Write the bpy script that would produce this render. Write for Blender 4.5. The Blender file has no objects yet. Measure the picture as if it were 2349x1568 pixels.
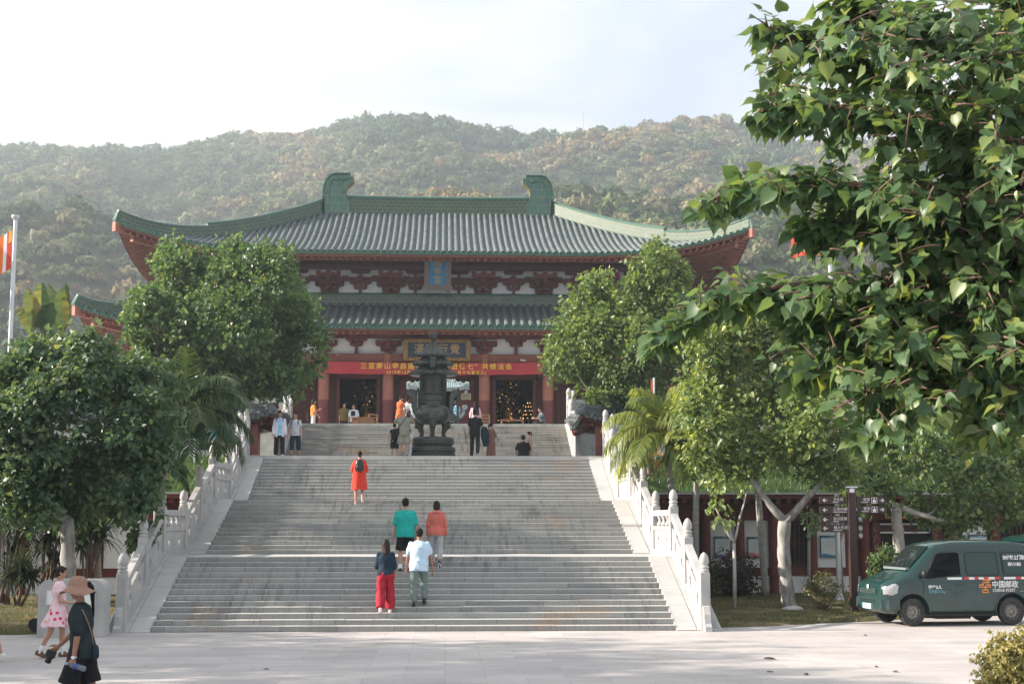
import bpy, bmesh, math, random
import numpy as np
from mathutils import Vector, Matrix
R = math.radians
PI = math.pi
scene = bpy.context.scene
COL = scene.collection
RNG = np.random.default_rng(7)
random.seed(7)

# ---------------------------------------------------------------- camera
CAM = Vector((0.56, -30.3, 2.3))
PITCH, YAW = R(7.14), R(2.748)
FPX = 3263.0                       # focal length in units of a 2349 px wide frame
cam_data = bpy.data.cameras.new("camera")
cam = bpy.data.objects.new("camera", cam_data)
COL.objects.link(cam)
cam.location = CAM
cam.rotation_euler = (R(90) + PITCH, 0, -YAW)
cam_data.sensor_width = 36.0
cam_data.lens = 50.0
cam_data.clip_start = 0.1
cam_data.clip_end = 6000
cam_data.dof.use_dof = True
cam_data.dof.focus_distance = 38
cam_data.dof.aperture_fstop = 6.5
scene.camera = cam
CROT = cam.rotation_euler.to_matrix()

def P(x, y, Y):
    """survey helper: the point of the world plane Y that is seen at photo position x, y"""
    d = CROT @ Vector(((x - 1174.5) / FPX, (784 - y) / FPX, -1))
    return CAM + d * ((Y - CAM.y) / d.y)

def PX(x, Y):
    return P(x, 1193, Y).x

# ---------------------------------------------------------------- objects
def tag(o, label=None, cat=None, group=None, kind=None):
    if label: o['label'] = label
    if cat: o['category'] = cat
    if group: o['group'] = group
    if kind: o['kind'] = kind
    return o

def thing(name, label, cat, loc=(0, 0, 0), rz=0.0, group=None):
    o = bpy.data.objects.new(name, None)
    o.empty_display_size = 0.2
    o.location = loc
    o.rotation_euler = (0, 0, rz)
    COL.objects.link(o)
    return tag(o, label, cat, group)

def kids(o):
    return [c for c in COL.objects if c.parent == o]

def dup(o, loc=None, rz=None, label=None, parent=None):
    ch = kids(o)
    c = o.copy()
    COL.objects.link(c)
    c.parent = parent
    if parent is not None:
        c.matrix_parent_inverse = o.matrix_parent_inverse.copy()
    if loc is not None: c.location = loc
    if rz is not None: c.rotation_euler = (0, 0, rz)
    if label: c['label'] = label
    for k in ch: dup(k, parent=c)
    return c

class MB:
    """collects shapes, then links them as one mesh object"""
    def __init__(self):
        self.v = []; self.f = []; self.m = []; self.uv = []; self.cur = 0; self.M = Matrix.Identity(4)
    def add(self, verts, faces, uvs=None, mi=None):
        b = len(self.v)
        M = self.M
        self.v.extend([tuple(M @ Vector(p)) for p in verts])
        for i, f in enumerate(faces):
            self.f.append(tuple(b + k for k in f))
            self.m.append(self.cur if mi is None else mi)
            self.uv.append(uvs[i] if uvs else None)
        return self
    def box(self, x0, x1, y0, y1, z0, z1, mi=None):
        v = [(x0,y0,z0),(x1,y0,z0),(x1,y1,z0),(x0,y1,z0),(x0,y0,z1),(x1,y0,z1),(x1,y1,z1),(x0,y1,z1)]
        f = [(0,3,2,1),(4,5,6,7),(0,1,5,4),(1,2,6,5),(2,3,7,6),(3,0,4,7)]
        return self.add(v, f, mi=mi)
    def cbox(self, x0, x1, y0, y1, z0, z1, c=0.01, mi=None):
        """box with chamfered edges"""
        v = []; xs = (x0, x1); ys = (y0, y1); zs = (z0, z1)
        idx = {}
        for i in (0, 1):
            for j in (0, 1):
                for k in (0, 1):
                    sx = c if i == 0 else -c; sy = c if j == 0 else -c; sz = c if k == 0 else -c
                    idx[(i,j,k,'x')] = len(v); v.append((xs[i], ys[j]+sy, zs[k]+sz))
                    idx[(i,j,k,'y')] = len(v); v.append((xs[i]+sx, ys[j], zs[k]+sz))
                    idx[(i,j,k,'z')] = len(v); v.append((xs[i]+sx, ys[j]+sy, zs[k]))
        f = []
        q = ((0,0),(1,0),(1,1),(0,1))
        for a in (0, 1):
            f.append(tuple(idx[(a,j,k,'x')] for j, k in (q if a else q[::-1])))
            f.append(tuple(idx[(j,a,k,'y')] for j, k in (q[::-1] if a else q)))
            f.append(tuple(idx[(j,k,a,'z')] for j, k in (q if a else q[::-1])))
        for a in (0, 1):
            for b in (0, 1):
                f.append((idx[(a,b,0,'x')], idx[(a,b,1,'x')], idx[(a,b,1,'y')], idx[(a,b,0,'y')]))
                f.append((idx[(a,0,b,'x')], idx[(a,1,b,'x')], idx[(a,1,b,'z')], idx[(a,0,b,'z')]))
                f.append((idx[(0,a,b,'y')], idx[(1,a,b,'y')], idx[(1,a,b,'z')], idx[(0,a,b,'z')]))
        for i in (0, 1):
            for j in (0, 1):
                for k in (0, 1):
                    f.append((idx[(i,j,k,'x')], idx[(i,j,k,'y')], idx[(i,j,k,'z')]))
        return self.add(v, f, mi=mi)
    def loft(self, rings, cap=True, closed=True, uvs=False, mi=None):
        n = len(rings[0]); v = [p for r in rings for p in r]; f = []; u = []
        m = n if closed else n - 1
        for i in range(len(rings) - 1):
            for j in range(m):
                k = (j + 1) % n
                f.append((i*n+j, i*n+k, (i+1)*n+k, (i+1)*n+j))
        if cap and closed:
            f.append(tuple(range(n-1, -1, -1))); f.append(tuple((len(rings)-1)*n + j for j in range(n)))
        return self.add(v, f, mi=mi)
    def tube(self, pts, rad, seg=8, cap=True, mi=None, flat=1.0):
        pts = [Vector(p) for p in pts]
        if not hasattr(rad, '__len__'): rad = [rad] * len(pts)
        rings = []; prev = None
        for i, p in enumerate(pts):
            t = (pts[min(i+1, len(pts)-1)] - pts[max(i-1, 0)])
            t = t.normalized() if t.length > 1e-9 else Vector((0,0,1))
            if prev is None:
                a = Vector((0,0,1)) if abs(t.z) < 0.9 else Vector((1,0,0))
                n = t.cross(a).normalized()
            else:
                n = (prev - t * prev.dot(t))
                n = n.normalized() if n.length > 1e-6 else t.orthogonal().normalized()
            prev = n; b = t.cross(n)
            rings.append([tuple(p + (n*math.cos(2*PI*j/seg) + b*math.sin(2*PI*j/seg)*flat) * rad[i]) for j in range(seg)])
        return self.loft(rings, cap, mi=mi)
    def lathe(self, prof, seg=24, c=(0,0,0), mi=None, flute=0, fl_amp=0.0, sq=None):
        """prof: list of (r, z); sq = number of sides with flat faces"""
        rings = []
        for r, z in prof:
            ring = []
            for j in range(seg):
                a = 2*PI*(j+.5)/seg
                rr = max(r, 1e-4)
                if flute: rr *= 1 + fl_amp*math.cos(flute*a)
                ring.append((c[0]+rr*math.cos(a), c[1]+rr*math.sin(a), c[2]+z))
            rings.append(ring)
        return self.loft(rings, mi=mi)
    def prism(self, poly, y0, y1, plane='xz', mi=None, uvs=False):
        """extrude a 2D polygon (a, b) along the third axis"""
        def mk(a, b, t):
            return {'xz': (a, t, b), 'yz': (t, a, b), 'xy': (a, b, t)}[plane]
        n = len(poly)
        v = [mk(a, b, y0) for a, b in poly] + [mk(a, b, y1) for a, b in poly]
        f = [tuple(range(n)), tuple(range(2*n-1, n-1, -1))]
        for i in range(n):
            j = (i+1) % n
            f.append((j, i, n+i, n+j))
        u = None
        if uvs:
            u = [[poly[i] for i in range(n)], [poly[i] for i in range(n-1, -1, -1)]]
            for i in range(n):
                j = (i+1) % n
                u.append([(0,0),(0,.01),(.01,.01),(.01,0)])
        return self.add(v, f, u, mi=mi)
    def holed(self, outer, inner, t0, t1, plane='yz', mi=None):
        """a plate with one hole; outer and inner have the same number of corners"""
        def mk(a, b, t):
            return {'xz': (a, t, b), 'yz': (t, a, b), 'xy': (a, b, t)}[plane]
        n = len(outer)
        v = [mk(*p, t0) for p in outer] + [mk(*p, t0) for p in inner] + [mk(*p, t1) for p in outer] + [mk(*p, t1) for p in inner]
        f = []
        for i in range(n):
            j = (i+1) % n
            f.append((i, j, n+j, n+i)); f.append((2*n+j, 2*n+i, 3*n+i, 3*n+j))
            f.append((j, i, 2*n+i, 2*n+j)); f.append((n+i, n+j, 3*n+j, 3*n+i))
        return self.add(v, f, mi=mi)
    def sphere(self, c, r, seg=14, rings=9, mi=None, M=None):
        rr = (r, r, r) if not hasattr(r, '__len__') else r
        out = []
        for i in range(rings + 1):
            a = PI * i / rings
            s = max(math.sin(a), 1e-3)
            ring = []
            for j in range(seg):
                b = 2*PI*j/seg
                p = Vector((rr[0]*s*math.cos(b), rr[1]*s*math.sin(b), -rr[2]*math.cos(a)))
                if M is not None: p = M @ p
                ring.append((c[0]+p.x, c[1]+p.y, c[2]+p.z))
            out.append(ring)
        return self.loft(out, mi=mi)
    def build(self, name, mats, parent=None, smooth=False, angle=None, normals=True):
        me = bpy.data.meshes.new(name)
        me.from_pydata(self.v, [], self.f)
        if not hasattr(mats, '__len__'): mats = [mats]
        for m in mats: me.materials.append(m)
        if any(self.m):
            me.polygons.foreach_set('material_index', self.m)
        if any(u is not None for u in self.uv):
            lay = me.uv_layers.new(name="uv")
            flat = []
            for f, u in zip(self.f, self.uv):
                if u is None: flat.extend([0.0, 0.0] * len(f))
                else:
                    for p in u: flat.extend((p[0], p[1]))
            lay.data.foreach_set('uv', flat)
        if normals:
            bm = bmesh.new(); bm.from_mesh(me)
            bmesh.ops.recalc_face_normals(bm, faces=bm.faces)
            bm.to_mesh(me); bm.free()
        if smooth:
            me.polygons.foreach_set('use_smooth', [True] * len(me.polygons))
            if angle is not None:
                me.set_sharp_from_angle(angle=R(angle))
        me.update()
        o = bpy.data.objects.new(name, me)
        COL.objects.link(o)
        if parent is not None: o.parent = parent
        return o

def np_mesh(name, verts, faces, mats, parent=None, face_attr=None, smooth=False, mat_idx=None):
    """fast mesh from numpy arrays: verts (N,3), faces (M,k) of one size"""
    me = bpy.data.meshes.new(name)
    nv, (nf, k) = len(verts), faces.shape
    me.vertices.add(nv); me.vertices.foreach_set('co', np.ascontiguousarray(verts, dtype=np.float32).ravel())
    me.loops.add(nf * k); me.loops.foreach_set('vertex_index', faces.astype(np.int32).ravel())
    me.polygons.add(nf)
    me.polygons.foreach_set('loop_start', np.arange(0, nf * k, k, dtype=np.int32))
    me.polygons.foreach_set('loop_total', np.full(nf, k, dtype=np.int32))
    if not hasattr(mats, '__len__'): mats = [mats]
    for m in mats: me.materials.append(m)
    if mat_idx is not None: me.polygons.foreach_set('material_index', mat_idx.astype(np.int32))
    me.update(calc_edges=True)
    if face_attr:
        for an, av in face_attr.items():
            if av.ndim == 1:
                a = me.attributes.new(an, 'FLOAT', 'FACE'); a.data.foreach_set('value', av.astype(np.float32))
            else:
                a = me.attributes.new(an, 'FLOAT_COLOR', 'FACE')
                c4 = np.ones((len(av), 4), np.float32); c4[:, :3] = av
                a.data.foreach_set('color', c4.ravel())
    me.polygons.foreach_set('use_smooth', np.full(nf, bool(smooth)))
    o = bpy.data.objects.new(name, me)
    COL.objects.link(o)
    if parent is not None: o.parent = parent
    return o

def text_mesh(txt, size, mat, parent, name, loc, rot, depth=0.004, spacing=1.0, align='CENTER', sx=1.0, offset=0.0):
    cu = bpy.data.curves.new(name, 'FONT')
    cu.body = txt; cu.size = size; cu.align_x = align; cu.align_y = 'CENTER'
    cu.extrude = depth; cu.space_character = spacing; cu.resolution_u = 3; cu.offset = offset
    tmp = bpy.data.objects.new(name, cu); COL.objects.link(tmp)
    dg = bpy.context.evaluated_depsgraph_get()
    me = bpy.data.meshes.new_from_object(tmp.evaluated_get(dg))
    bpy.data.objects.remove(tmp)
    me.materials.clear(); me.materials.append(mat); me.name = name
    o = bpy.data.objects.new(name, me); COL.objects.link(o)
    o.location = loc; o.rotation_euler = rot; o.scale = (sx, 1, 1)
    if parent is not None: o.parent = parent
    return o

def bake(o):
    """replace an object's mesh by its evaluated mesh and drop the modifiers"""
    dg = bpy.context.evaluated_depsgraph_get()
    me = bpy.data.meshes.new_from_object(o.evaluated_get(dg))
    o.modifiers.clear()
    old = o.data; o.data = me
    bpy.data.meshes.remove(old)
    return o
# ---------------------------------------------------------------- materials
def newmat(name):
    m = bpy.data.materials.new(name); m.use_nodes = True
    nt = m.node_tree
    return m, nt, nt.nodes['Principled BSDF'], nt.nodes, nt.links

def ramp(N, stops, interp='LINEAR'):
    r = N.new('ShaderNodeValToRGB'); r.color_ramp.interpolation = interp
    e = r.color_ramp.elements
    while len(e) < len(stops): e.new(0.5)
    for k, (p, c) in enumerate(stops):
        e[k].position = p
        e[k].color = (*c, 1) if hasattr(c, '__len__') else (c, c, c, 1)
    return r

def mixc(N, L, fac, a, b, mode='MIX'):
    n = N.new('ShaderNodeMix'); n.data_type = 'RGBA'; n.blend_type = mode
    for sock, val in ((0, fac), (6, a), (7, b)):
        if hasattr(val, 'is_linked') or hasattr(val, 'links'): L.new(val, n.inputs[sock])
        elif hasattr(val, '__len__'): n.inputs[sock].default_value = (*val[:3], 1)
        else: n.inputs[sock].default_value = val if sock == 0 else (val, val, val, 1)
    return n.outputs[2]

def math_(N, L, op, a, b=None, c=None, clamp=False):
    n = N.new('ShaderNodeMath'); n.operation = op; n.use_clamp = clamp
    for i, v in enumerate((a, b, c)):
        if v is None: continue
        if hasattr(v, 'links'): L.new(v, n.inputs[i])
        else: n.inputs[i].default_value = v
    return n.outputs[0]

def noise(N, L, vec, scale, detail=3, rough=.55, dist=0):
    n = N.new('ShaderNodeTexNoise'); n.inputs['Scale'].default_value = scale
    n.inputs['Detail'].default_value = detail; n.inputs['Roughness'].default_value = rough
    n.inputs['Distortion'].default_value = dist
    if vec is not None: L.new(vec, n.inputs['Vector'])
    return n.outputs['Fac']

def coords(N, L, kind='Object', scale=(1,1,1)):
    t = N.new('ShaderNodeTexCoord'); o = t.outputs[kind]
    if scale != (1,1,1):
        mp = N.new('ShaderNodeMapping'); mp.inputs['Scale'].default_value = scale
        L.new(o, mp.inputs['Vector']); o = mp.outputs[0]
    return o

def bump(N, L, bsdf, height, strength=.3, dist=.02):
    b = N.new('ShaderNodeBump'); b.inputs['Strength'].default_value = strength; b.inputs['Distance'].default_value = dist
    L.new(height, b.inputs['Height']); L.new(b.outputs[0], bsdf.inputs['Normal'])

MATS = {}
def mat(name, col, rough=.6, var=.18, scale=4.0, col2=None, metal=0.0, spec=.4, bmp=0.0, coat=0.0, emit=None, det=4, stretch=(1,1,1)):
    if name in MATS: return MATS[name]
    m, nt, b, N, L = newmat(name)
    b.inputs['Roughness'].default_value = rough
    b.inputs['Metallic'].default_value = metal
    b.inputs['Specular IOR Level'].default_value = spec
    b.inputs['Coat Weight'].default_value = coat
    c2 = col2 if col2 else tuple(min(1, c * (1 + var)) for c in col)
    c1 = col if col2 else tuple(c * (1 - var) for c in col)
    co = coords(N, L, 'Object', stretch)
    f = noise(N, L, co, scale, det)
    r = ramp(N, [(.3, c1), (.7, c2)])
    L.new(f, r.inputs[0]); L.new(r.outputs[0], b.inputs['Base Color'])
    if bmp: bump(N, L, b, f, bmp)
    if emit:
        b.inputs['Emission Color'].default_value = (*col, 1); b.inputs['Emission Strength'].default_value = emit
    MATS[name] = m
    return m

def leaf_mat(name, dark, mid, light, trans=.35, rough=.42, spec=.45):
    if name in MATS: return MATS[name]
    m, nt, b, N, L = newmat(name)
    at = N.new('ShaderNodeAttribute'); at.attribute_name = 'tint'
    r = ramp(N, [(0, dark), (.5, mid), (1, light)])
    L.new(at.outputs['Fac'], r.inputs[0])
    L.new(r.outputs[0], b.inputs['Base Color'])
    b.inputs['Roughness'].default_value = rough; b.inputs['Specular IOR Level'].default_value = spec
    tr = N.new('ShaderNodeBsdfTranslucent')
    tc = mixc(N, L, 1.0, r.outputs[0], (1.7, 1.6, .45), 'MULTIPLY')
    br = N.new('ShaderNodeBrightContrast'); br.inputs['Bright'].default_value = .03
    L.new(tc, br.inputs[0]); L.new(br.outputs[0], tr.inputs['Color'])
    mx = N.new('ShaderNodeMixShader'); mx.inputs[0].default_value = trans
    L.new(b.outputs[0], mx.inputs[1]); L.new(tr.outputs[0], mx.inputs[2])
    L.new(mx.outputs[0], N['Material Output'].inputs['Surface'])
    MATS[name] = m
    return m

def stone_step_mat(name, c1, c2, rise, bw=1.7, z_off=0.0, stain=.5):
    """granite blocks laid along X, one course per riser, dark joints, dark runs and warm rust blotches"""
    m, nt, b, N, L = newmat(name)
    co = coords(N, L, 'Object')
    sp = N.new('ShaderNodeSeparateXYZ'); L.new(co, sp.inputs[0])
    zz = math_(N, L, 'ADD', sp.outputs[2], -z_off - .006)
    cb = N.new('ShaderNodeCombineXYZ'); L.new(sp.outputs[0], cb.inputs[0]); L.new(zz, cb.inputs[1])
    br = N.new('ShaderNodeTexBrick')
    br.offset = .37; br.offset_frequency = 2; br.squash = .7; br.squash_frequency = 3
    for k, v in (('Scale', 1.0), ('Brick Width', bw), ('Row Height', rise), ('Mortar Size', .0055), ('Mortar Smooth', .3), ('Bias', 0.0)):
        br.inputs[k].default_value = v
    br.inputs['Color1'].default_value = (*c1, 1); br.inputs['Color2'].default_value = (*c2, 1)
    br.inputs['Mortar'].default_value = (.11, .12, .12, 1)
    L.new(cb.outputs[0], br.inputs['Vector'])
    # treads carry no mortar lines: use plain, lightened stone there
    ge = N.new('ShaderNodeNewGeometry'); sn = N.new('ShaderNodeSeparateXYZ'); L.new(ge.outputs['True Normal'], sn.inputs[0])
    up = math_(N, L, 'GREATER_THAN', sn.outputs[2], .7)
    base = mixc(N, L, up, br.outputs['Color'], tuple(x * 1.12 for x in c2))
    fine = ramp(N, [(.3, .82), (.75, 1.12)]); L.new(noise(N, L, co, 30, 3), fine.inputs[0])
    base = mixc(N, L, 1.0, base, fine.outputs[0], 'MULTIPLY')
    st = coords(N, L, 'Object', (5.0, .4, .9))
    s = ramp(N, [(.50, 1.0), (.64, .30)]); L.new(noise(N, L, st, 1.6, 4, .65), s.inputs[0])
    big = ramp(N, [(.42, 0.0), (.62, 1.0)]); L.new(noise(N, L, coords(N, L, 'Object', (.5, .3, .5)), .55, 2), big.inputs[0])
    base = mixc(N, L, math_(N, L, 'MULTIPLY', big.outputs[0], stain), base, mixc(N, L, 1.0, base, s.outputs[0], 'MULTIPLY'))
    ru = ramp(N, [(.60, 0.0), (.74, .55)]); L.new(noise(N, L, coords(N, L, 'Object', (.45, .2, 1.6)), 1.3, 3), ru.inputs[0])
    base = mixc(N, L, ru.outputs[0], base, (.36, .25, .17))
    L.new(base, b.inputs['Base Color'])
    b.inputs['Roughness'].default_value = .78; b.inputs['Specular IOR Level'].default_value = .3
    bump(N, L, b, noise(N, L, co, 45, 2), .25, .01)
    return m

def brick_uv_mat(name, c1, c2, mortar, bw, rh, ms=.012, rough=.35, coat=.3, worn=None):
    m, nt, b, N, L = newmat(name)
    uv = N.new('ShaderNodeUVMap'); uv.uv_map = 'uv'
    br = N.new('ShaderNodeTexBrick')
    for k, v in (('Scale', 1.0), ('Brick Width', bw), ('Row Height', rh), ('Mortar Size', ms), ('Mortar Smooth', .1), ('Bias', 0.0)):
        br.inputs[k].default_value = v
    br.inputs['Color1'].default_value = (*c1, 1); br.inputs['Color2'].default_value = (*c2, 1); br.inputs['Mortar'].default_value = (*mortar, 1)
    L.new(uv.outputs[0], br.inputs['Vector'])
    co = coords(N, L, 'Object')
    w = ramp(N, [(.58, 0.0), (.76, .35)]); L.new(noise(N, L, co, 1.4, 4), w.inputs[0])
    c = mixc(N, L, w.outputs[0], br.outputs['Color'], worn or (.16, .22, .19))
    L.new(c, b.inputs['Base Color'])
    b.inputs['Roughness'].default_value = rough; b.inputs['Coat Weight'].default_value = coat
    b.inputs['Coat Roughness'].default_value = .25
    bump(N, L, b, br.outputs['Fac'], .4, -.01)
    return m

def rib_mat(name, green_len=.35):
    """weathered grey barrel tiles, joint every 0.34 m, green glaze at the lowest tile (uv v = metres from the eave)"""
    m, nt, b, N, L = newmat(name)
    uv = N.new('ShaderNodeUVMap'); uv.uv_map = 'uv'
    sp = N.new('ShaderNodeSeparateXYZ'); L.new(uv.outputs[0], sp.inputs[0])
    co = coords(N, L, 'Object')
    n1 = ramp(N, [(.3, (.045, .068, .073)), (.5, (.092, .118, .122)), (.75, (.18, .195, .19))])
    L.new(noise(N, L, coords(N, L, 'Object', (2.6, 1, 1)), 1.6, 5, .7), n1.inputs[0])
    fr = math_(N, L, 'FRACT', math_(N, L, 'DIVIDE', sp.outputs[1], .34))
    jt = math_(N, L, 'LESS_THAN', fr, .13)
    c = mixc(N, L, jt, n1.outputs[0], mixc(N, L, 1.0, n1.outputs[0], (.5, .55, .55), 'MULTIPLY'))
    gl = math_(N, L, 'LESS_THAN', math_(N, L, 'ADD', sp.outputs[1], math_(N, L, 'MULTIPLY', noise(N, L, co, 2.0, 2), .25)), green_len + .12)
    gn = ramp(N, [(.35, (.012, .075, .045)), (.7, (.045, .15, .095))]); L.new(noise(N, L, co, 9, 2), gn.inputs[0])
    c = mixc(N, L, gl, c, gn.outputs[0])
    L.new(c, b.inputs['Base Color'])
    rg = math_(N, L, 'SUBTRACT', .62, math_(N, L, 'MULTIPLY', gl, .36)); L.new(rg, b.inputs['Roughness'])
    b.inputs['Specular IOR Level'].default_value = .5
    return m

M_PLAZA = M_TREAD = None
def paver_mat(name, c1, c2, bw, rh, mort, ms=.006, rot=0.0):
    m, nt, b, N, L = newmat(name)
    t = N.new('ShaderNodeTexCoord'); mp = N.new('ShaderNodeMapping'); mp.inputs['Rotation'].default_value = (0, 0, rot)
    L.new(t.outputs['Object'], mp.inputs[0])
    br = N.new('ShaderNodeTexBrick'); br.offset = .5
    for k, v in (('Scale', 1.0), ('Brick Width', bw), ('Row Height', rh), ('Mortar Size', ms), ('Mortar Smooth', .3), ('Bias', 0.0)):
        br.inputs[k].default_value = v
    br.inputs['Color1'].default_value = (*c1, 1); br.inputs['Color2'].default_value = (*c2, 1); br.inputs['Mortar'].default_value = (*mort, 1)
    L.new(mp.outputs[0], br.inputs['Vector'])
    co = t.outputs['Object']
    v = ramp(N, [(.3, .86), (.7, 1.08)]); L.new(noise(N, L, co, .5, 5, .65), v.inputs[0])
    c = mixc(N, L, 1.0, br.outputs['Color'], v.outputs[0], 'MULTIPLY')
    s = ramp(N, [(.56, 0.0), (.74, .45)]); L.new(noise(N, L, coords(N, L, 'Object', (.35, 1.2, 1)), 1.7, 4), s.inputs[0])
    c = mixc(N, L, s.outputs[0], c, (.22, .21, .20))
    L.new(c, b.inputs['Base Color']); b.inputs['Roughness'].default_value = .62; b.inputs['Specular IOR Level'].default_value = .4
    bump(N, L, b, noise(N, L, co, 60, 2), .15, .005)
    return m

M_STEP = stone_step_mat('granite_steps', (.27, .277, .272), (.37, .372, .362), .111)
M_STEP3 = stone_step_mat('granite_steps_upper', (.265, .272, .266), (.37, .37, .358), .113, stain=.6)
M_STEP4 = stone_step_mat('granite_steps_top', (.25, .248, .235), (.385, .375, .352), .114, stain=.8, bw=1.2)
M_PAVE = paver_mat('plaza_pavers', (.385, .362, .36), (.465, .437, .428), 1.2, .6, (.29, .285, .29), .008)
M_RAMP = paver_mat('ramp_stone', (.40, .41, .42), (.47, .46, .45), 2.2, 1.1, (.24, .24, .24))
M_MARBLE = mat('white_marble', (.33, .335, .345), .7, .12, 2.2, col2=(.46, .45, .44), bmp=.12)
M_MARBLE2 = mat('weathered_marble', (.31, .35, .34), .65, .2, 3.0, col2=(.50, .49, .475), bmp=.2)
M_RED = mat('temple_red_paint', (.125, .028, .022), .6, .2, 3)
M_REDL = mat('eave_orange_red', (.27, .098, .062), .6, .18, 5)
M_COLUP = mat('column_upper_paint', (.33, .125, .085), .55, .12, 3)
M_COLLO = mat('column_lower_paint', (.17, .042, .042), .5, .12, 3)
M_BEAM = mat('beam_paint', (.24, .075, .05), .6, .15, 3)
M_DARKRED = mat('dark_red_wood', (.075, .020, .017), .6, .25, 4)
M_PLASTER = mat('white_plaster', (.70, .71, .74), .8, .05, 2)
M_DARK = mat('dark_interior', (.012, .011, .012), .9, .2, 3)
M_GRID = brick_uv_mat('green_ridge_tile', (.009, .050, .029), (.018, .074, .043), (.13, .14, .055), .30, .20, .014)
M_ORN = brick_uv_mat('green_ornament_tile', (.018, .095, .072), (.032, .125, .095), (.20, .17, .07), .46, .44, .014)
M_GREEN = mat('green_glaze', (.012, .068, .042), .3, .4, 7, col2=(.038, .125, .08), coat=.4)
M_RIB = rib_mat('grey_barrel_tile', .30)
M_RIB2 = rib_mat('grey_barrel_tile_lower', .40)
M_PAN = mat('grey_pan_tile', (.055, .070, .075), .75, .4, 4, col2=(.12, .14, .145))
M_BRONZE = mat('dark_bronze', (.032, .037, .036), .42, .3, 6, col2=(.095, .106, .102), metal=.5, bmp=.3)
M_BRONZE2 = mat('bronze_relief', (.028, .031, .030), .5, .3, 22, col2=(.085, .092, .085), metal=.5, bmp=.9)
M_GOLD = mat('gilt', (.55, .30, .06), .3, .5, 8, metal=.85)
M_STEEL = mat('brushed_steel', (.62, .63, .66), .3, .06, 3, metal=.8)
M_BLACK = mat('black_plastic', (.012, .012, .013), .5, .2, 6)
M_WHITE = mat('white_paint', (.78, .78, .78), .5, .04, 3)
M_BARK = mat('pale_bark', (.30, .285, .27), .85, .2, 5, col2=(.46, .44, .42), bmp=.6)
M_BARKW = mat('whitewashed_bark', (.115, .11, .10), .9, .2, 7, col2=(.44, .43, .42), bmp=1.0, stretch=(1,1,.35), det=8)
M_BARKD = mat('brown_bark', (.13, .085, .06), .85, .25, 6, col2=(.24, .16, .115), bmp=.6)
M_BARKP = mat('palm_bark', (.20, .20, .19), .85, .2, 3, col2=(.34, .33, .32), bmp=.5, stretch=(.5,.5,4))
# ---------------------------------------------------------------- sky, sun, haze
SUN_AZ, SUN_EL = R(0.5), R(26)       # from the left, slightly beyond the facade plane
sun_dir = Vector((-math.cos(SUN_AZ)*math.cos(SUN_EL), math.sin(SUN_AZ)*math.cos(SUN_EL), math.sin(SUN_EL)))
sd = bpy.data.lights.new("sun", 'SUN'); sd.energy = 5.0; sd.angle = R(0.6); sd.color = (1.0, .87, .74)
so = bpy.data.objects.new("sun", sd); COL.objects.link(so)
so.rotation_euler = (-sun_dir).to_track_quat('-Z', 'Y').to_euler()
so.location = (-60, 10, 60)

w = bpy.data.worlds.new("World"); scene.world = w; w.use_nodes = True
N, L = w.node_tree.nodes, w.node_tree.links
bg = N['Background']; bg.inputs['Strength'].default_value = .086
sk = N.new('ShaderNodeTexSky'); sk.sky_type = 'NISHITA'; sk.sun_disc = False
sk.sun_elevation = SUN_EL
sk.sun_rotation = math.atan2(sun_dir.x, sun_dir.y)
sk.air_density = 1.0; sk.dust_density = 2.5; sk.ozone_density = 1.5
tc = N.new('ShaderNodeTexCoord')
mp = N.new('ShaderNodeMapping'); mp.inputs['Scale'].default_value = (1.0, 1.0, 2.6); L.new(tc.outputs['Generated'], mp.inputs[0])
n1 = N.new('ShaderNodeTexNoise'); n1.inputs['Scale'].default_value = 3.1; n1.inputs['Detail'].default_value = 7; n1.inputs['Roughness'].default_value = .55
n1.inputs['Distortion'].default_value = .4
L.new(mp.outputs[0], n1.inputs['Vector'])
cr = ramp(N, [(.36, 0.0), (.52, 1.0)]); L.new(n1.outputs[0], cr.inputs[0])
# cloud brightness: white, a little brighter near the sun
sx = N.new('ShaderNodeVectorMath'); sx.operation = 'DOT_PRODUCT'; L.new(tc.outputs['Generated'], sx.inputs[0]); sx.inputs[1].default_value = sun_dir
gl = N.new('ShaderNodeMapRange'); gl.inputs[1].default_value = -.6; gl.inputs[2].default_value = 1.0; gl.inputs[3].default_value = 4.05; gl.inputs[4].default_value = 4.4
L.new(sx.outputs['Value'], gl.inputs[0])
cc = N.new('ShaderNodeVectorMath'); cc.operation = 'SCALE'; cc.inputs[0].default_value = (.965, .985, 1.0); L.new(gl.outputs[0], cc.inputs['Scale'])
pale = mixc(N, L, .80, sk.outputs[0], (3.2, 3.55, 4.15))
mc = mixc(N, L, cr.outputs[0], pale, (1, 1, 1))
mcn = mc.node; L.new(cc.outputs[0], mcn.inputs[7])
L.new(mc, bg.inputs['Color'])

def make_haze():
    b = MB(); b.box(-520, 520, -60, 900, -2.2, 212)
    m = bpy.data.materials.new('haze_air'); m.use_nodes = True
    nt = m.node_tree; nt.nodes.clear()
    o = nt.nodes.new('ShaderNodeOutputMaterial'); v = nt.nodes.new('ShaderNodeVolumePrincipled')
    v.inputs['Color'].default_value = (.78, .89, 1.0, 1); v.inputs['Density'].default_value = HAZE
    v.inputs['Anisotropy'].default_value = .45
    nt.links.new(v.outputs[0], o.inputs['Volume'])
    h = b.build('haze', m); tag(h, kind='stuff')
    h.display_type = 'WIRE'
HAZE = .00070
make_haze()

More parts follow.
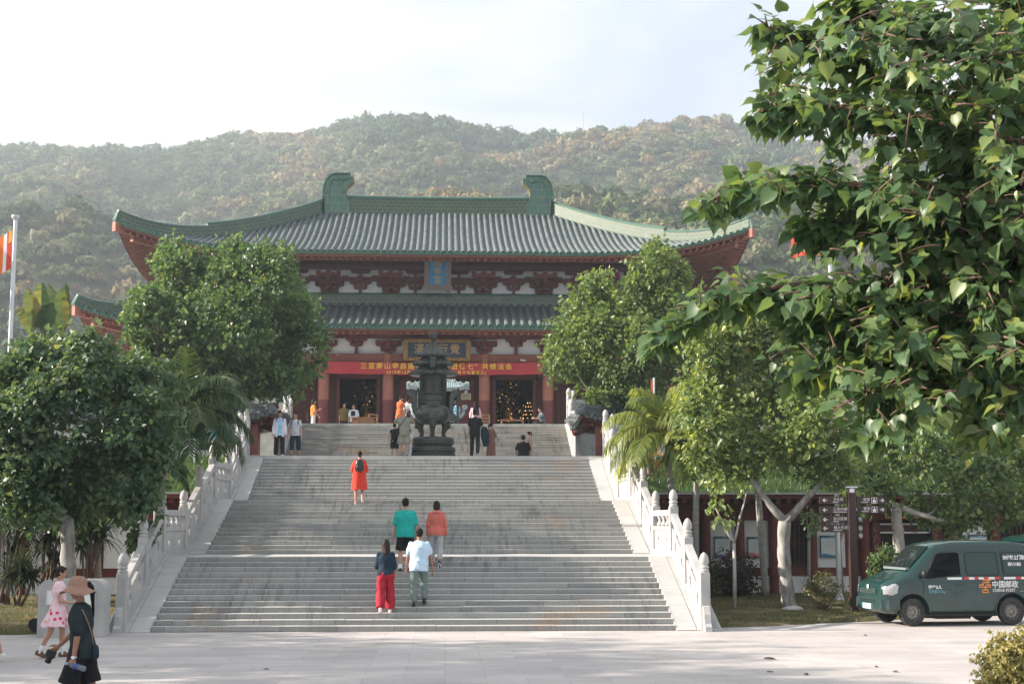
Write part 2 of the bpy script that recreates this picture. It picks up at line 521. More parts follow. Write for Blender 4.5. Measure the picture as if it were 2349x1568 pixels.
vs = scene.view_settings
vs.view_transform = 'Standard'; vs.look = 'None'; vs.gamma = 1.0; vs.exposure = 1.6; vs.use_curve_mapping = False
scene.cycles.max_bounces = 6
scene.cycles.diffuse_bounces = 3
scene.cycles.glossy_bounces = 2
scene.cycles.transmission_bounces = 4
scene.cycles.volume_bounces = 0
scene.cycles.transparent_max_bounces = 6
scene.cycles.caustics_reflective = False
scene.cycles.caustics_refractive = False
scene.cycles.use_denoising = True
# ---------------------------------------------------------------- levels of the stairway
HW = 5.475                          # half width of the steps
Z1, Z2, Z3, Z4 = 1.443, 2.884, 4.467, 6.18
FLIGHTS = [(0.0, 3.95, 0.0, Z1, 13), (6.80, 11.25, Z1, Z2, 13), (14.27, 18.16, Z2, Z3, 14), (23.8, 27.3, Z3, Z4, 15)]
def gz(Y):
    z = 0.0
    for y0, y1, a, b, n in FLIGHTS:
        if Y >= y1: z = b
        elif Y >= y0:
            t = (y1 - y0) / (n - 1); i = int((Y - y0) / t + 1e-6) + 1
            return a + (b - a) * i / n
    return z
def step_y(fl, i):                  # y of the nose of step i (1-based), its height
    y0, y1, a, b, n = FLIGHTS[fl]; t = (y1 - y0) / (n - 1)
    return y0 + t * (i - 1), a + (b - a) * i / n

def flight_mesh(fl, name, m, parent, hw=HW):
    y0, y1, a, b, n = FLIGHTS[fl]; t = (y1 - y0) / (n - 1); r = (b - a) / n
    B = MB()
    rng = np.random.default_rng(50 + fl)
    # every course is laid in two or three lengths with a hair of unevenness
    for i in range(n):
        yy = y0 + t * i; zt = a + r * (i + 1)
        cuts = [-hw] + sorted(rng.uniform(-hw * .8, hw * .8, 3)) + [hw]
        for c0, c1 in zip(cuts[:-1], cuts[1:]):
            dy, dz = rng.normal(0, .004), rng.normal(0, .0025)
            yb = yy + t + .08 if i < n - 1 else yy + .35
            B.cbox(c0 + .0015, c1 - .0015, yy + dy, yb, zt - r - .02, zt + dz, .007)
    o = B.build(name, m, parent)
    return o

stairs = thing('stone_staircase', 'wide grey granite staircase of three flights rising from the plaza to the burner terrace', 'staircase')
for fl, m in ((0, M_STEP), (1, M_STEP), (2, M_STEP3)):
    flight_mesh(fl, 'flight', m, stairs)
for (ya, yb, z) in ((3.95, 6.80, Z1), (11.25, 14.27, Z2)):
    b = MB(); b.cbox(-HW - .98, HW + .98, ya + .02, yb + .30, z - .5, z - .004, .01)
    b.build('landing', M_RAMP, stairs)
for fl in range(3):
    y0, y1, a, c, n = FLIGHTS[fl]; r = (c - a) / n
    for s in (-1, 1):
        b = MB()
        x0, x1 = sorted((s * (HW + .003), s * (HW + .42)))
        b.prism([(y0 - .12, a - .3), (y0 - .12, a + .02), (y0 + .02, a + r * .75), (y1, c + .012), (y1 + .1, c + .012), (y1 + .1, a - .3)], x0, x1, 'yz')
        b.build('side_ramp', M_RAMP, stairs)
    # masonry under the balustrade
for s in (-1, 1):
    b = MB()
    x0, x1 = sorted((s * (HW + .43), s * (HW + .96)))
    prof = [(-.14, -.2)]
    for fl in range(3):
        y0, y1, a, c, n = FLIGHTS[fl]
        prof += [(y0 - .14, a + .015), (y1, c + .01)]
    prof += [(19.0, Z3 + .005), (19.0, -.2)]
    b.prism(prof, x0, x1, 'yz'); b.build('side_wall', M_MARBLE2, stairs)

top_stairs = thing('stone_staircase', 'upper flight of weathered stone steps between burner terrace and temple hall', 'staircase')
flight_mesh(3, 'flight', M_STEP4, top_stairs)

# ---------------------------------------------------------------- balustrades
def finial(B, x, y, z, s=1.0):
    B.lathe([(.092*s, 0), (.105*s, .02*s), (.105*s, .05*s), (.086*s, .06*s), (.086*s, .085*s), (.105*s, .095*s), (.105*s, .13*s), (.08*s, .145*s)], 12, (x, y, z))
    B.lathe([(.07*s, .14*s), (.098*s, .19*s), (.104*s, .25*s), (.09*s, .32*s), (.055*s, .385*s), (.012*s, .42*s)], 14, (x, y, z), flute=7, fl_amp=.035)

def post(parent, x, y, z, h=1.16, w=.105, fs=1.0, m=None):
    B = MB()
    B.cbox(x-w, x+w, y-w, y+w, z-.12, z+h, .012)
    for q in (-1, 1):               # raised frame on the two broad faces
        yy = y + q*(w+.004)
        B.box(x-w*.62, x+w*.62, min(yy, y+q*w), max(yy, y+q*w), z+.14, z+h-.16)
    p = B.build('post', m or M_MARBLE, parent)
    F = MB(); finial(F, x, y, z+h, fs); F.build('finial', m or M_MARBLE, p, smooth=True, angle=35)

def slope_panel(parent, x, ya, za, yb, zb, m=None, n=2):
    """railing between two posts on a slope: solid panel with lozenge holes, gap with little blocks, hand rail"""
    B = MB(); t = .055
    zz = lambda y: za + (zb - za) * (y - ya) / (yb - ya)
    B.prism([(ya, za - .05), (yb, zb - .05), (yb, zb + .10), (ya, za + .10)], x - .085, x + .085, 'yz')
    d = (yb - ya) / n
    for i in range(n):
        y0, y1 = ya + d*i, ya + d*(i+1); ym = (y0+y1)/2; zc = zz(ym) + .36
        out = [(y0, zz(y0)+.10), (y1, zz(y1)+.10), (y1, zz(y1)+.62), (y0, zz(y0)+.62)]
        k = (zb - za) / (yb - ya)
        inn = [(ym, zc-.17), (ym+.11, zc+.11*k), (ym, zc+.17), (ym-.11, zc-.11*k)]
        B.holed(out, inn, x - t, x + t)
        ys0, ys1 = y0 + d*.36, y0 + d*.64
        B.prism([(ys0, zz(ys0)+.62), (ys1, zz(ys1)+.62), (ys1-.04, zz(ys1)+.82), (ys0+.04, zz(ys0)+.82)], x - t*.9, x + t*.9, 'yz')
    B.build('panel', m or M_MARBLE, parent)
    H = MB()
    H.prism([(ya, za + .80), (yb, zb + .80), (yb, zb + .97), (ya, za + .97)], x - .075, x + .075, 'yz')
    H.build('handrail', m or M_MARBLE, parent)

def level_panel(parent, x, ya, yb, z, m=None):
    """landing railing with two vase balusters above a carved board"""
    B = MB(); t = .05
    B.box(x-.085, x+.085, ya, yb, z-.02, z+.12)
    ym = (ya+yb)/2
    for y0, y1 in ((ya, ym-.01), (ym+.01, yb)):
        yc = (y0+y1)/2
        B.holed([(y0, z+.12), (y1, z+.12), (y1, z+.60), (y0, z+.60)], [(yc-.02, z+.22), (yc+.10, z+.38), (yc+.03, z+.52), (yc-.09, z+.34)], x-t, x+t)
    B.box(x-.08, x+.08, ya, yb, z+.60, z+.70)
    B.build('panel', m or M_MARBLE, parent)
    for q in (.25, .5, .75):
        V = MB(); V.lathe([(.075, 0), (.10, .05), (.05, .12), (.045, .16), (.085, .25), (.07, .262)], 12, (x, ya+(yb-ya)*q, z+.70))
        V.build('baluster', m or M_MARBLE, parent, smooth=True, angle=50)
    H = MB(); H.cbox(x-.085, x+.085, ya, yb, z+.955, z+1.10, .01); H.build('handrail', m or M_MARBLE, parent)

XB = HW + .62
for s in (-1, 1):
    side = 'left' if s < 0 else 'right'
    bal = thing('stone_balustrade', ('carved white marble balustrade along the %s side of the lower stairs by the %s' % (side, 'litter bin' if s < 0 else 'flowering bush')), 'balustrade')
    x = s * XB
    ys = []
    for fl in range(3):
        y0, y1, a, c, n = FLIGHTS[fl]
        ym = (y0 + y1)/2; zm = (a + c)/2
        pts = [(y0, a + .05), (ym, zm + .05), (y1, c + .02)]
        for y, z in pts: post(bal, x, y, z)
        for (ya, za), (yb, zb) in zip(pts[:-1], pts[1:]):
            slope_panel(bal, x, ya + .107, za + .03, yb - .107, zb + .03)
        if fl < 2: level_panel(bal, x, y1 + .107, FLIGHTS[fl+1][0] - .107, c + .01)
    W = MB()                          # drum stone leaning on the first post
    W.prism([(-.11, 0), (-.11, .52), (-.20, .50), (-.30, .34), (-.34, .16), (-.42, .10), (-.44, 0)], x - .07, x + .07, 'yz')
    W.prism([(x + s*.108, -.1), (x + s*.108, .42), (x + s*.24, .10), (x + s*.30, .04), (x + s*.30, -.1)], -.09, .09, 'xz')
    W.build('drum_stone', M_MARBLE, bal)
    # upper stairs
    bal2 = thing('stone_balustrade', 'white marble balustrade on the %s side of the upper steps, next to the side pavilion' % side, 'balustrade')
    y0, y1, a, c, n = FLIGHTS[3]
    pts = [(y0 + .02, a + .03), ((y0*.66+y1*.34), (a*.66+c*.34) + .03), ((y0*.33+y1*.67), (a*.33+c*.67) + .03), (y1 + .1, c + .02)]
    x = s * (HW + .18)
    for y, z in pts: post(bal2, x, y, z, h=1.0, w=.10, fs=1.1)
    for (ya, za), (yb, zb) in zip(pts[:-1], pts[1:]):
        slope_panel(bal2, x, ya + .102, za + .03, yb - .102, zb + .03, n=1)
    b = MB(); x0, x1 = sorted((s*(HW+.004), s*(HW+.36)))
    b.prism([(y0-.1, a-.1), (y0-.1, a+.05), (y1, c+.006), (y1+.3, c+.006), (y1+.3, a-.1)], x0, x1, 'yz'); b.build('base', M_MARBLE2, bal2)

# level marble railings: burner terrace front (both sides) and temple podium front
def railing(label, x0, x1, y, z, h, n):
    t = thing('marble_railing', label, 'railing')
    d = (x1 - x0) / n
    for i in range(n + 1):
        post(t, x0 + d*i, y, z, h=h*.95, w=.10, fs=1.05, m=M_MARBLE2)
    for i in range(n):
        a, b = x0 + d*i + .102, x0 + d*(i+1) - .102; m = (a + b)/2; w = (b - a)/2
        B = MB()
        B.box(a, b, y-.08, y+.08, z-.02, z+.10)
        B.holed([(a, z+.10), (a, z+.50), (b, z+.50), (b, z+.10)][0:2] + [(m, z+.52)] + [(b, z+.50), (b, z+.10), (m, z+.10)],
                [(m-w*.62, z+.20), (m-w*.5, z+.34), (m, z+.46), (m+w*.5, z+.34), (m+w*.62, z+.20), (m, z+.19)], y-.05, y+.05, 'xz')
        B.box(a, b, y-.06, y+.06, z+.52, z+.60)
        B.prism([(m-.07, z+.60), (m+.07, z+.60), (m+.14, z+h-.16), (m-.14, z+h-.16)], y-.045, y+.045, 'xz')
        B.prism([(a, z+.60), (a+.14, z+.60), (a+.20, z+h-.16), (a, z+h-.16)], y-.045, y+.045, 'xz')
        B.prism([(b-.14, z+.60), (b, z+.60), (b, z+h-.16), (b-.20, z+h-.16)], y-.045, y+.045, 'xz')
        B.cbox(a, b, y-.075, y+.075, z+h-.16, z+h, .012)
        B.build('panel', M_MARBLE2, t)
railing('low white marble railing along the burner terrace behind the left palm', -23.0, -6.35, 18.35, Z3, 1.08, 8)
railing('low white marble railing along the burner terrace behind the right palm', 6.35, 23.0, 18.35, Z3, 1.08, 8)
railing('white marble railing on the temple podium under the left broad tree', -17.5, -5.85, 27.6, Z4, 1.02, 5)
railing('white marble railing on the temple podium under the right broad tree', 5.85, 17.5, 27.6, Z4, 1.02, 5)

# ---------------------------------------------------------------- ground
b = MB(); b.box(-90, 90, -75, 13.6, -.6, 0.0); plaza = b.build('plaza', M_PAVE); tag(plaza, kind='structure')
b = MB(); b.box(-60, 60, 18.0, 70, -.4, Z3 - .006); tag(b.build('terrace', M_RAMP), kind='structure')
b = MB(); b.box(-19, 19, 27.27, 62, Z3 - .1, Z4 - .006)
b.box(-19.1, -5.9, 27.15, 27.28, Z4 - .22, Z4 + .01); b.box(5.9, 19.1, 27.15, 27.28, Z4 - .22, Z4 + .01)
tag(b.build('podium', M_MARBLE2), kind='structure')
# bare side of the stair mass up to the banks
M_SOIL = None
def ground_mat(name, stops, scale=1.2, rough=.95):
    m, nt, bs, N, L = newmat(name)
    co = coords(N, L, 'Object')
    r = ramp(N, stops); L.new(noise(N, L, co, scale, 6, .65), r.inputs[0])
    f = ramp(N, [(.3, .7), (.7, 1.25)]); L.new(noise(N, L, co, 28, 3), f.inputs[0])
    c = mixc(N, L, 1.0, r.outputs[0], f.outputs[0], 'MULTIPLY')
    L.new(c, bs.inputs['Base Color']); bs.inputs['Roughness'].default_value = rough; bs.inputs['Specular IOR Level'].default_value = .15
    bump(N, L, bs, noise(N, L, co, 40, 4), .8, .03)
    return m
M_LAWN = ground_mat('dry_lawn', [(.34, (.055, .072, .028)), (.5, (.105, .10, .048)), (.66, (.19, .145, .085))])
M_BANK = ground_mat('green_bank', [(.3, (.028, .062, .018)), (.6, (.055, .105, .03)), (.8, (.09, .11, .04))])

def interp(pts, x):
    for (a, va), (b_, vb) in zip(pts[:-1], pts[1:]):
        if x <= b_: return va + (vb - va) * max(0, (x - a) / (b_ - a))
    return pts[-1][1]
EDGE_R = [(6.1, .45), (8.6, 1.5), (12, 3.4), (16, 5.2), (22, 6.3), (60, 6.6)]
EDGE_L = [(-60, -.8), (-6.1, -.55)]
def lawn_z(x, y, e): 
    t = max(0, y - e)
    return .012 + .05*min(1, t*2) + .07*min(1, t/4)*(1+math.sin(x*1.3)*math.sin(y*.9)) * .5
def lawn(x0, x1, edge):
    vs, fs = [], []
    nx, ny = 90, 40
    for i in range(nx + 1):
        x = x0 + (x1 - x0) * i / nx
        e = interp(edge, x) + .07*math.sin(x*2.3) + .04*math.sin(x*7.1)
        for j in range(ny + 1):
            y = e + (13.75 - e) * (j/ny)**1.3
            vs.append((x, y, lawn_z(x, y, e) if j else -.02))
    for i in range(nx):
        for j in range(ny):
            a = i*(ny+1)+j; fs.append((a, a+ny+1, a+ny+2, a+1))
    B = MB(); B.add(vs, fs); o = B.build('lawn', M_LAWN, smooth=True)
    tag(o, kind='structure'); return o
lawn(6.44, 46, EDGE_R); lawn(-46, -6.44, EDGE_L)
def bank(x0, x1):
    vs, fs = [], []; nx, ny = 50, 8
    for i in range(nx+1):
        x = x0 + (x1-x0)*i/nx
        for j in range(ny+1):
            y = 13.3 + 4.9*j/ny
            vs.append((x, y, 3.13 + 1.3*(j/ny)**.85 + .05*math.sin(x*1.7+j)))
    for i in range(nx):
        for j in range(ny):
            a = i*(ny+1)+j; fs.append((a, a+ny+1, a+ny+2, a+1))
    B = MB(); B.add(vs, fs); tag(B.build('grass_bank', M_BANK, smooth=True), kind='structure')
bank(6.44, 48); bank(-48, -6.44)

def grass(name, spots, h, m, seed):
    """spots: (N,3) roots; three-sided blades as one object"""
    rng = np.random.default_rng(seed); n = len(spots)
    a = rng.uniform(0, 2*PI, n); hh = h * rng.uniform(.5, 1.3, n); w = h*.16
    dx, dy = np.cos(a), np.sin(a); lean = rng.uniform(.1, .7, n) * hh; la = rng.uniform(0, 2*PI, n)
    v = np.zeros((n, 3, 3))
    v[:, 0] = spots + np.stack([dx*w, dy*w, 0*dx - .01], 1); v[:, 1] = spots + np.stack([-dx*w, -dy*w, 0*dx - .01], 1)
    v[:, 2] = spots + np.stack([np.cos(la)*lean, np.sin(la)*lean, hh], 1)
    f = np.arange(n*3).reshape(n, 3)
    o = np_mesh(name, v.reshape(-1, 3), f, m, face_attr={'tint': rng.random(n)})
    tag(o, kind='stuff'); return o
M_GRASS = leaf_mat('lawn_blades', (.04, .06, .018), (.10, .105, .04), (.24, .18, .10), .25)
M_GRASS2 = leaf_mat('bank_blades', (.022, .06, .015), (.05, .11, .028), (.12, .15, .05), .3)
rng = np.random.default_rng(3)
def lawn_spots(x0, x1, edge, n):
    out = []
    while len(out) < n:
        x = rng.uniform(x0, x1); e = interp(edge, x)
        y = e + .05 + (13.4 - e) * rng.random()**1.5
        if math.sin(x*1.1+2)*math.sin(y*1.7) + rng.normal(0, .4) < -.25: continue
        out.append((x, y, lawn_z(x, y, e)))
    return np.array(out)
grass('grass', lawn_spots(6.5, 24, EDGE_R, 26000), .055, M_GRASS, 1)
grass('grass', lawn_spots(-17, -6.5, EDGE_L, 16000), .055, M_GRASS, 2)
def bank_spots(x0, x1, n):
    x = rng.uniform(x0, x1, n); t = rng.random(n); y = 13.3 + 4.8*t
    return np.stack([x, y, 3.13 + 1.3*t**.85 + .02], 1)
grass('grass', bank_spots(6.5, 22, 15000), .13, M_GRASS2, 4)
grass('grass', bank_spots(-22, -6.5, 12000), .13, M_GRASS2, 5)

# fallen leaves and scraps on the paving
M_LITTER = mat('dead_leaf', (.05, .035, .025), .8, .3, 5)
for i, (x, y, s) in enumerate(((1763, 1512, 1.5), (1985, 1457, .7), (2055, 1541, .9), (1765, 1541, .8), (1850, 1547, 1.0), (2287, 1511, .8), (1450, 1437, .5), (610, 1535, .7), (900, 1447, .5), (2010, 1529, .7))):
    dx = CROT @ Vector(((x-1174.5)/FPX, (784-y)/FPX, -1)); tt = -CAM.z/dx.z; p = CAM + dx*tt
    B = MB(); r = .06*s
    nn = 9
    pts = [(r*math.cos(2*PI*k/nn)*(1.5 if k == 0 else 1), .6*r*math.sin(2*PI*k/nn), .006 + .018*s*abs(math.sin(k*1.7+i))) for k in range(nn)]
    B.add(pts + [(0, 0, .03*s)] + [(q[0], q[1], q[2]-.004) for q in pts], [(k, (k+1) % nn, nn) for k in range(nn)] + [tuple(range(2*nn, nn, -1))])
    o = B.build('fallen_leaf', M_LITTER); o.location = (p.x, p.y, 0.002); o.rotation_euler = (0, 0, i*1.9)
    tag(o, 'dry dark fallen leaf lying on the pale plaza paving', 'leaf', 'fallen leaves scattered on the plaza')
# ---------------------------------------------------------------- hills: real terrain with three crests
SKY = [(-400, 345), (0, 336), (200, 342), (400, 328), (550, 297), (700, 290), (770, 267), (860, 258), (960, 250), (1050, 269), (1110, 285), (1230, 298), (1340, 288), (1430, 280), (1500, 264), (1560, 256), (1650, 242), (1720, 254), (1830, 282), (2000, 300), (2300, 330), (2800, 380)]
CREST = [(-400, 430), (0, 452), (60, 446), (200, 468), (270, 500), (420, 560), (520, 560), (620, 520), (700, 500), (800, 470), (880, 440), (1000, 412), (1110, 436), (1190, 446), (1260, 412), (1400, 402), (1500, 424), (1600, 440), (1700, 420), (1900, 400), (2300, 430), (2800, 470)]
D1, D2 = 290.0, 640.0               # distance of the near spurs and of the main ridge from the stair foot
from mathutils import noise as mnoise
def n2(x, y, s): return mnoise.noise(Vector((x*s, y*s, 3.7)))
def terrain_z(x, y):
    k = (y - CAM.y); px = 1016.7 + (x - CAM.x) / k * FPX
    zA = 2.3 + (1193 - interp(SKY, px)) / FPX * (D2 - CAM.y) - 3.5
    zB = 2.3 + (1193 - interp(CREST, px)) / FPX * (D1 - CAM.y) - 3.5
    base = [(60, 4.0), (95, 5.5), (130, 9.0)]
    if y < 130: z = interp(base, y)
    elif y < D1:
        t = (y - 130) / (D1 - 130); z = 9.0 + (zB - 9.0) * (t**1.25)
    elif y < D1 + 60:
        t = (y - D1) / 60; z = zB - 9*math.sin(t*PI*.5)
    elif y < D2:
        t = (y - D1 - 60) / (D2 - D1 - 60); z = (zB - 9) + (zA - zB + 9) * (t**.85)
    else: z = zA - (y - D2) * .25
    amp = min(1, max(0, (y - 130) / 100)) * (1 if y < D2 - 80 else max(0, (D2 - y) / 80))
    near = 1 - max(0, 1 - abs(y - D1)/60)
    z += amp * near * (16 * n2(x, y*.45, .011) + 7 * n2(x, y*.6, .028))
    return z
M_HILL = ground_mat('hill_ground', [(.3, (.040, .062, .030)), (.7, (.085, .095, .048))], .06)
gx = np.linspace(-1, 1, 141); gy = np.concatenate([np.linspace(60, 130, 9), np.linspace(140, 350, 36), np.linspace(360, 820, 48)])
verts = []
for y in gy:
    hw = 70 + (y + 30) * .50
    for u in gx: verts.append((u*hw, y, terrain_z(u*hw, y)))
verts = np.array(verts); nx = len(gx)
ii, jj = np.meshgrid(np.arange(len(gy)-1), np.arange(nx-1), indexing='ij')
a = (ii*nx + jj).ravel()
hill = np_mesh('hills', verts, np.stack([a, a+1, a+nx+1, a+nx], 1), M_HILL, smooth=True)
tag(hill, kind='structure')

# far forest: thousands of crowns in one object, each a shell of leaf-clump faces
def crown_template(rng, n):
    u = rng.normal(size=(n, 3)); u /= np.linalg.norm(u, axis=1)[:, None]
    u[:, 2] = np.abs(u[:, 2]) * 1.0 - .25
    r = rng.uniform(.62, 1.0, n)[:, None] * (1 + .22*np.sin(u[:, :1]*5 + rng.random()*6) * np.cos(u[:, 1:2]*4 + rng.random()*6))
    c = u * r; nrm = u + rng.normal(0, .55, (n, 3)); nrm /= np.linalg.norm(nrm, axis=1)[:, None]
    t = np.cross(nrm, rng.normal(size=(n, 3))); t /= np.linalg.norm(t, axis=1)[:, None]; b = np.cross(nrm, t)
    s = rng.uniform(.12, .26, n)[:, None]
    q = np.stack([c - t*s*1.2, c + b*s*.8, c + t*s*1.2 + nrm*s*.3, c - b*s*.8], 1)
    return q                                     # (n,4,3)
rngf = np.random.default_rng(21)
TPL = [crown_template(rngf, n) for n in (110, 110, 120, 130)]
TPL_NEAR = [crown_template(rngf, 340) for _ in range(3)]
V, T, C = [], [], []
def hue(x, y, px, z):
    """leaf colour of a tree: dull green, olive, or dry orange-tan on the sunny near spurs"""
    o = n2(x, y, .02) + .6*n2(x, y, .06) + rngf.normal(0, .20)
    dry = -.28
    if y < D1 + 50:
        dry = .28 if px > 1150 else (.34 if (px > 820) else (.18 if interp(CREST, px) and y > D1 - 45 and px < 330 else -.5))
        if px > 1650 and y < 200: dry = .05
    else:
        dry = .12 if 380 < px < 720 or px > 1250 else -.22
    k = o + dry
    if k > .55: c = np.array((.27, .175, .085)) if rngf.random() < .5 else np.array((.27, .205, .105))
    elif k > .20: c = np.array((.235, .22, .115)) if rngf.random() < .7 else np.array((.25, .235, .15))
    elif k > -.10: c = np.array((.11, .155, .060))
    else: c = np.array((.035, .095, .042)) if rngf.random() < .7 else np.array((.06, .115, .06))
    c = c*.68 + np.array((.135, .145, .068))*.32
    return c * rngf.uniform(.8, 1.2)
cnt = 0
def plant(x, y, s, tpl):
    px = 1016.7 + (x - CAM.x) / (y - CAM.y) * FPX
    if px < -350 or px > 2800: return
    z = terrain_z(x, y)
    q = tpl[rngf.integers(len(tpl))] * np.array((s*rngf.uniform(.85, 1.2), s*rngf.uniform(.85, 1.2), s*rngf.uniform(.7, 1.05)))
    a = rngf.uniform(0, 6.28); ca, sa = math.cos(a), math.sin(a)
    q = q @ np.array(((ca, -sa, 0), (sa, ca, 0), (0, 0, 1)))
    V.append(q + np.array((x, y, z + s*.55)))
    c = hue(x, y, px, z); n = len(q)
    C.append(np.clip(c[None] * rngf.uniform(.85, 1.18, (n, 1)), 0, 1))
y = 100.0
while y < D2 + 14:
    sp = 3.3 + y * .0042
    hw = (y - CAM.y) * .56
    x = -hw + rngf.random()*sp
    while x < hw:
        plant(x + rngf.normal(0, sp*.3), y + rngf.normal(0, sp*.35), (1.9 + y*.0016) * rngf.choice([.6, .8, 1.0, 1.2, 1.7], p=[.2, .25, .25, .2, .1])*rngf.uniform(.85, 1.15), TPL if y > 190 else TPL_NEAR)
        x += sp * rngf.uniform(.75, 1.25)
    y += sp * (.80 if y < D1 else 1.0)
V = np.concatenate(V); C = np.concatenate(C); n = len(V)
m, nt, b_, N, L = newmat('far_foliage')
at = N.new('ShaderNodeAttribute'); at.attribute_name = 'leaf'
L.new(at.outputs['Color'], b_.inputs['Base Color']); b_.inputs['Roughness'].default_value = .85; b_.inputs['Specular IOR Level'].default_value = .15
tr = N.new('ShaderNodeBsdfTranslucent'); L.new(at.outputs['Color'], tr.inputs[0])
mx = N.new('ShaderNodeMixShader'); mx.inputs[0].default_value = .3
L.new(b_.outputs[0], mx.inputs[1]); L.new(tr.outputs[0], mx.inputs[2]); L.new(mx.outputs[0], N['Material Output'].inputs[0])
forest = np_mesh('forest', V.reshape(-1, 3), np.arange(n*4).reshape(n, 4), m, face_attr={'leaf': C})
tag(forest, kind='stuff')
print('forest faces', n)

# small masts and a dome on the skyline, pale posts on the slopes
def on_hill(px, py, Y):
    p = P(px, py, Y); return p
M_PALE = mat('pale_metal', (.62, .63, .64), .5, .05)
p = P(1338, 296, D2 + 2)
t = thing('antenna_mast', 'thin grey lattice antenna mast on the hilltop beside the white dome', 'mast', (p.x, p.y, terrain_z(p.x, p.y)))
B = MB(); H = 15.5
for k in range(3):
    a = 2*PI*k/3; B.tube([(.35*math.cos(a), .35*math.sin(a), -2), (.18*math.cos(a), .18*math.sin(a), H)], .07, 5)
for k in range(16):
    z = H*k/16; B.tube([(.33*math.cos(k*2.1), .33*math.sin(k*2.1), z), (.3*math.cos(k*2.1+2.1), .3*math.sin(k*2.1+2.1), z+.9)], .05, 4)
B.build('lattice', mat('mast_grey', (.32, .33, .35), .6, .1), t)
p = P(1374, 293, D2 + 1)
t = thing('radome', 'white radar dome poking above the trees of the hilltop', 'dome', (p.x, p.y, terrain_z(p.x, p.y)))
B = MB(); B.sphere((0, 0, 5.6), 2.0, 20, 12); B.build('dome', M_WHITE, t, smooth=True)
B = MB(); B.lathe([(1.5, -2), (1.5, 4.4), (1.7, 4.5)], 14); B.build('base', M_PALE, t)
for i, (px, py, Y, hh, lab) in enumerate(((70, 567, 150, 2.6, 'slim white post standing on the wooded slope beside the striped flag'), (315, 592, 170, 2.2, 'slim white post half hidden behind the left roof corner'), (1762, 585, 170, 2.0, 'short white post in the dry slope right of the roof corner'), (1795, 505, 250, 3.2, 'white post high in the orange trees near the leafy branches'))):
    Y = 75.0
    while Y < 620 and P(px, py, Y).z > terrain_z(P(px, py, Y).x, Y): Y += 2.0
    p = P(px, py, Y); hh *= Y/190
    t = thing('lamp_post', lab, 'lamp post', (p.x, p.y, p.z))
    B = MB(); B.tube([(0, 0, -1.5), (0, 0, hh)], [.10, .08], 8); B.build('pole', M_PALE, t)
    B = MB(); B.sphere((0, 0, hh + .12), (.2, .2, .16), 10, 6); B.build('lamp', M_PALE, t)
# ---------------------------------------------------------------- temple hall
TX = 0.18
YC = 39.4                            # row of front columns
YW = 41.4                            # door wall
hall = thing('temple_hall', 'large red temple hall with two green tiled roofs on the podium above the stairs', 'temple', (0, 0, 0))

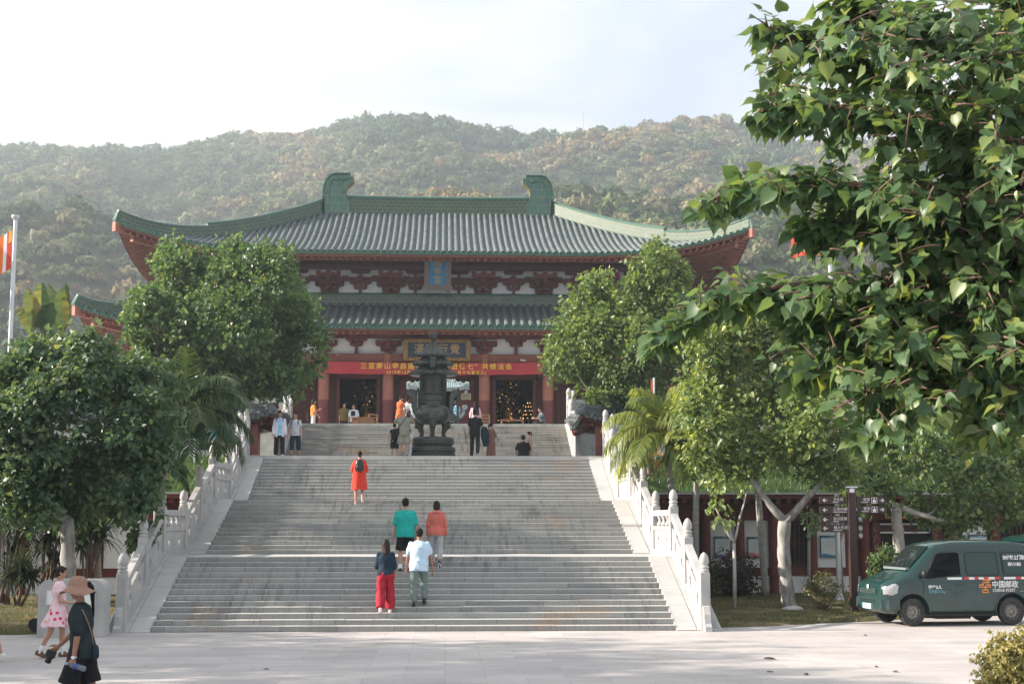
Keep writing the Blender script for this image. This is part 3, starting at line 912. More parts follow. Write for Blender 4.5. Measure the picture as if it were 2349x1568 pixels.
class Roof:
    """hip roof (or skirt roof) with concave slopes and corners that sweep up"""
    def __init__(s, cx, cy, ex, ey, ix, iy, z0, z1, U, x0, a=.62, pw=2.4):
        s.cx, s.cy, s.ex, s.ey, s.ix, s.iy, s.z0, s.z1, s.U, s.a, s.pw = cx, cy, ex, ey, ix, iy, z0, z1, U, a, pw
        s.x0 = x0; s.y0 = ey - (ey - iy) * (ex - x0) / (ex - ix)
    def h(s, t, g):                  # t: 0 eave .. 1 top, g: 0..1 closeness to the corner
        return s.z0 + (s.z1 - s.z0) * (s.a*t + (1-s.a)*t*t) + s.U * max(0, g)**s.pw * (1-t)**1.6
    def pt(s, side, u, t):
        """u: coordinate along the eave (metres from the middle)"""
        if side in 'fb':
            g = (abs(u) - s.x0) / (s.ex - s.x0)
            y = s.ey - t * (s.ey - s.iy)
            return Vector((s.cx + u, s.cy + (-y if side == 'f' else y), s.h(t, g)))
        g = (abs(u) - s.y0) / (s.ey - s.y0)
        x = s.ex - t * (s.ex - s.ix)
        return Vector((s.cx + (-x if side == 'l' else x), s.cy + u, s.h(t, g)))
    def half(s, side, t):
        return s.ex - t*(s.ex-s.ix) if side in 'fb' else s.ey - t*(s.ey-s.iy)
    def tmax(s, side, u):
        if side in 'fb': return min(1, (s.ex - abs(u)) / (s.ex - s.ix))
        return min(1, (s.ey - abs(u)) / (s.ey - s.iy))
    def pans(s, B, sides, dz=0, n=40, mth=10):
        for side in sides:
            g = []
            for j in range(mth+1):
                t = j/mth; hw = s.half(side, t)
                g.append([tuple(s.pt(side, hw*(-1+2*i/n), t) + Vector((0, 0, dz))) for i in range(n+1)])
            v = [p for r in g for p in r]
            f = [(j*(n+1)+i, j*(n+1)+i+1, (j+1)*(n+1)+i+1, (j+1)*(n+1)+i) for j in range(mth) for i in range(n)]
            B.add(v, f)
    def ribs(s, B, side, sp, r, nseg=12):
        hw = s.half(side, 0); n = int(2*hw/sp)
        for i in range(n+1):
            u = -hw + (2*hw - n*sp)/2 + i*sp
            tm = s.tmax(side, u)
            if tm < .03: continue
            k = max(2, int(nseg*tm) + 1)
            rings, ln, L_ = [], [], 0; prev = None
            for j in range(k+1):
                t = tm*j/k; p = s.pt(side, u, t)
                if prev is not None: L_ += (p-prev).length
                prev = p; ln.append(L_)
                e = s.pt(side, u, min(1, t+.01)) - s.pt(side, u, max(0, t-.01)); e.normalize()
                ax = Vector((1,0,0)) if side in 'fb' else Vector((0,1,0))
                nn = ax.cross(e); nn = nn if nn.z > 0 else -nn
                if j == 0: p = p - e*.05
                rings.append([tuple(p + ax*(r*math.cos(a)) + nn*(r*1.05*math.sin(a)+.01)) for a in (0, PI*.2, PI*.4, PI*.6, PI*.8, PI)])
            v = [q for rg in rings for q in rg]; f, uv = [], []
            for j in range(k):
                for q in range(5):
                    f.append((j*6+q, j*6+q+1, (j+1)*6+q+1, (j+1)*6+q))
                    uv.append([(q*.04, ln[j]), (q*.04+.04, ln[j]), (q*.04+.04, ln[j+1]), (q*.04, ln[j+1])])
            f.append((0,1,2,3,4,5)); uv.append([(0,0)]*6)
            B.add(v, f, uv)
    def strip(s, B, sides, dz0, dz1, inset=0.0, n=60, t=0.0):
        for side in sides:
            hw = s.half(side, t)
            v = []
            off = {'f': (0, inset), 'b': (0, -inset), 'l': (inset, 0), 'r': (-inset, 0)}[side]
            for i in range(n+1):
                p = s.pt(side, hw*(-1+2*i/n)*.999, t)
                v += [(p.x+off[0], p.y+off[1], p.z+dz0), (p.x+off[0], p.y+off[1], p.z+dz1)]
            B.add(v, [(2*i, 2*i+2, 2*i+3, 2*i+1) for i in range(n)])
    def hip(s, sx, sy, t):
        return s.pt('f' if sy < 0 else 'b', sx*s.half('f', t), t)

def ridge_wall(B, pts, h, w, cap=.05):
    """masonry ridge following a line of points; uv in metres"""
    L_ = 0
    for i in range(len(pts)-1):
        p, q = Vector(pts[i]), Vector(pts[i+1])
        d = Vector((q.x-p.x, q.y-p.y, 0)).normalized(); nrm = Vector((-d.y, d.x, 0))*w/2
        l = (q-p).length
        hp = h[i] if hasattr(h, '__len__') else h; hq = h[i+1] if hasattr(h, '__len__') else h
        for sg in (-1, 1):
            a, b_ = p + nrm*sg, q + nrm*sg
            B.add([a - Vector((0,0,.1)), b_ - Vector((0,0,.1)), b_ + Vector((0,0,hq)), a + Vector((0,0,hp))], [(0,1,2,3)],
                  [[(L_, -.1), (L_+l, -.1), (L_+l, hq), (L_, hp)]], mi=0)
            # projecting capping course and foot course
            for z0a, z1a, z0b, z1b, k in ((hp, hp+cap, hq, hq+cap, 1.22), (.02, .075, .02, .075, 1.22)):
                o = nrm*sg*k
                B.add([p+o+Vector((0,0,z0a)), q+o+Vector((0,0,z0b)), q+o+Vector((0,0,z1b)), p+o+Vector((0,0,z1a))], [(0,1,2,3)], mi=1)
                B.add([p+o+Vector((0,0,z0a)), q+o+Vector((0,0,z0b)), q+nrm*sg*.9+Vector((0,0,z0b)), p+nrm*sg*.9+Vector((0,0,z0a))], [(0,1,2,3)], mi=1)
                B.add([p+o+Vector((0,0,z1a)), q+o+Vector((0,0,z1b)), q+nrm*sg*.9+Vector((0,0,z1b)), p+nrm*sg*.9+Vector((0,0,z1a))], [(0,1,2,3)], mi=1)
        r = w*.5
        B.tube([p + Vector((0,0,hp+cap)), q + Vector((0,0,hq+cap))], r*.62, 8, mi=1)
        L_ += l
    for p, hh, nx_ in ((Vector(pts[0]), h[0] if hasattr(h, '__len__') else h, Vector(pts[1])-Vector(pts[0])), (Vector(pts[-1]), h[-1] if hasattr(h, '__len__') else h, Vector(pts[-2])-Vector(pts[-1]))):
        d = Vector((nx_.x, nx_.y, 0)).normalized(); nrm = Vector((-d.y, d.x, 0))*w/2
        B.add([p-nrm-Vector((0,0,.1)), p+nrm-Vector((0,0,.1)), p+nrm+Vector((0,0,hh+cap)), p-nrm+Vector((0,0,hh+cap))], [(0,1,2,3)], [[(0,0),(.3,0),(.3,.5),(0,.5)]], mi=1)

def roof_parts(rf, root, ribm, sp, r, hip_from, hip_to, hiph, rafters='flr', wall_run=2.6, fm=None, gm=None, gr=None, bs=1.0):
    fm, gm, gr = fm or M_REDL, gm or M_GREEN, gr or M_GRID
    B = MB(); rf.pans(B, 'fblr'); main = B.build('roof', M_PAN, root, smooth=True, normals=False)
    B = MB()
    for sd_ in 'flr': rf.ribs(B, sd_, sp, r)
    B.build('barrel_tiles', ribm, main, smooth=True, normals=False)
    # drip tiles along the eave
    B = MB()
    for side in 'flr':
        hw = rf.half(side, 0); n = int(2*hw/sp)
        for i in range(n+1):
            u = -hw + (2*hw - n*sp)/2 + i*sp
            for du, ww in ((0, r*1.05), (sp/2, sp*.33)):
                if abs(u+du) > hw: continue
                p = rf.pt(side, u+du, 0)
                ax = Vector((1,0,0)) if side in 'fb' else Vector((0,1,0))
                out = {'f': Vector((0,-1,0)), 'l': Vector((-1,0,0)), 'r': Vector((1,0,0))}[side]
                o = p + out*.06
                if du == 0:
                    ring = [o + ax*ww*math.cos(2*PI*k/10) + Vector((0,0,1))*(ww*math.sin(2*PI*k/10)+.02) for k in range(10)]
                    B.add(ring + [q - out*.07 for q in ring], [tuple(range(10))] + [(k, (k+1)%10, 10+(k+1)%10, 10+k) for k in range(10)])
                else:
                    tri = [o + ax*(-ww) + Vector((0,0,.03)), o + ax*ww + Vector((0,0,.03)), o + ax*ww*.8 + Vector((0,0,-.07)), o + Vector((0,0,-.13)), o - ax*ww*.8 + Vector((0,0,-.07))]
                    B.add(tri + [q - out*.05 for q in tri], [tuple(range(5)), (0,1,6,5), (4,3,8,9), (3,2,7,8)])
    rf.strip(B, 'flr', -.07, .02, .05)
    B.build('eave_tiles', gm, main)
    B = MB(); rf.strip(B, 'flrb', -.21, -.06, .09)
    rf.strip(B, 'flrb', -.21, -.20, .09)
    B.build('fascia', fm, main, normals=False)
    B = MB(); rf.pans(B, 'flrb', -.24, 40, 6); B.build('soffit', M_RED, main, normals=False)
    # two rows of rafters under the soffit
    B = MB()
    for side in rafters:
        hw = rf.half(side, 0); n = int(2*hw/.34)
        ax = Vector((1,0,0)) if side in 'fb' else Vector((0,1,0))
        D = (rf.ey - rf.iy) if side in 'fb' else (rf.ex - rf.ix)
        for i in range(n+1):
            u = -hw + (2*hw - n*.34)/2 + i*.34
            tw = min(wall_run/D, rf.tmax(side, u) - .01)
            for ta, tb, dz, w_, h_ in ((.012, min(tw, .9/D), -.235, .055, .12), (.75/D, tw, -.34, .065, .14)):
                if tb <= ta + .004: continue
                a, b_ = rf.pt(side, u, ta), rf.pt(side, u, tb)
                vv = []
                for p in (a, b_):
                    for sx, sz in ((-1, 0), (1, 0), (1, -1), (-1, -1)):
                        vv.append(p + ax*w_*sx + Vector((0,0,dz + sz*h_)))
                B.add(vv, [(0,1,2,3), (7,6,5,4), (0,4,5,1), (1,5,6,2), (2,6,7,3), (3,7,4,0)])
    B.build('rafters', fm, main)
    # beam on the first rafter row
    B = MB(); rf.strip(B, 'flr', -.50, -.33, 0, t=.85/(rf.ey-rf.iy)); B.build('eave_beam', M_BEAM, main, normals=False)
    # corner beams
    for sx in (-1, 1):
        p0, p1 = rf.hip(sx, -1, 0), rf.hip(sx, -1, wall_run/(rf.ey-rf.iy)*1.0)
        d = Vector((sx, -1, 0)).normalized(); nn = Vector((-d.y, d.x, 0))*.14*bs
        B = MB(); e = p0 + d*.12*bs
        for (a, za0, za1, b_, zb0, zb1) in ((e, -.04, -.50*bs, p1, -.26*bs, -.70*bs), (p0 - d*.9*bs, -.5*bs, -.86*bs, p1, -.70*bs, -1.05*bs)):
            v = [a-nn+Vector((0,0,za0)), a+nn+Vector((0,0,za0)), a+nn+Vector((0,0,za1)), a-nn+Vector((0,0,za1)),
                 b_-nn+Vector((0,0,zb0)), b_+nn+Vector((0,0,zb0)), b_+nn+Vector((0,0,zb1)), b_-nn+Vector((0,0,zb1))]
            B.add(v, [(0,1,2,3), (7,6,5,4), (0,4,5,1), (1,5,6,2), (2,6,7,3), (3,7,4,0)])
        B.build('corner_beam', fm, main)
    # hip ridges, the lower run a step lower than the upper one
    for sx in (-1, 1):
        for sy in (-1, 1):
            B = MB()
            brk = hip_to[0]
            up = [rf.hip(sx, sy, brk + (hip_from - brk)*i/12) for i in range(13)]
            lo = [rf.hip(sx, sy, .005 + (brk - .005)*i/10) for i in range(11)]
            ridge_wall(B, up, hiph[0], .34); ridge_wall(B, lo, hiph[1], .32)
            # upturned tip
            t0 = Vector(lo[0]); d = Vector((sx, sy, 0)).normalized()
            nn = Vector((-d.y, d.x, 0))*.13
            v = []
            for a, z in ((t0 - d*.35, hiph[1]), (t0 + d*.02, hiph[1] + .02), (t0 + d*.20, .10), (t0 + d*.18, -.02), (t0 - d*.35, -.02)):
                v += [a - nn + Vector((0,0,z)), a + nn + Vector((0,0,z))]
            B.add(v, [(0,2,4,6,8), (9,7,5,3,1)] + [(2*i, 2*i+1, (2*i+3) % 10, (2*i+2) % 10) for i in range(5)], [[(0,0)]*5, [(0,0)]*5] + [[(0,0)]*4]*5, mi=1)
            B.build('hip_ridge', [gr, gm], main)
    return main

# upper roof
UX, UY = 15.65, 9.3
up = Roof(TX, 48.0, UX, UY, 6.35, 0.0, 15.34, 19.35, 1.42, 6.6)
upr = roof_parts(up, hall, M_RIB, .325, .105, 1.0, (.40,), (.66, .50), wall_run=3.4)
B = MB(); ridge_wall(B, [(TX - 5.2, 48, 19.2), (TX - 2, 48, 19.16), (TX + 2, 48, 19.16), (TX + 5.2, 48, 19.2)], .92, .5, .07)
B.build('main_ridge', [M_GRID, M_GREEN], upr)
owl = [(0, 0), (-.06, .95), (-.085, 1.30), (-.02, 1.68), (.10, 2.0), (.30, 2.24), (.55, 2.33), (1.38, 2.34), (1.38, 2.18), (1.56, 2.15), (1.56, 1.93), (1.36, 1.74), (1.20, 1.55), (1.13, 1.22), (1.20, .90), (1.36, .66), (1.36, 0)]
for s in (-1, 1):
    B = MB()
    x0 = TX + s*6.28
    poly = [(x0 - s*a*1.0, 19.18 + b_*.98) for a, b_ in owl]
    if s > 0: poly = poly[::-1]
    B.prism(poly, 48 - .40, 48 + .40, 'xz', mi=0, uvs=True)
    rim = [(x0 - s*(a - .05), 19.18 + b_*.98) for a, b_ in owl[1:8]]
    for i in range(len(rim)-1):      # thick outer fin
        (a, z), (a2, z2) = rim[i], rim[i+1]
        B.tube([(a, 47.55, z), (a, 48.45, z), (a2, 48.45, z2), (a2, 47.55, z2), (a, 47.55, z)], .055, 5, mi=1)
    inn = [(x0 - s*(a + (.30 if a < .6 else 0)), 19.18 + b_*.98 - (.30 if b_ > 2.1 else 0)) for a, b_ in owl[1:8]]
    for i in range(len(inn)-1): B.tube([(inn[i][0], 47.585, inn[i][1]), (inn[i+1][0], 47.585, inn[i+1][1])], .035, 5, mi=1)
    B.sphere((x0 - s*1.0, 47.58, 19.18 + 1.95), (.12, .06, .12), 10, 6, mi=1)
    B.build('ridge_ornament', [M_ORN, M_GREEN], upr)

# lower skirt roof
LX, LYH = 17.05, 10.8
lo = Roof(TX, 48.0, LX, LYH, LX - 4.8, LYH - 4.8, 11.45, 13.30, .95, 11.2, a=.8)
lor = roof_parts(lo, hall, M_RIB2, .40, .125, .97, (.42,), (.52, .42), wall_run=2.3)
B = MB()
zt = 13.16
for a, b_ in (((TX - 12.45, 41.9 - .04), (TX + 12.45, 41.9 - .04)), ((TX - 12.45, 41.86), (TX - 12.45, 54.1)), ((TX + 12.45, 41.86), (TX + 12.45, 54.1))):
    ridge_wall(B, [(a[0] + (b_[0]-a[0])*i/4, a[1] + (b_[1]-a[1])*i/4, zt) for i in range(5)], .50, .42)
B.build('wall_ridge', [M_GRID, M_GREEN], lor)

# walls
b = MB(); b.box(TX - 12.1, TX + 12.1, 42.1, 53.9, 13.0, 15.75); b.build('upper_wall', M_PLASTER, hall)
b = MB(); b.box(TX - 14.9, TX + 14.9, 52.0, 56.4, Z4, 11.0); b.box(TX - 14.9, TX - 14.6, YW, 52, Z4, 11.0); b.box(TX + 14.6, TX + 14.9, YW, 52, Z4, 11.0); b.build('rear_wall', M_RED, hall)
COLX = [-14.6, -11.6, -8.7, -5.5, -2.36, 2.36, 5.5, 8.7, 11.6, 14.6]
for cx in COLX:
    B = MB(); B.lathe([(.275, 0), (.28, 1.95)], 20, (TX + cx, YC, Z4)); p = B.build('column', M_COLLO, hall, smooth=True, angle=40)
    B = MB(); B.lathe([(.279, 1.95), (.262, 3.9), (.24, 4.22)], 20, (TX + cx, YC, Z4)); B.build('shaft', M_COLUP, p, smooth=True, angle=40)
    B = MB(); B.lathe([(.42, -.02), (.42, .06), (.34, .14), (.30, .15)], 20, (TX + cx, YC, Z4)); B.build('base', M_MARBLE2, p, smooth=True, angle=40)
b = MB(); b.cbox(TX - 14.95, TX + 14.95, YC - .17, YC + .17, 10.00, 10.40, .03); b.build('architrave', M_BEAM, hall)
b = MB()
for x0, x1 in zip(COLX[:-1], COLX[1:]): b.box(TX + x0 + .27, TX + x1 - .27, YC - .09, YC + .09, 9.62, 9.98)
b.build('lower_beam', M_RED, hall)
b = MB(); b.box(TX - 14.6, TX + 14.6, YC + .10, YC + .2, 10.40, 11.9); b.build('frieze', M_PLASTER, hall)
b = MB(); b.box(TX - 14.9, TX + 14.9, YC - 1.0, YC + .3, 11.45, 11.52); b.box(TX - 14.9, TX + 14.9, YC - .12, YC + .12, 11.18, 11.42); b.build('purlin', M_RED, hall)

def arm_poly(w, h, c=.16):
    """bracket arm: flat top, ends curving up from below"""
    pts = [(-w, h), (-w, h*.45)]
    for k in range(1, 5): 
        a = PI/2*k/4
        pts.append((-w + c*(1-math.cos(a)) , h*.45 - h*.45*math.sin(a)))
    pts.append((0, 0))
    l = pts[:]
    return l[:-1] + [(-x, z) for x, z in l[:-1]][::-1]

def arm(B, x, y0, y1, z, w, h):
    B.prism([(x + a, z + b_) for a, b_ in arm_poly(w, h)], y0, y1, 'xz')
def block(B, x, y, z, w, d, h):
    B.loft([[(x-w*.7, y-d*.7, z), (x+w*.7, y-d*.7, z), (x+w*.7, y+d*.7, z), (x-w*.7, y+d*.7, z)],
            [(x-w, y-d, z+h*.45), (x+w, y-d, z+h*.45), (x+w, y+d, z+h*.45), (x-w, y+d, z+h*.45)],
            [(x-w, y-d, z+h), (x+w, y-d, z+h), (x+w, y+d, z+h), (x-w, y+d, z+h)]])

def bracket_set(x, y, z, s=1.0):
    """stack of blocks and curved arms on a column head, arms reaching forward"""
    B = MB()
    block(B, x, y, z, .20*s, .2, .16*s)
    arm(B, x, y-.09, y+.09, z+.15*s, .46*s, .20*s)
    for q in (-.38, 0, .38): block(B, x+q*s, y, z+.35*s, .105*s, .12, .10*s)
    arm(B, x, y-.09, y+.09, z+.45*s, .74*s, .21*s)
    for q in (-.64, 0, .64): block(B, x+q*s, y, z+.66*s, .11*s, .12, .10*s)
    # forward arms
    B.prism([(y+.1, z+.18*s), (y+.1, z+.40*s), (y-.55, z+.40*s), (y-.55, z+.30*s), (y-.40, z+.18*s)], x-.085*s, x+.085*s, 'yz')
    block(B, x, y-.46, z+.40*s, .115*s, .12, .10*s)
    B.prism([(y+.1, z+.48*s), (y+.1, z+.72*s), (y-1.05, z+.72*s), (y-1.05, z+.60*s), (y-.85, z+.48*s)], x-.085*s, x+.085*s, 'yz')
    arm(B, x, y-.56, y-.40, z+.50*s, .52*s, .20*s)
    block(B, x, y-.92, z+.72*s, .12*s, .12, .10*s)
    arm(B, x, y-1.02, y-.84, z+.82*s, .62*s, .20*s)
    for q in (-.5, 0, .5): block(B, x+q*s, y-.93, z+1.02*s, .11*s, .11, .10*s)
    return B.build('bracket_set', M_RED, hall)

def strut_set(x, y, z, z1, s=1.0):
    """mid-bay strut with one pair of curved arms"""
    B = MB()
    B.box(x-.075, x+.075, y-.07, y+.07, z, z1)
    h = z1 - z
    arm(B, x, y-.08, y+.08, z+h*.50, .34*s, .17*s)
    for q in (-.28, .28): block(B, x+q*s, y, z+h*.50+.17*s, .085*s, .1, .09*s)
    arm(B, x, y-.085, y+.085, z+h*.50+.27*s, .56*s, .17*s)
    for q in (-.48, .48): block(B, x+q*s, y, z+h*.50+.44*s, .085*s, .1, .09*s)
    return B.build('bracket_strut', M_RED, hall)

YU = 42.1 - .10
UC = [-11.6, -8.7, -5.5, -2.36, 2.36, 5.5, 8.7, 11.6]
for x in UC: bracket_set(TX + x, YU, 13.72, 1.0)
for a, c in zip(UC[:-1], UC[1:]):
    m = (a + c)/2
    if abs(m) < .1:
        for q in (-1.12, 1.12): strut_set(TX + m + q, YU + .02, 13.68, 14.40)
    else: strut_set(TX + m, YU + .02, 13.68, 14.40)
b = MB(); b.box(TX-12.2, TX+12.2, YU-.09, YU+.09, 14.46, 14.66)
for x in UC[:-1]:
    for q in (.8, 1.55, 2.3): b.box(TX + x + q - .16, TX + x + q + .16, YU-.08, YU+.07, 14.66, 14.74)
b.build('frieze_beam', M_RED, hall)
for a, c in zip(UC[:-1], UC[1:]):
    for q in ([(a+c)/2] if abs(a+c) > .1 else [-1.12, 1.12]):
        B = MB(); arm(B, TX+q, YU-.08, YU+.08, 14.86, .50, .22); B.box(TX+q-.07, TX+q+.07, YU-.07, YU+.07, 14.66, 14.87); B.build('bracket_arm', M_RED, hall)
b = MB(); b.box(TX-12.3, TX+12.3, YU-.14, YU+.12, 15.08, 15.5); b.box(TX-12.9, TX+12.9, YU-1.02, YU-.82, 14.90, 15.12); b.build('upper_purlin', M_DARKRED, hall)
LC = COLX
for x in LC: bracket_set(TX + x, YC - .02, 10.40, .86)
for a, c in zip(LC[:-1], LC[1:]):
    m = (a + c)/2
    for q in ([m] if abs(m) > .1 else [-1.2, 1.2]): strut_set(TX + q, YC, 10.40, 11.18, .95)

# door wall, openings and the dark hall behind
b = MB()
DOORS = []
for a, c in zip(COLX[:-1], COLX[1:]):
    x0, x1 = TX + a + .2, TX + c - .2
    mid = abs((a+c)/2)
    ow = (c - a)/2 - .50 if mid < 6 else 0
    m = TX + (a + c)/2
    if mid < 6:
        b.box(x0 - .2, m - ow, YW - .1, YW + .1, Z4, 9.62); b.box(m + ow, x1 + .2, YW - .1, YW + .1, Z4, 9.62)
        DOORS.append((m - ow, m + ow))
    else: b.box(x0 - .2, x1 + .2, YW - .1, YW + .1, Z4, 9.62)
b.box(TX - 14.8, TX + 14.8, YW - .1, YW + .1, 9.62, 11.3)
b.build('front_wall', M_DARKRED, hall)
for x0, x1 in DOORS:
    B = MB()
    for q0, q1 in ((x0 - .02, x0 + .14), (x1 - .14, x1 + .02)): B.box(q0, q1, YW - .16, YW + .12, Z4, 9.5)
    B.box(x0 - .02, x1 + .02, YW - .16, YW + .12, 9.36, 9.58); B.build('door_frame', M_COLLO, hall)
for a, c in zip(COLX[:-1], COLX[1:]):      # lattice windows of the outer bays
    if abs((a+c)/2) < 6: continue
    x0, x1 = TX + a + .7, TX + c - .7
    B = MB(); B.box(x0-.1, x1+.1, YW-.17, YW-.10, 7.2, 7.32); B.box(x0-.1, x1+.1, YW-.17, YW-.10, 9.1, 9.22)
    B.box(x0-.1, x0, YW-.17, YW-.1, 7.32, 9.1); B.box(x1, x1+.1, YW-.17, YW-.1, 7.32, 9.1)
    wn = B.build('window', M_RED, hall)
    B = MB(); n = 9
    for i in range(1, n): xx = x0 + (x1-x0)*i/n; B.box(xx-.02, xx+.02, YW-.15, YW-.105, 7.32, 9.1)
    B.build('lattice', M_RED, wn)
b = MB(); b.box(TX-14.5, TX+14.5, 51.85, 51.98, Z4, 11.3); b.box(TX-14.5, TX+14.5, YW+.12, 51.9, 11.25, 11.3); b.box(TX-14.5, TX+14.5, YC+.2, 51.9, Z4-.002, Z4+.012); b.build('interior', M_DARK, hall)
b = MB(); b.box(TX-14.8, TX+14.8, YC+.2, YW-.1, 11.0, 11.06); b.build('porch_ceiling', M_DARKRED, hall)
# threshold and right door leaf of the middle bay
B = MB(); B.cbox(TX + 1.02, TX + 1.86, YW - .24, YW - .18, Z4 + .02, 9.3, .02)
for z0, z1 in ((.25, 1.1), (1.25, 2.9)): B.cbox(TX + 1.12, TX + 1.76, YW - .265, YW - .235, Z4 + z0, Z4 + z1, .015)
B.build('door_leaf', M_COLLO, hall)
B = MB(); B.cbox(TX - 1.86, TX - 1.02, YW - .24, YW - .18, Z4 + .02, 9.3, .02)
for z0, z1 in ((.25, 1.1), (1.25, 2.9)): B.cbox(TX - 1.76, TX - 1.12, YW - .265, YW - .235, Z4 + z0, Z4 + z1, .015)
B.build('door_leaf', M_COLLO, hall)

# gilded altars glimmering in the two side doors, each with its lit lamps
M_GLIM = mat('gilt_ornament', (.16, .08, .018), .35, .6, 9, col2=(.42, .24, .06), metal=.9)
M_LAMP = mat('altar_lamp', (1.0, .55, .16), .5, .02, 2, emit=1.6)
rng = np.random.default_rng(11)
for s, lab in ((-1, 'gilded altar piece gleaming in the dark behind the left doorway'), (1, 'gilded altar piece gleaming in the dark behind the right doorway')):
    cx = TX + s*3.93 + (.25 if s < 0 else -.1)
    t = thing('altar', lab, 'altar', (cx, 44.4, Z4))
    B = MB()
    B.cbox(-1.2, 1.2, -.4, .5, 0, .75, .04)
    B.build('pedestal', M_DARKRED, t)
    B = MB()
    for k in range(150):
        z = .8 + 2.6*rng.random()**1.0; w_ = 1.25*(1.15 - z/4.2)
        x = rng.uniform(-w_, w_); y = rng.uniform(-.35, .3); r = rng.uniform(.03, .10)
        if rng.random() < .5: B.sphere((x, y, z), (r*rng.uniform(.6, 1.6), r*.6, r), 7, 5)
        else: B.lathe([(r*.3, 0), (r, r*.5), (r*.4, r), (r*.7, r*1.6), (.005, r*2.2)], 7, (x, y, z))
    B.lathe([(.30, .78), (.55, .95), (.50, 1.15), (.34, 1.3), (.40, 1.7), (.30, 2.1), (.10, 2.25), (.17, 2.4), (.15, 2.6), (.02, 2.75)], 16)
    B.build('carving', M_GLIM, t, smooth=True, angle=40)
    for k in range(34):
        z = .75 + 2.5*rng.random()**1.6; w_ = 1.2*(1.1 - z/4.4)
        B = MB(); B.sphere((rng.uniform(-w_, w_), -.42, z), rng.uniform(.008, .018), 6, 4); B.build('lamp', M_LAMP, t)
    if s > 0:
        t2 = thing('candle_stand', 'thin candle stand with a cone of red lamps inside the right doorway', 'candle stand', (TX + 4.72, 42.6, Z4))
        B = MB(); B.lathe([(.14, 0), (.14, .03), (.015, .05), (.015, 1.35)], 10); B.build('pole', M_STEEL, t2)
        for k in range(5):
            rr = .30 - .055*k; zz_ = 1.25 + .2*k
            B = MB(); B.lathe([(rr*.9, 0), (rr, .02), (rr*.3, .05)], 14, (0, 0, zz_)); tr_ = B.build('tier', mat('red_lacquer', (.35, .03, .02), .4, .2), t2)
            for q in range(7 - k):
                a = 2*PI*q/(7-k); B = MB(); B.sphere((rr*math.cos(a), rr*math.sin(a), zz_+.06), .016, 6, 4); B.build('lamp', M_LAMP, tr_)

# ---------------------------------------------------------------- plaques, banner and notices on the hall
M_CHAR = mat('gold_lettering', (.42, .27, .10), .5, .2, 8, metal=.3)
M_BLUE = mat('sky_blue_board', (.008, .22, .44), .5, .12, 5)
M_NAVY = mat('navy_board', (.012, .035, .07), .5, .15, 4)
M_STONEF = mat('carved_grey_frame', (.10, .085, .075), .7, .5, 14, col2=(.30, .26, .23), bmp=.8)
M_GOLDF = mat('carved_gilt_frame', (.05, .03, .012), .45, .5, 16, col2=(.42, .25, .08), metal=.4, bmp=.9)
pl = thing('plaque', 'upright blue plaque in a carved grey frame with three characters under the upper eave', 'plaque', (TX + .03, 41.0, 13.70))
pl.rotation_euler = (R(9), 0, 0)
B = MB()
B.prism([(-.60, .42), (-.69, .48), (-.66, .9), (-.69, 1.4), (-.64, 1.74), (-.42, 1.76), (-.42, .36), (-.56, .36)], -.07, .07, 'xz')
B.prism([(.60, .42), (.69, .48), (.66, .9), (.69, 1.4), (.64, 1.74), (.42, 1.76), (.42, .36), (.56, .36)][::-1], -.07, .07, 'xz')
B.prism([(-.66, .44), (-.68, .02), (-.44, .0), (-.40, .14), (.40, .14), (.44, .0), (.68, .02), (.66, .44)][::-1], -.075, .075, 'xz')
B.box(-.66, .66, -.06, .06, 1.74, 1.84)
for k in range(14): B.sphere((-.58 + 1.16*k/13, -.075, .27 + .05*math.sin(k*2)), (.05, .02, .06), 7, 5)
B.build('frame', M_STONEF, pl)
B = MB(); B.box(-.425, .425, -.035, .035, .42, 1.75); B.build('board', M_BLUE, pl)
for ch, z in (('兩', 1.50), ('金', 1.09), ('堂', .68)):
    text_mesh(ch, .44, M_CHAR, pl, 'character', (0, -.042, z), (PI/2, 0, 0), offset=.006)
pl2 = thing('plaque', 'wide navy plaque in a carved gilt frame with four gold characters above the middle door', 'plaque', (TX + .03, 38.75, 10.0))
pl2.rotation_euler = (R(7), 0, 0)
B = MB()
for a in ((-1.63, -1.40, .0, 1.1), (1.40, 1.63, .0, 1.1)): B.cbox(a[0], a[1], -.07, .05, a[2], a[3], .03)
B.cbox(-1.40, 1.40, -.07, .05, 0, .2, .03); B.cbox(-1.40, 1.40, -.07, .05, .9, 1.1, .03)
for k in range(22): B.sphere((-1.5 + 3.0*k/21, -.075, .10 + .9*0), (.06, .025, .07), 7, 5); B.sphere((-1.5 + 3.0*k/21, -.075, 1.0), (.06, .025, .07), 7, 5)
B.build('frame', M_GOLDF, pl2)
B = MB(); B.box(-1.41, 1.41, -.03, .03, .19, .91); B.build('board', M_NAVY, pl2)
for ch, x in (('滿', -.87), ('圓', -.29), ('行', .29), ('覺', .87)):
    text_mesh(ch, .52, M_CHAR, pl2, 'character', (x, -.037, .55), (PI/2, 0, R(0)), offset=.004)
M_BANNER = mat('red_banner_cloth', (.42, .035, .048), .6, .1, 2)
M_YEL = mat('yellow_print', (.80, .52, .07), .6, .05, 3)
bn = thing('banner', 'long red cloth banner with yellow Chinese lettering hung across the front columns', 'banner', (TX, 38.98, 9.36))
vs_, fs_ = [], []
for i in range(61):
    x = -5.45 + 10.9*i/60; sag = .05*((x/5.45)**2 - 1) + .012*math.sin(x*4.3); yy = .02*math.sin(x*3.1)
    vs_ += [(x, yy, .04 + sag), (x, yy - .012, .63 + sag)]
B = MB(); B.add(vs_, [(2*i, 2*i+2, 2*i+3, 2*i+1) for i in range(60)]); B.build('cloth', M_BANNER, bn, normals=False)
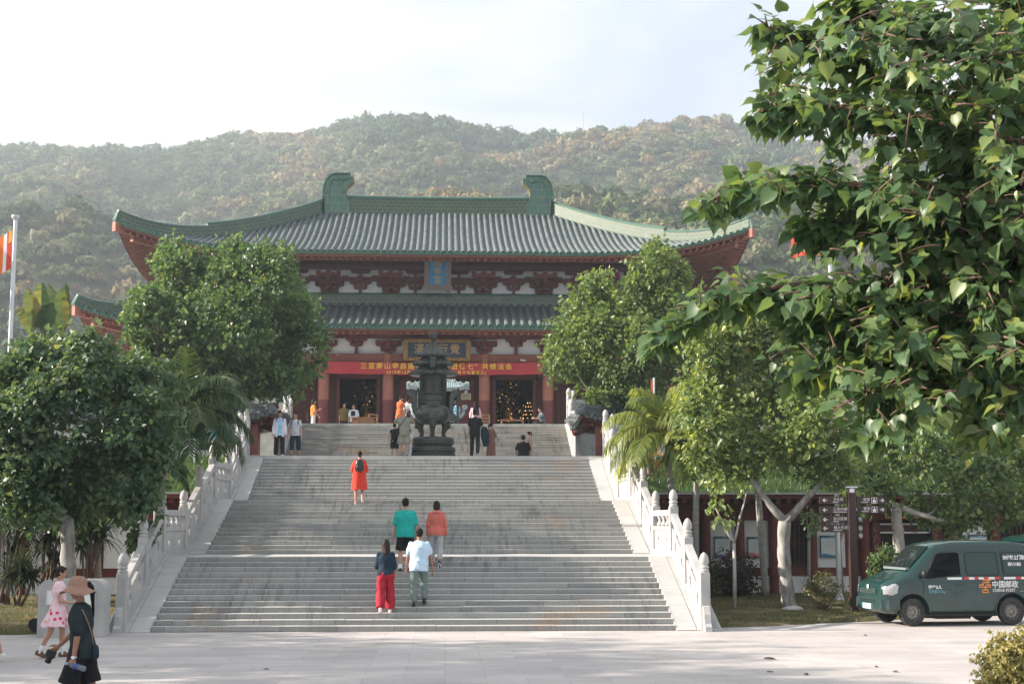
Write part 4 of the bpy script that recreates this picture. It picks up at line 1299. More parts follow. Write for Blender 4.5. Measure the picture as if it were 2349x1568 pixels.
text_mesh('三亚南山寺启建己亥年“精进佛七” 共修法会', .335, M_YEL, bn, 'lettering', (0, -.045, .385), (PI/2, 0, 0), .003, 1.30, offset=.006)
text_mesh('2019年12月12日至18日 (农历十一月十七至廿三)', .19, M_YEL, bn, 'lettering', (0, -.045, .095), (PI/2, 0, 0), .003, 1.35, offset=.005)
t = thing('notice_sign', 'cream notice sign with a small dark figure on the red door beside the burner', 'sign', P(1069, 909, 41.0))
B = MB(); B.cbox(-.25, .25, -.015, .015, -.16, .16, .005); B.build('panel', mat('cream_board', (.72, .60, .40), .5, .05), t)
B = MB(); B.sphere((-.1, -.018, .07), (.022, .006, .025), 8, 6); B.prism([(-.15, -.01), (-.13, .045), (-.07, .045), (-.05, -.01)][::-1], -.02, -.014, 'xz')
for k in range(2): B.box(-.02, .16, -.019, -.014, .085-.05*k, .105-.05*k)
for k in range(2): B.box(-.2, .17, -.019, -.014, -.06-.05*k, -.045-.05*k)
B.build('print', M_BLACK, t)
t = thing('paper_notice', 'small white paper notice on the red door panel by the burner', 'paper', P(1066, 933, 41.0))
B = MB(); B.box(-.13, .13, -.006, .006, -.1, .1); B.build('sheet', M_WHITE, t)
B = MB()
for k in range(4): B.box(-.09, .09, -.010, -.005, .05-.035*k, .06-.035*k)
B.build('print', mat('grey_print', (.4, .4, .42), .6), t)
for s, x, lab in ((-1, 975, 'small security camera on the beam left of the wide plaque'), (1, 1200, 'small security camera on the beam right of the wide plaque')):
    q = P(x, 825, 38.9)
    t = thing('security_camera', lab, 'camera', q)
    B = MB(); B.tube([(0, .3, .05), (0, .05, .03)], .02, 6); B.build('arm', M_WHITE, t)
    B = MB(); B.tube([(-.13*s, -.02, 0), (.13*s, -.08, -.04)], [.055, .05], 10); B.build('body', M_STEEL, t)

# furniture in the doorways
def table(label, x, w, h, carved):
    M_W = mat('carved_table_wood', (.22, .10, .05), .5, .25, 6)
    t = thing('altar_table', label, 'table', (x, 35.2, Z4))
    B = MB(); B.cbox(-w-.06, w+.06, -.26, .26, h-.05, h, .012); B.build('tabletop', M_W, t)
    for sx in (-1, 1):
        for sy in (-1, 1):
            B = MB(); B.cbox(sx*w-.04, sx*w+.04, sy*.2-.04, sy*.2+.04, 0, h-.05, .01); B.build('leg', M_W, t)
    if carved:
        B = MB(); B.box(-w, w, -.23, -.20, .25, h-.05)
        for k in range(7): B.sphere((-w*.8 + 1.6*w*k/6, -.235, .5 + .08*math.sin(k*2.2)), (.07, .02, .06), 7, 5)
        B.build('apron', M_W, t)
    return t
table('carved wooden offering table in front of the left doorway', PX(829, 35.2), .46, .80, True)
table('narrow wooden offering table in front of the right doorway', PX(1175, 35.2), .48, .72, False)
for lab, px in (('wooden chair with a slatted back in the left doorway', 856), ('wooden chair leaning by the right doorway column', 1117)):
    M_W = mat('chair_wood', (.28, .15, .07), .5, .2, 6)
    t = thing('chair', lab, 'chair', (PX(px, 35.6), 35.6, Z4), R(20))
    for sx in (-1, 1):
        B = MB(); B.cbox(sx*.2-.02, sx*.2+.02, -.22, -.18, 0, .46, .005); B.build('leg', M_W, t)
        B = MB(); B.cbox(sx*.2-.02, sx*.2+.02, .18, .22, 0, .46, .005); B.build('leg', M_W, t)
    B = MB(); B.cbox(-.24, .24, -.24, .24, .46, .50, .01); B.build('seat', M_W, t)
    B = MB()
    for sx in (-1, 1): B.box(sx*.2-.02, sx*.2+.02, .18, .22, .50, 1.0)
    for z in (.65, .8, .95): B.box(-.2, .2, .185, .215, z, z+.06)
    B.build('backrest', M_W, t)
# ---------------------------------------------------------------- incense burner
bx, by = PX(991, 20.6), 20.6
t = thing('incense_burner', 'tall dark bronze incense burner with three tiered roofs standing on the stair axis', 'burner', (bx, by, Z3))
B = MB(); B.lathe([(.82, 0), (.83, .16), (.79, .19), (.79, .24), (.83, .27), (.81, .40), (.70, .43), (.69, .47), (.74, .50), (.775, .58), (.76, .70), (.70, .76), (.60, .78)], 40)
B.build('base', M_BRONZE2, t, smooth=True, angle=35)
for k in range(3):
    a = -PI/2 + 2*PI*k/3
    d = Vector((math.cos(a), math.sin(a), 0)); B = MB()
    B.tube([d*.44 + Vector((0,0,1.42)), d*.52 + Vector((0,0,1.25)), d*.50 + Vector((0,0,1.08)), d*.44 + Vector((0,0,.92)), d*.47 + Vector((0,0,.80)), d*.50 + Vector((0,0,.76))], [.15, .14, .10, .072, .08, .115], 12)
    q = d*.60 + Vector((0, 0, 1.22)); B.sphere(q, (.12, .12, .15), 12, 8)           # beast face on the knee
    s_ = Vector((-d.y, d.x, 0))
    for sg in (-1, 1):
        B.sphere(q + d*.085 + s_*.05*sg + Vector((0,0,.05)), .032, 8, 6); B.sphere(q + s_*.115*sg + Vector((0,0,.10)), (.04,.04,.055), 8, 6)
    B.sphere(q + d*.11 + Vector((0,0,-.02)), (.045,.045,.035), 8, 6); B.sphere(q + d*.08 + Vector((0,0,-.09)), (.075,.075,.03), 8, 6)
    B.build('leg', M_BRONZE2, t, smooth=True)
B = MB(); B.lathe([(.30, 1.22), (.45, 1.27), (.56, 1.35), (.62, 1.45), (.645, 1.56), (.64, 1.66), (.60, 1.78), (.51, 1.86), (.44, 1.89), (.44, 1.92)], 40)
B.build('bowl', M_BRONZE, t, smooth=True, angle=50)
B = MB(); B.lathe([(.43, 1.90), (.445, 1.95), (.445, 2.03), (.43, 2.05), (.45, 2.07), (.45, 2.24), (.435, 2.26), (.465, 2.30), (.45, 2.33)], 40); B.build('neck', M_BRONZE2, t, smooth=True, angle=40)
for s in (-1, 1):                     # tall ears curving up and outwards
    B = MB()
    out = [(.52, 1.62), (.555, 1.78), (.575, 2.0), (.57, 2.2), (.62, 2.38), (.72, 2.47), (.84, 2.44), (1.0, 2.28), (.86, 2.29), (.76, 2.22), (.705, 2.08), (.70, 1.85), (.68, 1.66), (.60, 1.54)]
    out = [(a + .035*(z > 1.7), z) for a, z in out]; poly = [(s*a, z) for a, z in out]
    B.prism(poly if s < 0 else poly[::-1], -.09, .09, 'xz')
    for i in range(len(out)-1):
        if out[i][0] < .55 : continue
        B.tube([(s*out[i][0], -.095, out[i][1]), (s*out[i+1][0], -.095, out[i+1][1])], .018, 5)
    B.build('handle', M_BRONZE, t)
B = MB()                              # lantern storey: eight panels with bottle shaped openings
R8 = .455; zb, zt_ = 2.33, 3.02
for k in range(8):
    a = PI/8 + 2*PI*k/8 - PI/2 - PI/8
    M = Matrix.Rotation(a + PI/2, 4, 'Z'); hw = R8*math.tan(PI/8)
    B.M = M
    out = [(-hw, zb), (-hw, (zb+zt_)/2), (-hw, zt_), (hw, zt_), (hw, (zb+zt_)/2), (hw, zb)]
    inn = [(-.085, zb+.07), (-.055, zb+.30), (-.09, zb+.46), (.09, zb+.46), (.055, zb+.30), (.085, zb+.07)]
    B.holed(out, inn, -R8, -R8+.045, 'xz')
    B.box(hw-.03, hw+.02, -R8-.02, -R8+.05, zb, zt_); B.box(-hw, hw, -R8-.012, -R8, zt_-.12, zt_-.08)
B.M = Matrix.Identity(4)
B.lathe([(.02, 2.33), (.36, 2.331), (.36, 3.01), (.02, 3.02)], 16)  # added core blocks the view through, so the openings look dark inside
st = B.build('lantern_storey', M_BRONZE2, t)
def fluted_roof(B, z, r0, r1, h, n, drop=.04):
    rings = []; seg = n*4
    for i in range(9):
        q = i/8; r = r1 + (r0-r1)*(1-q)**1.5; zz = z + h*q**.9 - .0
        rings.append([((r*(1+.03*math.cos(n*2*PI*j/seg)*(1-q*.4)))*math.cos(2*PI*j/seg), (r*(1+.03*math.cos(n*2*PI*j/seg)*(1-q*.4)))*math.sin(2*PI*j/seg), zz + .012*math.cos(n*2*PI*j/seg)) for j in range(seg)])
    B.loft([[(x*.97, y*.97, zz-drop-.03) for x, y, zz in rings[0]]] + [[(x, y, zz-drop) for x, y, zz in rings[0]]] + rings)
    for k in range(n):
        a = 2*PI*k/n; B.sphere((r0*1.01*math.cos(a), r0*1.01*math.sin(a), z-.012), (.032, .032, .034), 6, 5)
for z, r0, r1, h, n in ((3.06, .85, .46, .27, 36), (3.40, .71, .39, .24, 32), (3.72, .58, .10, .50, 28)):
    B = MB(); fluted_roof(B, z, r0, r1, h, n)
    if z < 3.6: B.lathe([(r1*1.02, z+h-.02), (r1*1.02, z+h+.08)], 24)
    B.build('tier_roof', M_BRONZE, t, smooth=True, angle=60)
B = MB(); B.box(-.10, .10, -.74, -.70, 3.22, 3.58); B.box(-.13, .13, -.75, -.68, 3.56, 3.60); B.build('name_tablet', M_BRONZE2, t)
B = MB(); B.lathe([(.08, 4.20), (.10, 4.24), (.075, 4.27), (.13, 4.31), (.145, 4.40), (.165, 4.52), (.15, 4.545), (.02, 4.55)], 14); B.build('finial', M_BRONZE, t, smooth=True, angle=50)

# incense table with canopy roof on the podium behind it
M_CAN = mat('verdigris_canopy', (.20, .27, .30), .5, .25, 6, col2=(.36, .43, .45))
t = thing('incense_table', 'bronze incense table under a pale verdigris canopy roof behind the big burner', 'incense table', (PX(1003, 30.3), 30.3, Z4))
B = MB(); B.cbox(-.75, .75, -.35, .35, .30, .62, .05); B.lathe([(.60, .62), (.66, .66), (.66, .70)], 24); B.build('body', M_BRONZE, t)
for sx in (-1, 1):
    for sy in (-1, 1):
        B = MB(); B.tube([(sx*.85, sy*.4, 0), (sx*.85, sy*.4, 1.68)], .045, 8); B.build('post', M_BRONZE, t)
    B = MB(); B.tube([(sx*.75, 0, .45), (sx*.98, 0, .50), (sx*1.08, 0, .66), (sx*1.10, 0, .84), (sx*1.2, 0, .95)], [.09, .08, .07, .06, .03], 8); B.build('handle', M_CAN, t, smooth=True)
B = MB()
cr_ = Roof(0, 0, 1.28, .75, .55, 0, 1.66, 2.02, .14, .5)
cr_.pans(B, 'fblr', 0, 24, 6); rr_ = B.build('canopy', M_CAN, t, normals=False)
B = MB()
for sd_ in 'fblr': cr_.ribs(B, sd_, .085, .03, 6)
for i in range(9):
    for sg in (-1, 1):
        q = cr_.hip(sg, -1, i/9); B.sphere((q.x, q.y, q.z+.06+.05*(i % 3 == 1)), (.045, .04, .07), 6, 5)
B.tube([(-.6, 0, 2.05), (.6, 0, 2.05)], .06, 6)
B.build('canopy_ribs', M_CAN, rr_, normals=False)
for sx in (-1, 1):
    B = MB(); B.lathe([(.02, .12), (.05, .09), (.075, 0), (.07, -.01)], 10, (sx*1.18, -.66, 1.46)); B.tube([(sx*1.18, -.66, 1.57), (sx*1.18, -.66, 1.76)], .008, 5); B.build('bell', M_CAN, t)

# ---------------------------------------------------------------- side pavilions beside the upper steps
M_RIBG = rib_mat('grey_pavilion_tile', -.5)
for s in (-1, 1):
    side = 'left' if s < 0 else 'right'
    cx, cy = s*9.15, 21.6
    t = thing('side_pavilion', 'low dark red wooden pavilion with grey tile roof %s of the upper steps' % side, 'pavilion')
    r = Roof(cx, cy, 3.75, 2.4, 1.6, 0, 5.72, 6.75, .30, 1.6)
    roof_parts(r, t, M_RIBG, .30, .10, .97, (.45,), (.26, .20), rafters='flr', wall_run=1.2, fm=M_DARKRED, gm=M_PAN, gr=M_PAN, bs=.42)
    B = MB(); ridge_wall(B, [(cx-1.6, cy, 6.55), (cx, cy, 6.53), (cx+1.6, cy, 6.55)], .30, .3); B.build('ridge', [M_PAN, M_PAN], t)
    B = MB(); B.box(cx-2.9, cx+2.9, cy-1.0, cy+1.4, Z3, 5.75); B.build('wall', M_DARKRED, t)
    for q in (-2.95, -1.0, 1.0, 2.95):
        B = MB(); B.lathe([(.13, 0), (.12, 1.1)], 12, (cx+q, cy-1.25, Z3)); B.build('column', M_COLLO, t, smooth=True, angle=40)
    B = MB(); B.box(cx-3.1, cx+3.1, cy-1.33, cy-1.17, 5.40, 5.62); B.build('beam', M_BEAM, t)
    xi = cx - s*3.15                   # red gate post nearest the steps
    B = MB(); B.cbox(xi-.12, xi+.12, cy-2.2, cy-1.96, Z3, 5.75, .02); B.build('gate_post', M_COLLO, t)
    B = MB()
    for q in range(4): B.box(xi + s*(.2+.25*q), xi + s*(.2+.25*q) + .05, cy-2.12, cy-2.06, Z3+.05, 5.5)
    B.box(min(xi, xi+s*1.1), max(xi, xi+s*1.1), cy-2.14, cy-2.04, 5.3, 5.42); B.build('gate_leaf', M_DARKRED, t)

# ---------------------------------------------------------------- halls built into the bank, left and right
M_POST = mat('poster_print', (.62, .66, .70), .45, .08, 1.5)
M_LAT = mat('lattice_dark', (.05, .018, .015), .6, .3, 5)
def side_hall(s, label, x_in, x_out, panels, lattices, door=None, posts=()):
    t = thing('side_hall', label, 'building')
    Y = 13.7
    X = lambda a: s*a
    def bx_(B, a, b_, y0, y1, z0, z1): B.box(min(s*a, s*b_), max(s*a, s*b_), y0, y1, z0, z1)
    B = MB(); bx_(B, x_in, x_out, Y+.02, Y+.3, -.2, 3.12); B.build('wall', M_RED, t)
    B = MB()
    segs = [(x_in, x_out)] if not door else [(x_in, door[0]), (door[1], x_out)]
    for a, b_ in segs: bx_(B, a, b_, Y-.05, Y+.02, -.1, .60)
    B.build('plinth', M_PLASTER, t)
    B = MB()
    for a, b_ in segs: bx_(B, a, b_, Y-.07, Y+.02, .60, .84)
    B.build('sill_band', M_RED, t)
    for a, b_ in panels:
        B = MB(); bx_(B, a, b_, Y-.03, Y+.025, .86, 2.30); B.build('wall_panel', M_PLASTER, t)
    for a, b_ in lattices:
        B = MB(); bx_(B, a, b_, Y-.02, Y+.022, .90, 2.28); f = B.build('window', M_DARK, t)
        B = MB(); n = max(4, int((b_-a)/.13))
        for i in range(n+1): q = a + (b_-a)*i/n; bx_(B, q-.022, q+.022, Y-.065, Y-.021, .92, 2.26)
        for z in (.92, 1.55, 2.2): bx_(B, a, b_, Y-.058, Y-.03, z, z+.06)
        B.build('lattice', M_LAT, f)
    for a in posts:
        B = MB(); B.lathe([(.15, -.1), (.145, 2.6)], 14, (s*a, Y-.12, 0)); B.build('post', M_RED, t, smooth=True, angle=40)
    # eave: beam, brackets like a row of teeth, roof slab and white coping line
    B = MB(); bx_(B, x_in, x_out, Y-.16, Y+.02, 2.34, 2.62); B.build('beam', M_RED, t)
    B = MB(); bx_(B, x_in, x_out, Y-.80, Y+.3, 2.96, 3.08); B.build('eave', M_RED, t)
    B = MB(); n = int((x_out-x_in)/.32)
    for i in range(n): a = x_in + .1 + .32*i; bx_(B, a, a+.15, Y-.72, Y-.02, 2.82, 2.955)
    B.build('rafters', M_RED, t)
    B = MB(); bx_(B, x_in, x_out, Y-.86, Y-.2, 3.085, 3.14); B.build('coping', M_MARBLE, t)
    if door:
        a, b_ = door
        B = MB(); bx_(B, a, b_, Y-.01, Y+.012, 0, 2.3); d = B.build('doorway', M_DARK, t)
        B = MB(); bx_(B, a+.05, b_-.05, Y-.05, Y-.012, 1.92, 2.16); B.build('transom', M_LAT, d)
        B = MB()
        for z in (1.90, 2.16): bx_(B, a+.05, b_-.05, Y-.07, Y-.051, z, z+.05)
        for q in (a+.05, b_-.10): bx_(B, q, q+.05, Y-.07, Y-.051, 1.9, 2.2)
        B.build('transom_frame', M_PLASTER, d)
        for q in (a-.12, b_+.12):
            B = MB(); bx_(B, q-.12, q+.12, Y-.12, Y-.02, 0, 2.34); B.build('door_jamb', M_DARKRED, t)
    return t
side_hall(1, 'long red hall with white notice panels and a dark doorway behind the green van', 6.45, 40,
          [(8.78, 9.56), (9.84, 10.62), (12.07, 13.0), (16.68, 17.52), (21, 21.9), (24, 25), (28, 29)],
          [(6.9, 8.5), (10.85, 11.85), (17.9, 20.4), (22.2, 23.7), (25.4, 27.6)], door=(14.0, 15.75), posts=(8.64, 9.70, 10.74, 11.96, 13.6, 16.3, 17.7, 20.7))
side_hall(-1, 'long red hall with white wall panels behind the dracaena bushes on the left', 6.45, 40,
          [(6.9, 8.2), (8.5, 9.68), (10.15, 11.9), (12.3, 14.2), (14.6, 16.4), (16.9, 19), (19.6, 22)],
          [(22.6, 25), (26, 29)], posts=(8.35, 9.9, 12.1, 14.4, 16.65, 19.3))
def poster(px0, px1, py0, py1, lab, bands):
    Y = 13.64
    p0, p1 = P(px0, py1, Y), P(px1, py0, Y)
    t = thing('poster', lab, 'poster', ((p0.x+p1.x)/2, Y, p0.z)); w_, h_ = (p1.x-p0.x)/2, p1.z-p0.z
    B = MB(); B.box(-w_, w_, -.012, .012, 0, h_); B.build('sheet', M_POST, t)
    B = MB()
    for a in ((-w_-.02, -w_+.012, -.02, h_+.02), (w_-.012, w_+.02, -.02, h_+.02)): B.box(a[0], a[1], -.03, .012, a[2], a[3])
    B.box(-w_+.012, w_-.012, -.03, .012, -.02, .012); B.box(-w_+.012, w_-.012, -.03, .012, h_-.012, h_+.02); B.build('frame', mat('poster_frame', (.02, .06, .09), .4, .2), t)
    for z0, z1, c, nm in bands:
        B = MB(); n = 8
        B.add([(-w_+.012 + 2*(w_-.012)*i/n, -.0145, h_*z0) for i in range(n+1)] + [(-w_+.012 + 2*(w_-.012)*i/n, -.0145, h_*(z1 + .04*math.sin(i*.9))) for i in range(n+1)], [(i, i+1, n+2+i, n+1+i) for i in range(n)])
        B.build('print', c, t, normals=False)
    B = MB()
    for k in range(9): B.box(-w_*.75, w_*(.75 - .3*((k*7) % 3)/3), -.0145, -.0122, h_*(.80-.06*k), h_*(.80-.06*k)+.009)
    B.build('text_lines', mat('grey_print', (.4, .4, .42), .6), t)
pb, pr = mat('print_blue', (.05, .25, .42), .5, .2, 4), mat('print_pink', (.55, .22, .22), .5, .3, 4)
poster(1640, 1676, 1231, 1276, 'framed notice poster beside the sapling, leftmost on the right hall', [(.90, .98, pb, 0), (.02, .10, pb, 0)])
poster(1716, 1748, 1232, 1277, 'framed notice poster with a pink foot, behind the leaning palm trunk', [(.90, .98, pb, 0), (.02, .22, pr, 0)])
poster(1883, 1926, 1229, 1276, 'framed notice poster with a blue foot, left of the direction sign', [(.90, .98, pb, 0), (.02, .12, pb, 0)])
poster(2223, 2264, 1227, 1273, 'framed notice poster above the roof of the green van', [(.90, .98, pb, 0)])
M_GILT2 = mat('gilt_strokes', (.42, .19, .03), .45, .3, 9)
for px, lab in ((2009, 'black couplet board with gold strokes left of the dark doorway'), (2146, 'black couplet board with gold strokes right of the dark doorway')):
    X_ = PX(px, 13.5); t = thing('couplet_board', lab, 'board', (X_, 13.5, .5))
    B = MB(); B.cbox(-.13, .13, -.02, .02, 0, 1.75, .008); B.build('board', M_DARKRED, t)
    B = MB(); rr = random.Random(px)
    for k in range(6):
        z = 1.5 - .26*k
        for q in range(5):
            a, c = rr.uniform(-.08, .03), rr.uniform(-.07, .09)
            if rr.random() < .5: B.box(a, a + rr.uniform(.04, .09), -.026, -.02, z + c, z + c + .016)
            else: B.box(a, a + .016, -.026, -.02, z + c - .04, z + c + .04)
    B.build('strokes', M_GILT2, t)
X0, X1 = PX(2030, 13.3), PX(2165, 13.3)
t = thing('plaque', 'black lintel plaque with an orange gilt border over the dark doorway of the right hall', 'plaque', ((X0+X1)/2, 13.32, 2.36)); w_ = (X1-X0)/2
B = MB(); B.box(-w_, w_, -.02, .02, 0, .52); B.build('board', M_BLACK, t)
B = MB()
for a in ((-w_, -w_+.06, 0, .52), (w_-.06, w_, 0, .52), (-w_+.06, w_-.06, 0, .06), (-w_+.06, w_-.06, .46, .52)): B.box(a[0], a[1], -.04, -.021, a[2], a[3])
B.build('border', M_GILT2, t)

# cloths draped over the terrace railing
M_CY = mat('cyan_cloth', (.03, .36, .52), .7, .12, 4)
for px, wd, lab in ((535, .62, 'bright blue scalloped cloth over the terrace railing next to the stairs on the left'), (491, .22, 'small bright blue cloth over the terrace railing behind palm fronds on the left'), (1722, .40, 'bright blue cloth on the terrace railing half hidden by the right front tree')):
    q = P(px, 992, 18.24)
    t = thing('draped_cloth', lab, 'cloth', q); n = 16; v = []
    for i in range(n+1):
        x = -wd/2*1.0 + wd*i/n; zb_ = -.14 - .05*abs(math.sin(i*PI/4))
        v += [(x, -.03 + .012*math.sin(i*1.3), zb_), (x, -.012, .0), (x, .01, .09)]
    f = []
    for i in range(n): f += [(3*i, 3*i+3, 3*i+4, 3*i+1), (3*i+1, 3*i+4, 3*i+5, 3*i+2)]
    B = MB(); B.add(v, f); B.build('cloth', M_CY, t, normals=False)

# ---------------------------------------------------------------- flag poles
M_ALU = mat('aluminium_pole', (.58, .59, .63), .35, .06, 3, metal=.5)
def flag_pole(x, y, h, label):
    t = thing('flag_pole', label, 'flag pole', (x, y, 0))
    B = MB(); B.tube([(0, 0, 0), (0, 0, h*.5), (0, 0, h)], [.075, .065, .055], 14); B.build('pole', M_ALU, t, smooth=True, angle=40)
    B = MB(); B.lathe([(.06, 0), (.10, .05), (.12, .10), (.115, .13), (.02, .14)], 14, (0, 0, h)); B.build('cap', M_ALU, t, smooth=True, angle=40)
    B = MB(); B.lathe([(.22, 0), (.22, .05), (.12, .14), (.08, .3)], 14); B.build('base', M_ALU, t)
    return t
fy = 9.0
fp = P(36, 505, fy); flag_pole(fp.x, fy, fp.z, 'tall pale metal flag pole at the left edge of the photo')
def flag(loc, w_, h_, label, cols, seed, droop):
    t = thing('flag', label, 'flag', loc)
    nx, nz = 30, 20
    grid = {}
    for i in range(nx+1):
        for j in range(nz+1):
            u, v = i/nx, j/nz
            grid[i, j] = (-w_*u*.93, .22*math.sin(u*5.2 + v*1.2 + seed)*u, -h_*v - droop*u - .10*math.sin(u*4 + seed)*u)
    groups = {}
    for i in range(nx):
        for j in range(nz):
            groups.setdefault(cols(i/nx, j/nz), []).append((i, j))
    B = MB(); ms = sorted(groups, key=lambda m: m.name)
    vs = [grid[i, j] for i in range(nx+1) for j in range(nz+1)]; b0 = 0
    for k, m in enumerate(ms):
        B.add(vs, [(i*(nz+1)+j, (i+1)*(nz+1)+j, (i+1)*(nz+1)+j+1, i*(nz+1)+j+1) for i, j in groups[m]], mi=k)
    B.build('cloth', ms, t, smooth=True, normals=False)
FO, FW, FR, FB, FY = [mat(n, c, .7, .05, 3) for n, c in (('flag_orange', (.75, .17, .02)), ('flag_white', (.75, .73, .75)), ('flag_red', (.62, .06, .03)), ('flag_blue', (.07, .10, .36)), ('flag_yellow', (.78, .45, .08)))]
def buddhist(u, v):
    if u < .16: return (FB, FY, FR, FW, FO)[min(4, int(v*5))]
    k = int((u - .16)/.17)
    return (FY, FR, FW, FO, FY)[min(4, k)] if u > .3 else (FR if v < .75 else FO)
def striped(u, v):
    # the four inner bands run along the hoist, the outer sixth repeats them across
    if u < .06 and v < .3: return FY
    if u < .08: return FR
    if u < .16: return FW
    if u < .66: return (FW if u > .24 and .50 < v < .72 else FO)
    return (FW, FO)[int(v*6) % 2]
flag((fp.x - .08, fy, P(36, 527, fy).z), 1.5, 1.08, 'orange, white and red striped flag blowing left from the left flag pole', striped, .4, .75)
rp = P(1902, 520, fy); flag_pole(rp.x, fy, fp.z, 'pale metal flag pole hidden behind the leaves of the right foreground tree')
flag((rp.x - .08, fy, P(1900, 535, fy).z), 1.05, .62, 'red flag showing through the leaves of the right foreground tree', lambda u, v: FR, 1.9, .12)
for px, py, Y, lab in ((451, 858, 17.0, 'small orange banner on a short pole above the left palm'), (1500, 866, 17.0, 'small orange banner on a short pole above the right palm')):
    q = P(px, py, Y); t = thing('banner_pole', lab, 'banner', (q.x, Y, Z3 - .3))
    hh = q.z - Z3 + .3
    B = MB(); B.tube([(0,0,0), (0,0,hh)], .035, 8); B.build('pole', M_ALU, t)
    B = MB(); B.box(-.10, -.04, -.006, .006, hh-.95, hh-.08); B.build('cloth', FO, t)

# ---------------------------------------------------------------- direction signs
M_SIGN = mat('brown_sign_board', (.040, .020, .018), .45, .1, 3)
def arrow(B, x, z, s, r, y=-.0):
    y0, y1 = y - .006, y - .001
    B.box(min(x, x - s*r*2.0), max(x, x - s*r*2.0), y0, y1, z - r*.17, z + r*.17)
    B.prism([(x + s*.1*r, z), (x - s*r*.8, z + r*.85), (x - s*r*1.15, z + r*.6), (x - s*r*.45, z), (x - s*r*1.15, z - r*.6), (x - s*r*.8, z - r*.85)][::(1 if s < 0 else -1)], y0, y1, 'xz')
def person_icon(B, x, z, r, y=0):
    y0, y1 = y - .006, y - .001
    for a in ((-r, r, r-.01, r), (-r, r, -r, -r+.01), (-r, -r+.01, -r+.01, r-.01), (r-.01, r, -r+.01, r-.01)): B.box(x+a[0], x+a[1], y0, y1, z+a[2], z+a[3])
    B.prism([(x-r*.7, z-r*.05), (x, z+r*.35), (x+r*.7, z-r*.05), (x+r*.5, z-r*.15), (x+r*.4, z-r*.85), (x+r*.15, z-r*.85), (x, z-r*.45), (x-r*.15, z-r*.85), (x-r*.4, z-r*.85), (x-r*.5, z-r*.15)][::-1], y0, y1, 'xz')
    B.prism([(x + r*.2*math.cos(k*PI/4), z + r*.62 + r*.2*math.sin(k*PI/4)) for k in range(8)], y0, y1, 'xz')
def sign_post(px, label, Y, base_py, left, right, side):
    k = (Y - CAM.y)/FPX
    x0 = PX(px, Y)
    t = thing('direction_sign', label, 'signpost', (x0, Y, 0))
    top = P(px, 1118, Y).z
    B = MB(); B.cbox(-.095, .095, -.075, .075, 0, top, .012); B.build('post', M_SIGN, t)
    B = MB(); B.box(-.14, .14, -.10, .10, top, top + .03); B.box(-.06, .06, -.095, -.09, top-.12, top-.02); B.build('cap', M_STEEL, t)
    for zc, txt, en in left:
        z = P(px, zc, Y).z; w_ = 62*k; h_ = 17*k/2
        B = MB(); B.cbox(-w_-.13, -.132, -.03, .03, z-h_, z+h_, .006); bd = B.build('sign_board', M_SIGN, t)
        B = MB(); arrow(B, -w_ - .06, z, -1, h_*.62, -.03); B.build('arrow', M_WHITE, bd); B = MB()
        for q in range(en): B.box(-w_*.70 + .035*q, -w_*.70 + .035*q + .026, -.034, -.031, z-h_*.62, z-h_*.42)
        B.build('small_lettering', M_WHITE, bd)
        text_mesh(txt, h_*.95, M_WHITE, bd, 'lettering', (-w_*.70, -.032, z + h_*.18), (PI/2, 0, 0), .002, align='LEFT')
    for zc, txt, en in right:
        z = P(px, zc, Y).z; w_ = 68*k; h_ = 17*k/2
        B = MB(); B.cbox(.132, .13+w_, -.03, .03, z-h_, z+h_, .006); bd = B.build('sign_board', M_SIGN, t)
        B = MB(); arrow(B, .13 + w_ - .04, z, 1, h_*.62, -.03); B.build('arrow', M_WHITE, bd); B = MB(); person_icon(B, .13 + w_ - .29, z, h_*.78, -.03); B.build('pictogram', M_WHITE, bd); B = MB()
        for q in range(en): B.box(w_*.34 + .035*q, w_*.34 + .035*q + .026, -.034, -.031, z-h_*.62, z-h_*.42)
        B.build('small_lettering', M_WHITE, bd)
        text_mesh(txt, h_*.95, M_WHITE, bd, 'lettering', (w_*.40, -.032, z + h_*.2), (PI/2, 0, 0), .002, align='LEFT')
    for zc in side:                   # boards seen almost edge-on, pointing back
        z = P(px, zc, Y).z; h_ = 17*k/2
        B = MB(); B.M = Matrix.Translation((.14, .0, z)) @ Matrix.Rotation(R(66), 4, 'Z')
        B.cbox(0, .72, -.025, .025, -h_, h_, .006); bd = B.build('sign_board', M_SIGN, t)
        def tilted(): b2 = MB(); b2.M = Matrix.Translation((.14, .0, z)) @ Matrix.Rotation(R(66), 4, 'Z'); return b2
        B = tilted(); arrow(B, .66, 0, 1, h_*.6, -.026); B.build('arrow', M_WHITE, bd)
        B = tilted(); person_icon(B, .40, 0, h_*.7, -.026); B.build('pictogram', M_WHITE, bd)
        B = tilted()
        for q in range(4): B.box(.06 + .05*q, .09 + .05*q, -.032, -.027, -h_*.3, h_*.5)
        B.build('lettering', M_WHITE, bd)
sign_post(1954, 'brown signpost with white Chinese lettering and arrows left of the green van', 4.6, 1340,
          [(1147, '卫生间', 4), (1169, '三亚市佛教协会', 10), (1191, '办公区域', 4), (1211, '僧人生活区', 6)],
          [(1147, '斋堂', 5), (1168, '客堂', 5)], (1190, 1211, 1228))
sign_post(-6, 'brown signpost with white arrows cut by the left edge of the photo', 4.6, 1340,
          [(1147, '卫生间', 4)], [(1143, '斋堂', 5), (1163, '客堂', 5)], (1187,))

